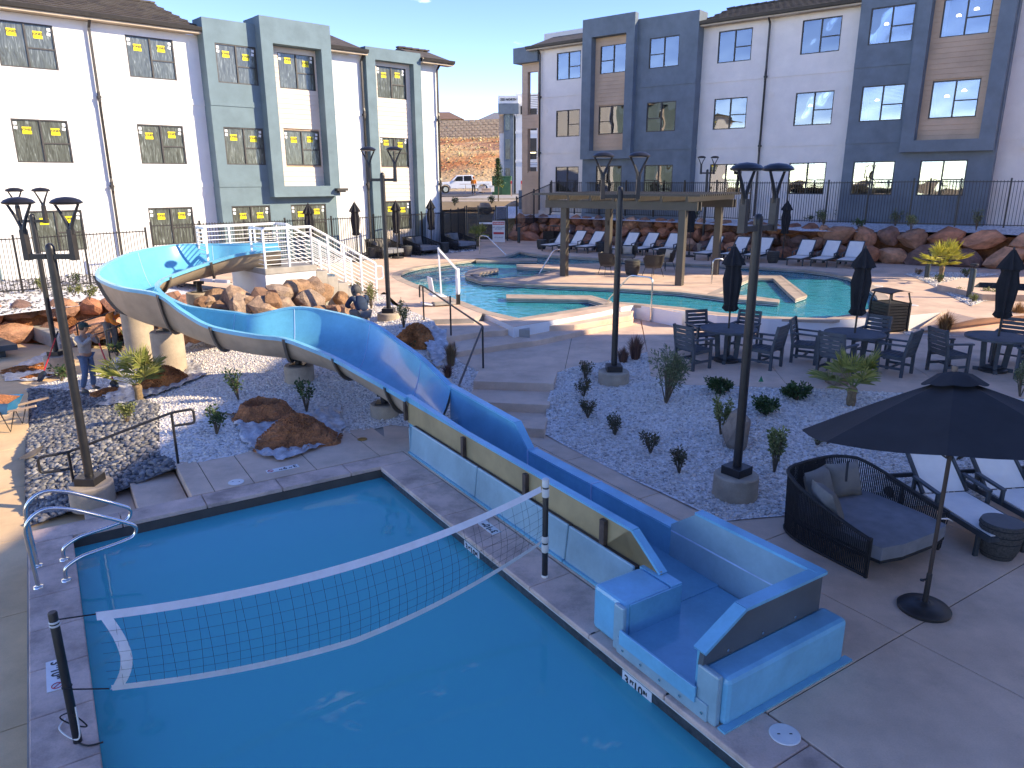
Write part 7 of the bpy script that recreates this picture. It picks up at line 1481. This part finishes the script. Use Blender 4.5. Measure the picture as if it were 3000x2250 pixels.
shrub('upright pale green shrub left of the brown boulder', *pz('F', 1560, 825, hzR), .62, .18, 'light', 600, 9, (.05, .017)); shrub('upright pale green shrub between brown boulder and daybed', *pz('F', 1960, 1105, hzR), .70, .19, 'light', 700, 9, (.05, .018)); shrub('small green tuft just left of the open parasol rim', *pz('E', 490, 140, hzR), .22, .15, 'light', 220, 8); shrub('small tuft at right edge of the gravel slope by plaza', *pz(8, 2050, 1010, hzR), .7, .2, 'olive', 400, 7, (.05, .014))
grass('purple fountain grass behind the middle lamp footing, taller clump', *at(7, 1735, 985, PZ - .03), .62, .30, 'purple'); grass('purple fountain grass behind the middle lamp footing, shorter clump', *at(7, 1648, 1015, PZ - .05), .42, .24, 'purple', 300); grass('brown grass clump between slide and middle steps, taller', *pz(7, 418, 1030, hzL, .4), .55, .22, 'straw'); grass('low reddish grass beside the slide wall below the brown clump', *pz(7, 395, 1110, hzL, .3), .3, .2, 'purple', 260)
grass('russet grass clump at the litter bin corner of the pool wall', *at('R4', 1215, 1180, PZ), .62, .34, 'red', 600); grass('orange russet grass clump right of the right dining umbrella', *at('R4', 2120, 1040, .62), .6, .36, 'red', 600)
for c, x, y, h_, st_, lab in ((6, 1545, 880, .75, 'light', 'leafy pale shrub at corner of the lamp footing behind slide'), (6, 1215, 690, .65, 'light', 'leafy pale shrub at foot of the slide stairs, left one'), (6, 1312, 745, .75, 'light', 'leafy pale shrub at foot of slide stairs, beside crouching worker'), (6, 985, 760, .6, 'light', 'yellowish leafy shrub in front of the blue urn'), (6, 1670, 1050, .22, 'dark', 'low dark plant below the orange soil heap by the steps'), (6, 365, 1395, .62, 'dark', 'dark leafy sapling on gravel left of the dug hole'), (6, 850, 1478, .62, 'dark', 'dark leafy sapling on gravel right of the dug hole'), (6, 205, 1640, .52, 'dark', 'dark leafy sapling near the fallen stake'), ('A', 825, 420, .4, 'light', 'small yellow-green plant among the dark cobbles'), ('R2', 1000, 1640, .4, 'dark', 'low dark plant at the far left lamp footing'), ('R2', 1900, 1230, .35, 'dark', 'dark low shrub in front of the tall slide column')):
    shrub(lab, *pz(c, x, y, hzL, .1), h_, .22 if h_ > .3 else .28, st_, 520 if st_ == 'light' else 260, 8, (.06, .02) if st_ == 'dark' else (.045, .016))
palm('fan palm in orange soil behind the left cobbles', *pz('A', 905, 275, hzL, -.1), 1.0, .95, 'palm', 18, .32); palm('fan palm in front of the middle dining table boulder', *pz(8, 1070, 1060, hzR, .4), .9, .85, 'palm', 15, .3); palm('yellow-green fan palm beside a bollard light at the big boulders', *at('R4', 1165, 530, U), 1.1, 1.05, 'yellow', 18, .5); palm('fan palm at the left of pool gate behind chrome rail', *at(3, 345, 1480, U), 1.0, 1.0, 'palm', 14, .35)
for x, y, h_, st_, lab in ((1160, 545, .3, 'dark', 'dark green base plant under the yellow palm'), (890, 450, .22, 'straw', 'small dry tuft left of the first bollard'), (1490, 478, .32, 'dark', 'round green shrub right of the yellow palm'), (1770, 730, .3, 'light', 'yellow-green tuft right of the second bollard'), (1410, 695, .2, 'light', 'small tuft left of the second bollard'), (1580, 785, .2, 'light', 'small tuft below the second bollard')):
    shrub(lab, *at('R4', x, y, U + .01), h_, h_ * .7, st_, 260, 10, (.05, .014))
tp = [(4, 825, 1500), (4, 1205, 1522), (4, 1700, 1522), (4, 955, 1532), (4, 1310, 1545), (4, 1750, 1548), (4, 1870, 1522), (4, 690, 1505), (4, 720, 1520), (4, 620, 1495), (4, 200, 1482), (3, 800, 1240), (3, 1010, 1258), (3, 1120, 1265), (3, 1160, 1245), (3, 1350, 1245), (3, 1640, 1272), (3, 1820, 1290), (3, 725, 1230), (3, 1430, 1268)]
whr = ['by the white wall', 'by the slate wall', 'below the slate frame', 'in front of the slate wall', 'on the boulder edge', 'near right edge', 'at far right', 'beside the fence post', 'at the fence jog', 'left of the fence jog', 'behind the right lamp heads', 'at the corner by utility screen', 'above first loungers', 'behind the pergola left post', 'above the pergola beam left', 'behind the middle lamp pole', 'behind pergola right half', 'right of pergola post', 'next to the screen', 'behind pergola middle']
for i, (c, x, y) in enumerate(tp):
    q = at(c, x, y, 2.42); shrub('terrace shrub above boulder wall ' + whr[i], q.x, q.y, 2.40, random.uniform(.3, .75), .26, ('dark', 'light', 'olive')[i % 3], 240, 8, (.07, .024))
for x, y, h_, lab in ((690, 190, .5, 'small shrub at left picket fence above the boulders'), (1230, 100, .45, 'dark shrub at left picket fence beside the slide bend'), (1450, 300, .4, 'yellow-green shrub below left fence beside the slide bend'), (1200, 250, .3, 'tiny shrub below the left fence')):
    q = at('R2', x, y, .85); shrub(lab, q.x, q.y, .84, h_, .25, ('light', 'dark')[int('dark' in lab)], 260, 8, (.06, .02))
# young street tree and weeds beyond the gate
yt = root('young_tree', 'slender young tree beyond the pool gate beside the green cabinet', 'tree', (*PY(1460, 590, 58).xy, 2.75)); MB().tube([(0, 0, 0), (.02, 0, 1.2), (0, .02, 2.6)], [.05, .035, .015], 7).build('trunk', M_stem, yt, True)
_n = 1500; _f = rng.uniform(.35, 1, _n); _a = rng.uniform(0, 6.28, _n); _r = rng.uniform(0, .42, _n) * (1.15 - _f) * 1.7; link('crown', leaves_mesh('crown', np.stack([np.cos(_a) * _r, np.sin(_a) * _r, _f * 3.1 + .1], 1), rng.normal(size=(_n, 3)), np.full(_n, .12), np.full(_n, .035), M_lf['dark']), yt)
for u, v, d, lab in ((1332, 598, 52, 'small weed in bare ground beyond the left building corner'), (1440, 592, 54, 'low shrub at boulder beyond the gate')):
    q = PY(u, v, d); shrub(lab, q.x, d, max(q.z - .1, 1.8), .5, .35, 'dark', 200, 8, (.1, .03))
# ================================================================== soil, plastic sheets, tools
M_soil = mat('orange_soil', (.60, .20, .055), .95, .3, 5, 1.0, 30, fine=.35, bdist=.04); M_soilb = mat('brown_soil', (.52, .19, .075), .95, .3, 5, 1.0, 30, fine=.4, bdist=.04); M_plas = mat('white_plastic_sheet', (.66, .64, .63), .3, .22, 5, .8, 9, fine=.3, bdist=.05)
def mound(label, x, y, z, rx, ry, h, m, crater=False, rz_=0, name='soil_mound'):
    n, k = 26, 64; rows = []
    for i in range(n + 1):
        f = i / n; row = []
        for j in range(k):
            a = 6.283 * j / k; w = 1 + .12 * math.sin(3 * a + x) + .07 * math.sin(7 * a + y); zz = h * (math.cos(f * math.pi / 2) ** 1.3) if not crater else h * math.exp(-((f - .62) / .2) ** 2) - h * 1.2 * math.exp(-(f / .42) ** 2)
            zz += (random.uniform(-.5, .5) * h * .10 + .05 * h * math.sin(9 * a + 14 * f) * math.sin(17 * f + 5 * a)) * (f < .97); row.append((rx * f * w * math.cos(a) + random.uniform(-1, 1) * .012, ry * f * w * math.sin(a) + random.uniform(-1, 1) * .012, zz if f < .99 else -.05))
        rows.append(row)
    o = root(name, label, 'soil mound', (x, y, z), rz_, 'soil mounds'); mb = MB(); mb.loft(rows[::-1], closed=True); mb.build('soil', m, o)
    N = 900; a = rng.uniform(0, 6.28, N); r2 = rng.uniform(.02, 1.12, N) ** .6; s_ = rng.uniform(.006, .03, N) ** 1.0; zz = h * np.maximum(0, np.cos(np.minimum(r2, 1) * 1.57)) ** 1.3 * (0 if crater else 1)
    q = scatter('clods', np.stack([np.cos(a) * r2 * rx, np.sin(a) * r2 * ry, zz + .012], 1), s_, m, parent=o, sub=-1); return o
def sheet(label, poly, hz, lift=.02, amp=.055):
    xs = np.arange(min(p[0] for p in poly), max(p[0] for p in poly), .07); ys = np.arange(min(p[1] for p in poly), max(p[1] for p in poly), .07); X, Y = (a.ravel() for a in np.meshgrid(xs, ys)); k = inside(poly, X, Y); X, Y = X[k], Y[k]; bp2 = [(p[0] + random.uniform(-.05, .05), p[1] + random.uniform(-.05, .05)) for p in resample(poly, .12)]
    r2 = delaunay_2d_cdt([Vector(p) for p in bp2] + [Vector(p) for p in zip(X, Y)], [], [list(range(len(bp2)))], 1, 1e-4); vv = r2[0]; ax_, ay_ = np.array([p.x for p in vv]), np.array([p.y for p in vv]); z = hz(ax_, ay_) + lift + amp * np.abs(np.sin(ax_ * 13 + ay_ * 7) * np.sin(ay_ * 17 - ax_ * 5)) + rng.uniform(0, amp * .5, len(ax_))
    me = bpy.data.meshes.new('plastic_sheet'); me.from_pydata([(a, b, c) for a, b, c in zip(ax_, ay_, z)], [], r2[2]); me.materials.append(M_plas); me.update(); me.polygons.foreach_set('use_smooth', [True] * len(me.polygons)); return tag(link('plastic_sheet', me), label, 'plastic sheet', 'white plastic sheets')
zL = lambda x, y: np.maximum(hzL(x, y), np.where(inside([tw(.41, -2.82), tw(.41, .52), tw(1.95, .55), tw(1.95, -2.82)], x, y), 0.004, -9))
def shp(c, z, *p): return [tuple(at(c, x, y, z)[:2]) for x, y in p]
sheet('crumpled white plastic under the big brown soil mound by pool deck', shp('A', .05, (1520, 430), (1680, 420), (1900, 400), (2060, 360), (2190, 330), (2240, 420), (2190, 510), (2080, 570), (1830, 660), (1680, 620), (1560, 530)), zL, .015)
x, y, z = pz('A', 1925, 540, hzL, .05); mound('big brown soil mound on plastic at edge of the pool deck', x, y, max(z, .03), .74, .52, .46, M_soilb, rz_=.2)
x, y, z = pz('A', 1705, 372, hzL, .1); mound('dug planting hole ringed with red-brown soil', x, y, z + .02, .55, .45, .30, M_soilb, True, name='planting_hole')
MB().lathe([(.2, .01), (.19, .02), (.0, .02)], 16).build('hole_shadow_soil', mat('shade_dark_soil', (.05, .025, .015), .95), bpy.data.objects['planting_hole'])  # dark disc stands in for the shade at the bottom of the hole
sheet('crumpled white plastic around the fan palm soil', shp('A', -.05, (590, 240), (700, 205), (640, 160), (740, 90), (1000, 70), (1240, 55), (1360, 150), (1200, 195), (1060, 235), (800, 270)), hzL, .02)
x, y, z = pz('A', 1080, 165, hzL, 0); mound('bright orange soil mound beside the left fan palm', x, y, z, .66, .42, .42, M_soil); x, y, z = pz('A', 720, 225, hzL, -.1); mound('low orange soil heap left of the fan palm', x, y, z, .42, .26, .12, M_soil)
x, y, z = pz(6, 1640, 985, hzL, .6); mound('orange soil heap beside the middle steps', x, y, z, .58, .52, .46, M_soil)
sheet('crumpled white plastic below the orange heap by middle steps', shp(7, .5, (230, 900), (300, 850), (380, 880), (395, 960), (350, 1030), (280, 1010)), hzL, .06, .08)
hzP = lambda x, y: np.full(len(np.atleast_1d(x)), LP)
sheet('white plastic sheet strewn with soil on the left patio', shp('R2', LP, (40, 1560), (260, 1400), (560, 1260), (820, 1160), (1020, 1220), (1040, 1420), (900, 1560), (700, 1640), (400, 1650), (100, 1640)), hzP, .01, .03)
for k, (x, y, rx, ry) in enumerate(((560, 1460, .75, .2), (850, 1370, .5, .18), (330, 1450, .4, .14), (600, 1580, .35, .1))):
    q = at('R2', x, y, LP); mound(('long spill of orange soil across the patio plastic', 'orange soil spill by the far left lamp post', 'left end of the orange soil spill on patio plastic', 'small orange soil spill at front of patio plastic')[k], q.x, q.y, LP + .015, rx, ry, .07, M_soil, rz_=.5)
def shovel(label, a, b, hc, blade=True, grip=None):
    a, b = Vector(a), Vector(b); o = root('shovel', label, 'shovel', b, 0, 'garden shovels'); d = (a - b); MB().tube([d * .22, d], .017, 8).build('handle', hc, o, True)
    if blade: MB().add([d * .22 + Vector((-.02, 0, 0)), d * .22 + Vector((.02, 0, 0)), d * .16 + Vector((.11, -.01, 0)), d * .02 + Vector((.07, -.03, 0)), Vector((0, -.03, 0)), d * .02 + Vector((-.07, -.03, 0)), d * .16 + Vector((-.11, -.01, 0)), d * .12 + Vector((0, .03, 0))], [(0, 7, 1), (1, 7, 2), (2, 7, 3), (3, 7, 4), (4, 7, 5), (5, 7, 6), (6, 7, 0)]).build('blade', M_dark, o)
    if grip: MB().tube([d * .86, d], .021, 8).build('grip', grip, o)
M_redh = mat('red_handle', (.55, .02, .03), .4, .05); M_yelh = mat('yellow_handle', (.60, .42, .08), .5, .05); M_bluec = mat('blue_cloth', (.02, .06, .35), .8, .15, 8)
b_ = at('R2', 650, 1650, LP); d_a = PY(0 + 940 * .18083, 820 + 830 * .18083, b_.y + .5); shovel('red-handled shovel standing in the patio soil spill', d_a, b_, M_redh, True, M_rope)
# wheelbarrow at the left edge
q = at('A', 60, 460, LP); wb = root('wheelbarrow', 'blue wheelbarrow full of soil cut by left edge', 'wheelbarrow', (q.x - .15, q.y, LP), R(10)); M_wb = mat('blue_tray', (.02, .20, .42), .45, .15, 4)
MB().loft([[(x * s_, y * s_, z_) for x, y in ((-.42, -.30), (.36, -.33), (.36, .33), (-.42, .30))] for s_, z_ in ((.72, .38), (1.0, .62), (1.05, .64))], closed=True).build('tray', M_wb, wb); MB().add([(-.40, -.28, .61), (.34, -.31, .61), (.34, .31, .61), (-.40, .28, .61), (0, 0, .76), (-.2, .05, .73)], [(0, 1, 4), (1, 2, 4), (2, 3, 5, 4), (3, 0, 5), (0, 4, 5)]).build('soil_load', M_soilb, wb)
for s_ in (-1, 1): MB().beam((-.65, s_ * .12, .25), (.85, s_ * .30, .55), .035, .04).build('handle', M_plank, wb); MB().tube([(.15, s_ * .26, .45), (.28, s_ * .26, .02), (.42, s_ * .27, .45)], .014, 6).build('leg', M_dark, wb)
MB().tube([(-.68, -.045, .19), (-.68, .045, .19)], .19, 18).build('wheel', M_tyre, wb)
# fallen stake and folded geotextile at the cobbles
a_, b_ = Vector(pz('A', 1335, 352, hzL, 0)), Vector(pz('A', 1640, 418, hzL, .05)); tag(MB().tube([a_ + Vector((0, 0, .05)), a_.lerp(b_, .5) + Vector((0, 0, .07)), b_ + Vector((0, 0, .08))], .018, 7).build('fallen_stake', M_stem, None, True), 'thin wooden stake lying on gravel left of the dug hole', 'stake')
gt = MB().loft([[tuple(Vector(pz('A', x, y, hzL, -.3)) + Vector((0, 0, .05 + .03 * math.sin(i * 2 + k)))) for k, (x, y) in enumerate(r2)] for i, r2 in enumerate((((115, 670), (180, 640), (260, 600)), ((170, 680), (230, 640), (300, 560)), ((215, 650), (290, 590), (370, 500))))]); tag(gt.build('landscape_fabric', mat('grey_fabric', (.12, .10, .085), .95, .2, 6), None, True), 'folded strip of grey landscape fabric at edge of the cobbles', 'fabric')
tag(MB().tube([Vector(at('R2', 1310, 1610, LP + .05)), Vector(at('R2', 1850, 1340, -.2))], .02, 6).build('red_bar', M_redh, None, True), 'red digging bar lying behind the worker in jeans', 'digging bar')
# ================================================================== people
M_skin = mat('skin', (.42, .23, .15), .6, .08, 12)
def skin_obj(name, verts, edges, rad, m, parent, sub=2, rootv=0):
    me = bpy.data.meshes.new(name); me.from_pydata([tuple(v) for v in verts], edges, []); me.materials.append(m); o = link(name, me, parent); o.modifiers.new('skin', 'SKIN')
    lay = me.skin_vertices[0].data
    for i, r_ in enumerate(rad): lay[i].radius = (r_, r_) if not isinstance(r_, tuple) else r_; lay[i].use_root = (i == rootv)
    s_ = o.modifiers.new('sub', 'SUBSURF'); s_.levels = sub; s_.render_levels = sub; o.modifiers['skin'].use_smooth_shade = True; return o
def person(label, loc, rz_, J, shirt, trousers, cap=None, sleeves=None, boots=M_bronze, scale=1.0, vest=None, hood=None):
    p = root('person', label, 'person', loc, rz_); p.scale = (scale,) * 3; g = {k: Vector(v) for k, v in J.items()}
    v, e, r_ = [], [], []
    def add(pt, rad, par=None):
        v.append(pt); r_.append(rad)
        if par is not None: e.append((par, len(v) - 1))
        return len(v) - 1
    pel = add(g['pelvis'], (.13, .10)); ch_ = add(g['chest'], (.15, .105), pel); nk = add(g['neck'], .055, ch_); hb_ = add(g['neck'].lerp(g['head'], .45), .07, nk); hd_ = add(g['head'], (.082, .10), hb_); add(g['head'] + (g['head'] - g['neck']).normalized() * .09, (.07, .085), hd_); add(g['head'] + g['face'] * .10 + Vector((0, 0, -.02)), .018, hd_)
    sv, se, sr = [g['pelvis'] + Vector((0, 0, -.02)), g['chest'], g['neck'] + (g['chest'] - g['neck']) * .18], [(0, 1), (1, 2)], [(.155, .125), (.17, .125), .085]; tv, te, tr_ = [g['pelvis'] + Vector((0, 0, .04))], [], [(.14, .115)]
    for s in ('l', 'r'):
        sh = add(g['sh_' + s], .062, ch_); el = add(g['el_' + s], .045, sh); wr = add(g['wr_' + s], .032, el); hv = (g['wr_' + s] - g['el_' + s]).normalized(); pm = add(g['wr_' + s] + hv * .06, (.036, .02), wr); side = hv.cross(Vector((0, 0, 1))) if abs(hv.z) < .9 else Vector((1, 0, 0)); side.normalize(); cv = g.get('curl', Vector((0, 0, -1)))
        for k in range(4): f1 = add(g['wr_' + s] + hv * .10 + side * (-.027 + .018 * k), .0095, pm); add(g['wr_' + s] + hv * (.125 + .012 * (1.5 - abs(k - 1.5))) + side * (-.027 + .018 * k) + cv * .03, .008, f1)
        t_ = add(g['wr_' + s] + hv * .05 + side * .045, .011, pm); add(g['wr_' + s] + hv * .085 + side * .055 + cv * .02, .009, t_)
        hp = add(g['hip_' + s], .085, pel); kn = add(g['kn_' + s], .058, hp); an = add(g['an_' + s], .042, kn); add(g['toe_' + s], .035, an)
        i = len(sv); sv += [g['sh_' + s], g['el_' + s], g['el_' + s].lerp(g['wr_' + s], .88)]; se += [(1, i), (i, i + 1), (i + 1, i + 2)]; sr += [.08, .062, .047]
        i = len(tv); tv += [g['hip_' + s], g['kn_' + s], g['an_' + s] + (g['kn_' + s] - g['an_' + s]).normalized() * .03]; te += [(0, i), (i, i + 1), (i + 1, i + 2)]; tr_ += [.102, .075, .06]
        fd = (g['toe_' + s] - g['an_' + s]); fd.z = 0; MB().lathe([(.0, 0), (.052, .0), (.055, .03), (.04, .08), (.0, .10)], 10, sx=1, sy=2.0).build('boot', boots, p, True, loc=tuple((g['an_' + s] + g['toe_' + s]) / 2 - Vector((0, 0, (g['an_' + s].z + g['toe_' + s].z) / 2 - min(g['toe_' + s].z, g['an_' + s].z) + .04))), rot=(0, 0, math.atan2(fd.x, -fd.y)))
    skin_obj('body', v, e, r_, M_skin, p); skin_obj('shirt', sv, se, sr, shirt, p); skin_obj('trousers', tv, te, tr_, trousers, p)
    hdv, fc = g['head'], g['face']; az = math.atan2(fc.x, -fc.y)
    if cap: 
        c_ = MB().lathe([(.108, -.0), (.112, .03), (.10, .075), (.06, .105), (0, .115)], 16).build('cap', cap, p, True, loc=tuple(hdv + Vector((0, 0, .035))), rot=(0, 0, az)); MB().prism([(-.085, -.06), (-.07, -.17), (0, -.195), (.07, -.17), (.085, -.06)], .005, .02).build('brim', cap, c_)
    if hood: MB().lathe([(.10, -.16), (.135, -.06), (.14, .02), (.11, .09), (.05, .13), (0, .135)], 14).build('hood', hood, p, True, loc=tuple(hdv))
    else: MB().lathe([(.085, -.05), (.098, .0), (.095, .05)], 14).build('hair', M_black, p, True, loc=tuple(hdv - fc * .02 + Vector((0, 0, .01))))
    if vest: skin_obj('safety_vest', sv[:3], [(0, 1), (1, 2)], [(.175, .145), (.19, .145), .105], vest, p)
    for s in (-1, 1): MB().lathe([(.012, -.012), (.012, .012)], 8).build('eye', M_black, p, loc=tuple(hdv + fc * .088 + fc.cross(Vector((0, 0, 1))) * .034 * s + Vector((0, 0, .005))))
    return p
M_sweat = mat('grey_sweatshirt', (.34, .33, .32), .95, .08, 8, .3, 60); M_jean = mat('blue_jeans', (.08, .14, .24), .9, .18, 10, .3, 80); M_capg = mat('dark_green_cap', (.02, .05, .045), .85, .15); M_or = mat('orange_shirt', (.75, .20, .02), .85, .12, 8); M_navy = mat('navy_jacket', (.015, .035, .075), .85, .2, 8, .3, 40); M_gtro = mat('grey_trousers', (.17, .17, .16), .9, .15, 8); M_hood = mat('grey_hood', (.10, .095, .09), .9, .3, 10)
std = dict(pelvis=(0, 0, .93), chest=(0, -.01, 1.24), neck=(0, -.02, 1.45), head=(0, -.06, 1.60), face=(0, -1, 0), sh_l=(-.19, 0, 1.38), sh_r=(.19, 0, 1.38), el_l=(-.24, -.02, 1.10), el_r=(.24, -.02, 1.10), wr_l=(-.22, -.16, .90), wr_r=(.22, -.16, .90), hip_l=(-.09, 0, .88), hip_r=(.09, 0, .88), kn_l=(-.11, -.03, .48), kn_r=(.11, -.03, .48), an_l=(-.11, .02, .08), an_r=(.11, .02, .08), toe_l=(-.13, -.12, .04), toe_r=(.13, -.12, .04))
q = Vector(pz('R2', 1480, 1800, hzL, -.4)); J = dict(std, el_l=(-.25, -.20, 1.22), el_r=(.22, -.22, 1.20), wr_l=(-.05, -.33, 1.40), wr_r=(.07, -.33, 1.36), head=(0, -.08, 1.585), kn_l=(-.12, -.02, .48), an_l=(-.15, .10, .08), toe_l=(-.17, -.05, .04))
W1 = person('worker in grey sweatshirt, jeans and dark cap leaning on a red-handled shovel', q, R(78), J, M_sweat, M_jean, M_capg, scale=.96)
hp_ = q + Vector((.96 * .36, -.04, .96 * 1.42)); shovel('red-handled shovel held by the worker in grey sweatshirt', hp_, q + Vector((.78, -.28, .05)), M_redh, True, M_stem)
q = Vector(pz('R2', 1830, 1160, hzL, -.3)); J = dict(std, chest=(0, -.22, 1.12), neck=(0, -.38, 1.22), head=(0, -.50, 1.26), sh_l=(-.19, -.30, 1.16), sh_r=(.19, -.30, 1.16), el_l=(-.26, -.46, .95), el_r=(.26, -.44, .92), wr_l=(-.08, -.60, .86), wr_r=(.10, -.55, .68), face=(0, -.9, -.4))
person('worker in orange shirt bending over behind the left slide column', q, R(70), J, M_or, M_gtro, M_capg, scale=.98); shovel('yellow-handled shovel with blue grip held by orange-shirted worker', q + Vector((.25, -.28, 1.15)), q + Vector((.85, -.38, .05)), M_yelh, True, M_bluec)
q = Vector(pz('R1', 1935, 1190, hzL, .6)); J = dict(std, pelvis=(0, .10, .42), chest=(0, -.12, .68), neck=(0, -.24, .86), head=(0, -.32, .98), sh_l=(-.2, -.16, .80), sh_r=(.2, -.16, .80), el_l=(-.28, -.34, .58), el_r=(.28, -.34, .58), wr_l=(-.14, -.52, .50), wr_r=(.12, -.52, .50), hip_l=(-.11, .08, .40), hip_r=(.11, .08, .40), kn_l=(-.2, -.28, .45), kn_r=(.2, -.28, .45), an_l=(-.16, -.05, .08), an_r=(.16, -.05, .08), toe_l=(-.18, -.2, .04), toe_r=(.18, -.2, .04), face=(0, -.95, -.3))
person('worker in navy jacket and hood crouching behind the blue slide', q, R(215), J, M_navy, M_gtro, None, hood=M_hood)
q = PY(1388, 570, 78.5); person('distant worker in orange vest walking beside the white pickup', q, R(170), dict(std), M_or, mat('black_trousers', (.03, .03, .035), .9), M_or, vest=M_or, scale=1.05)
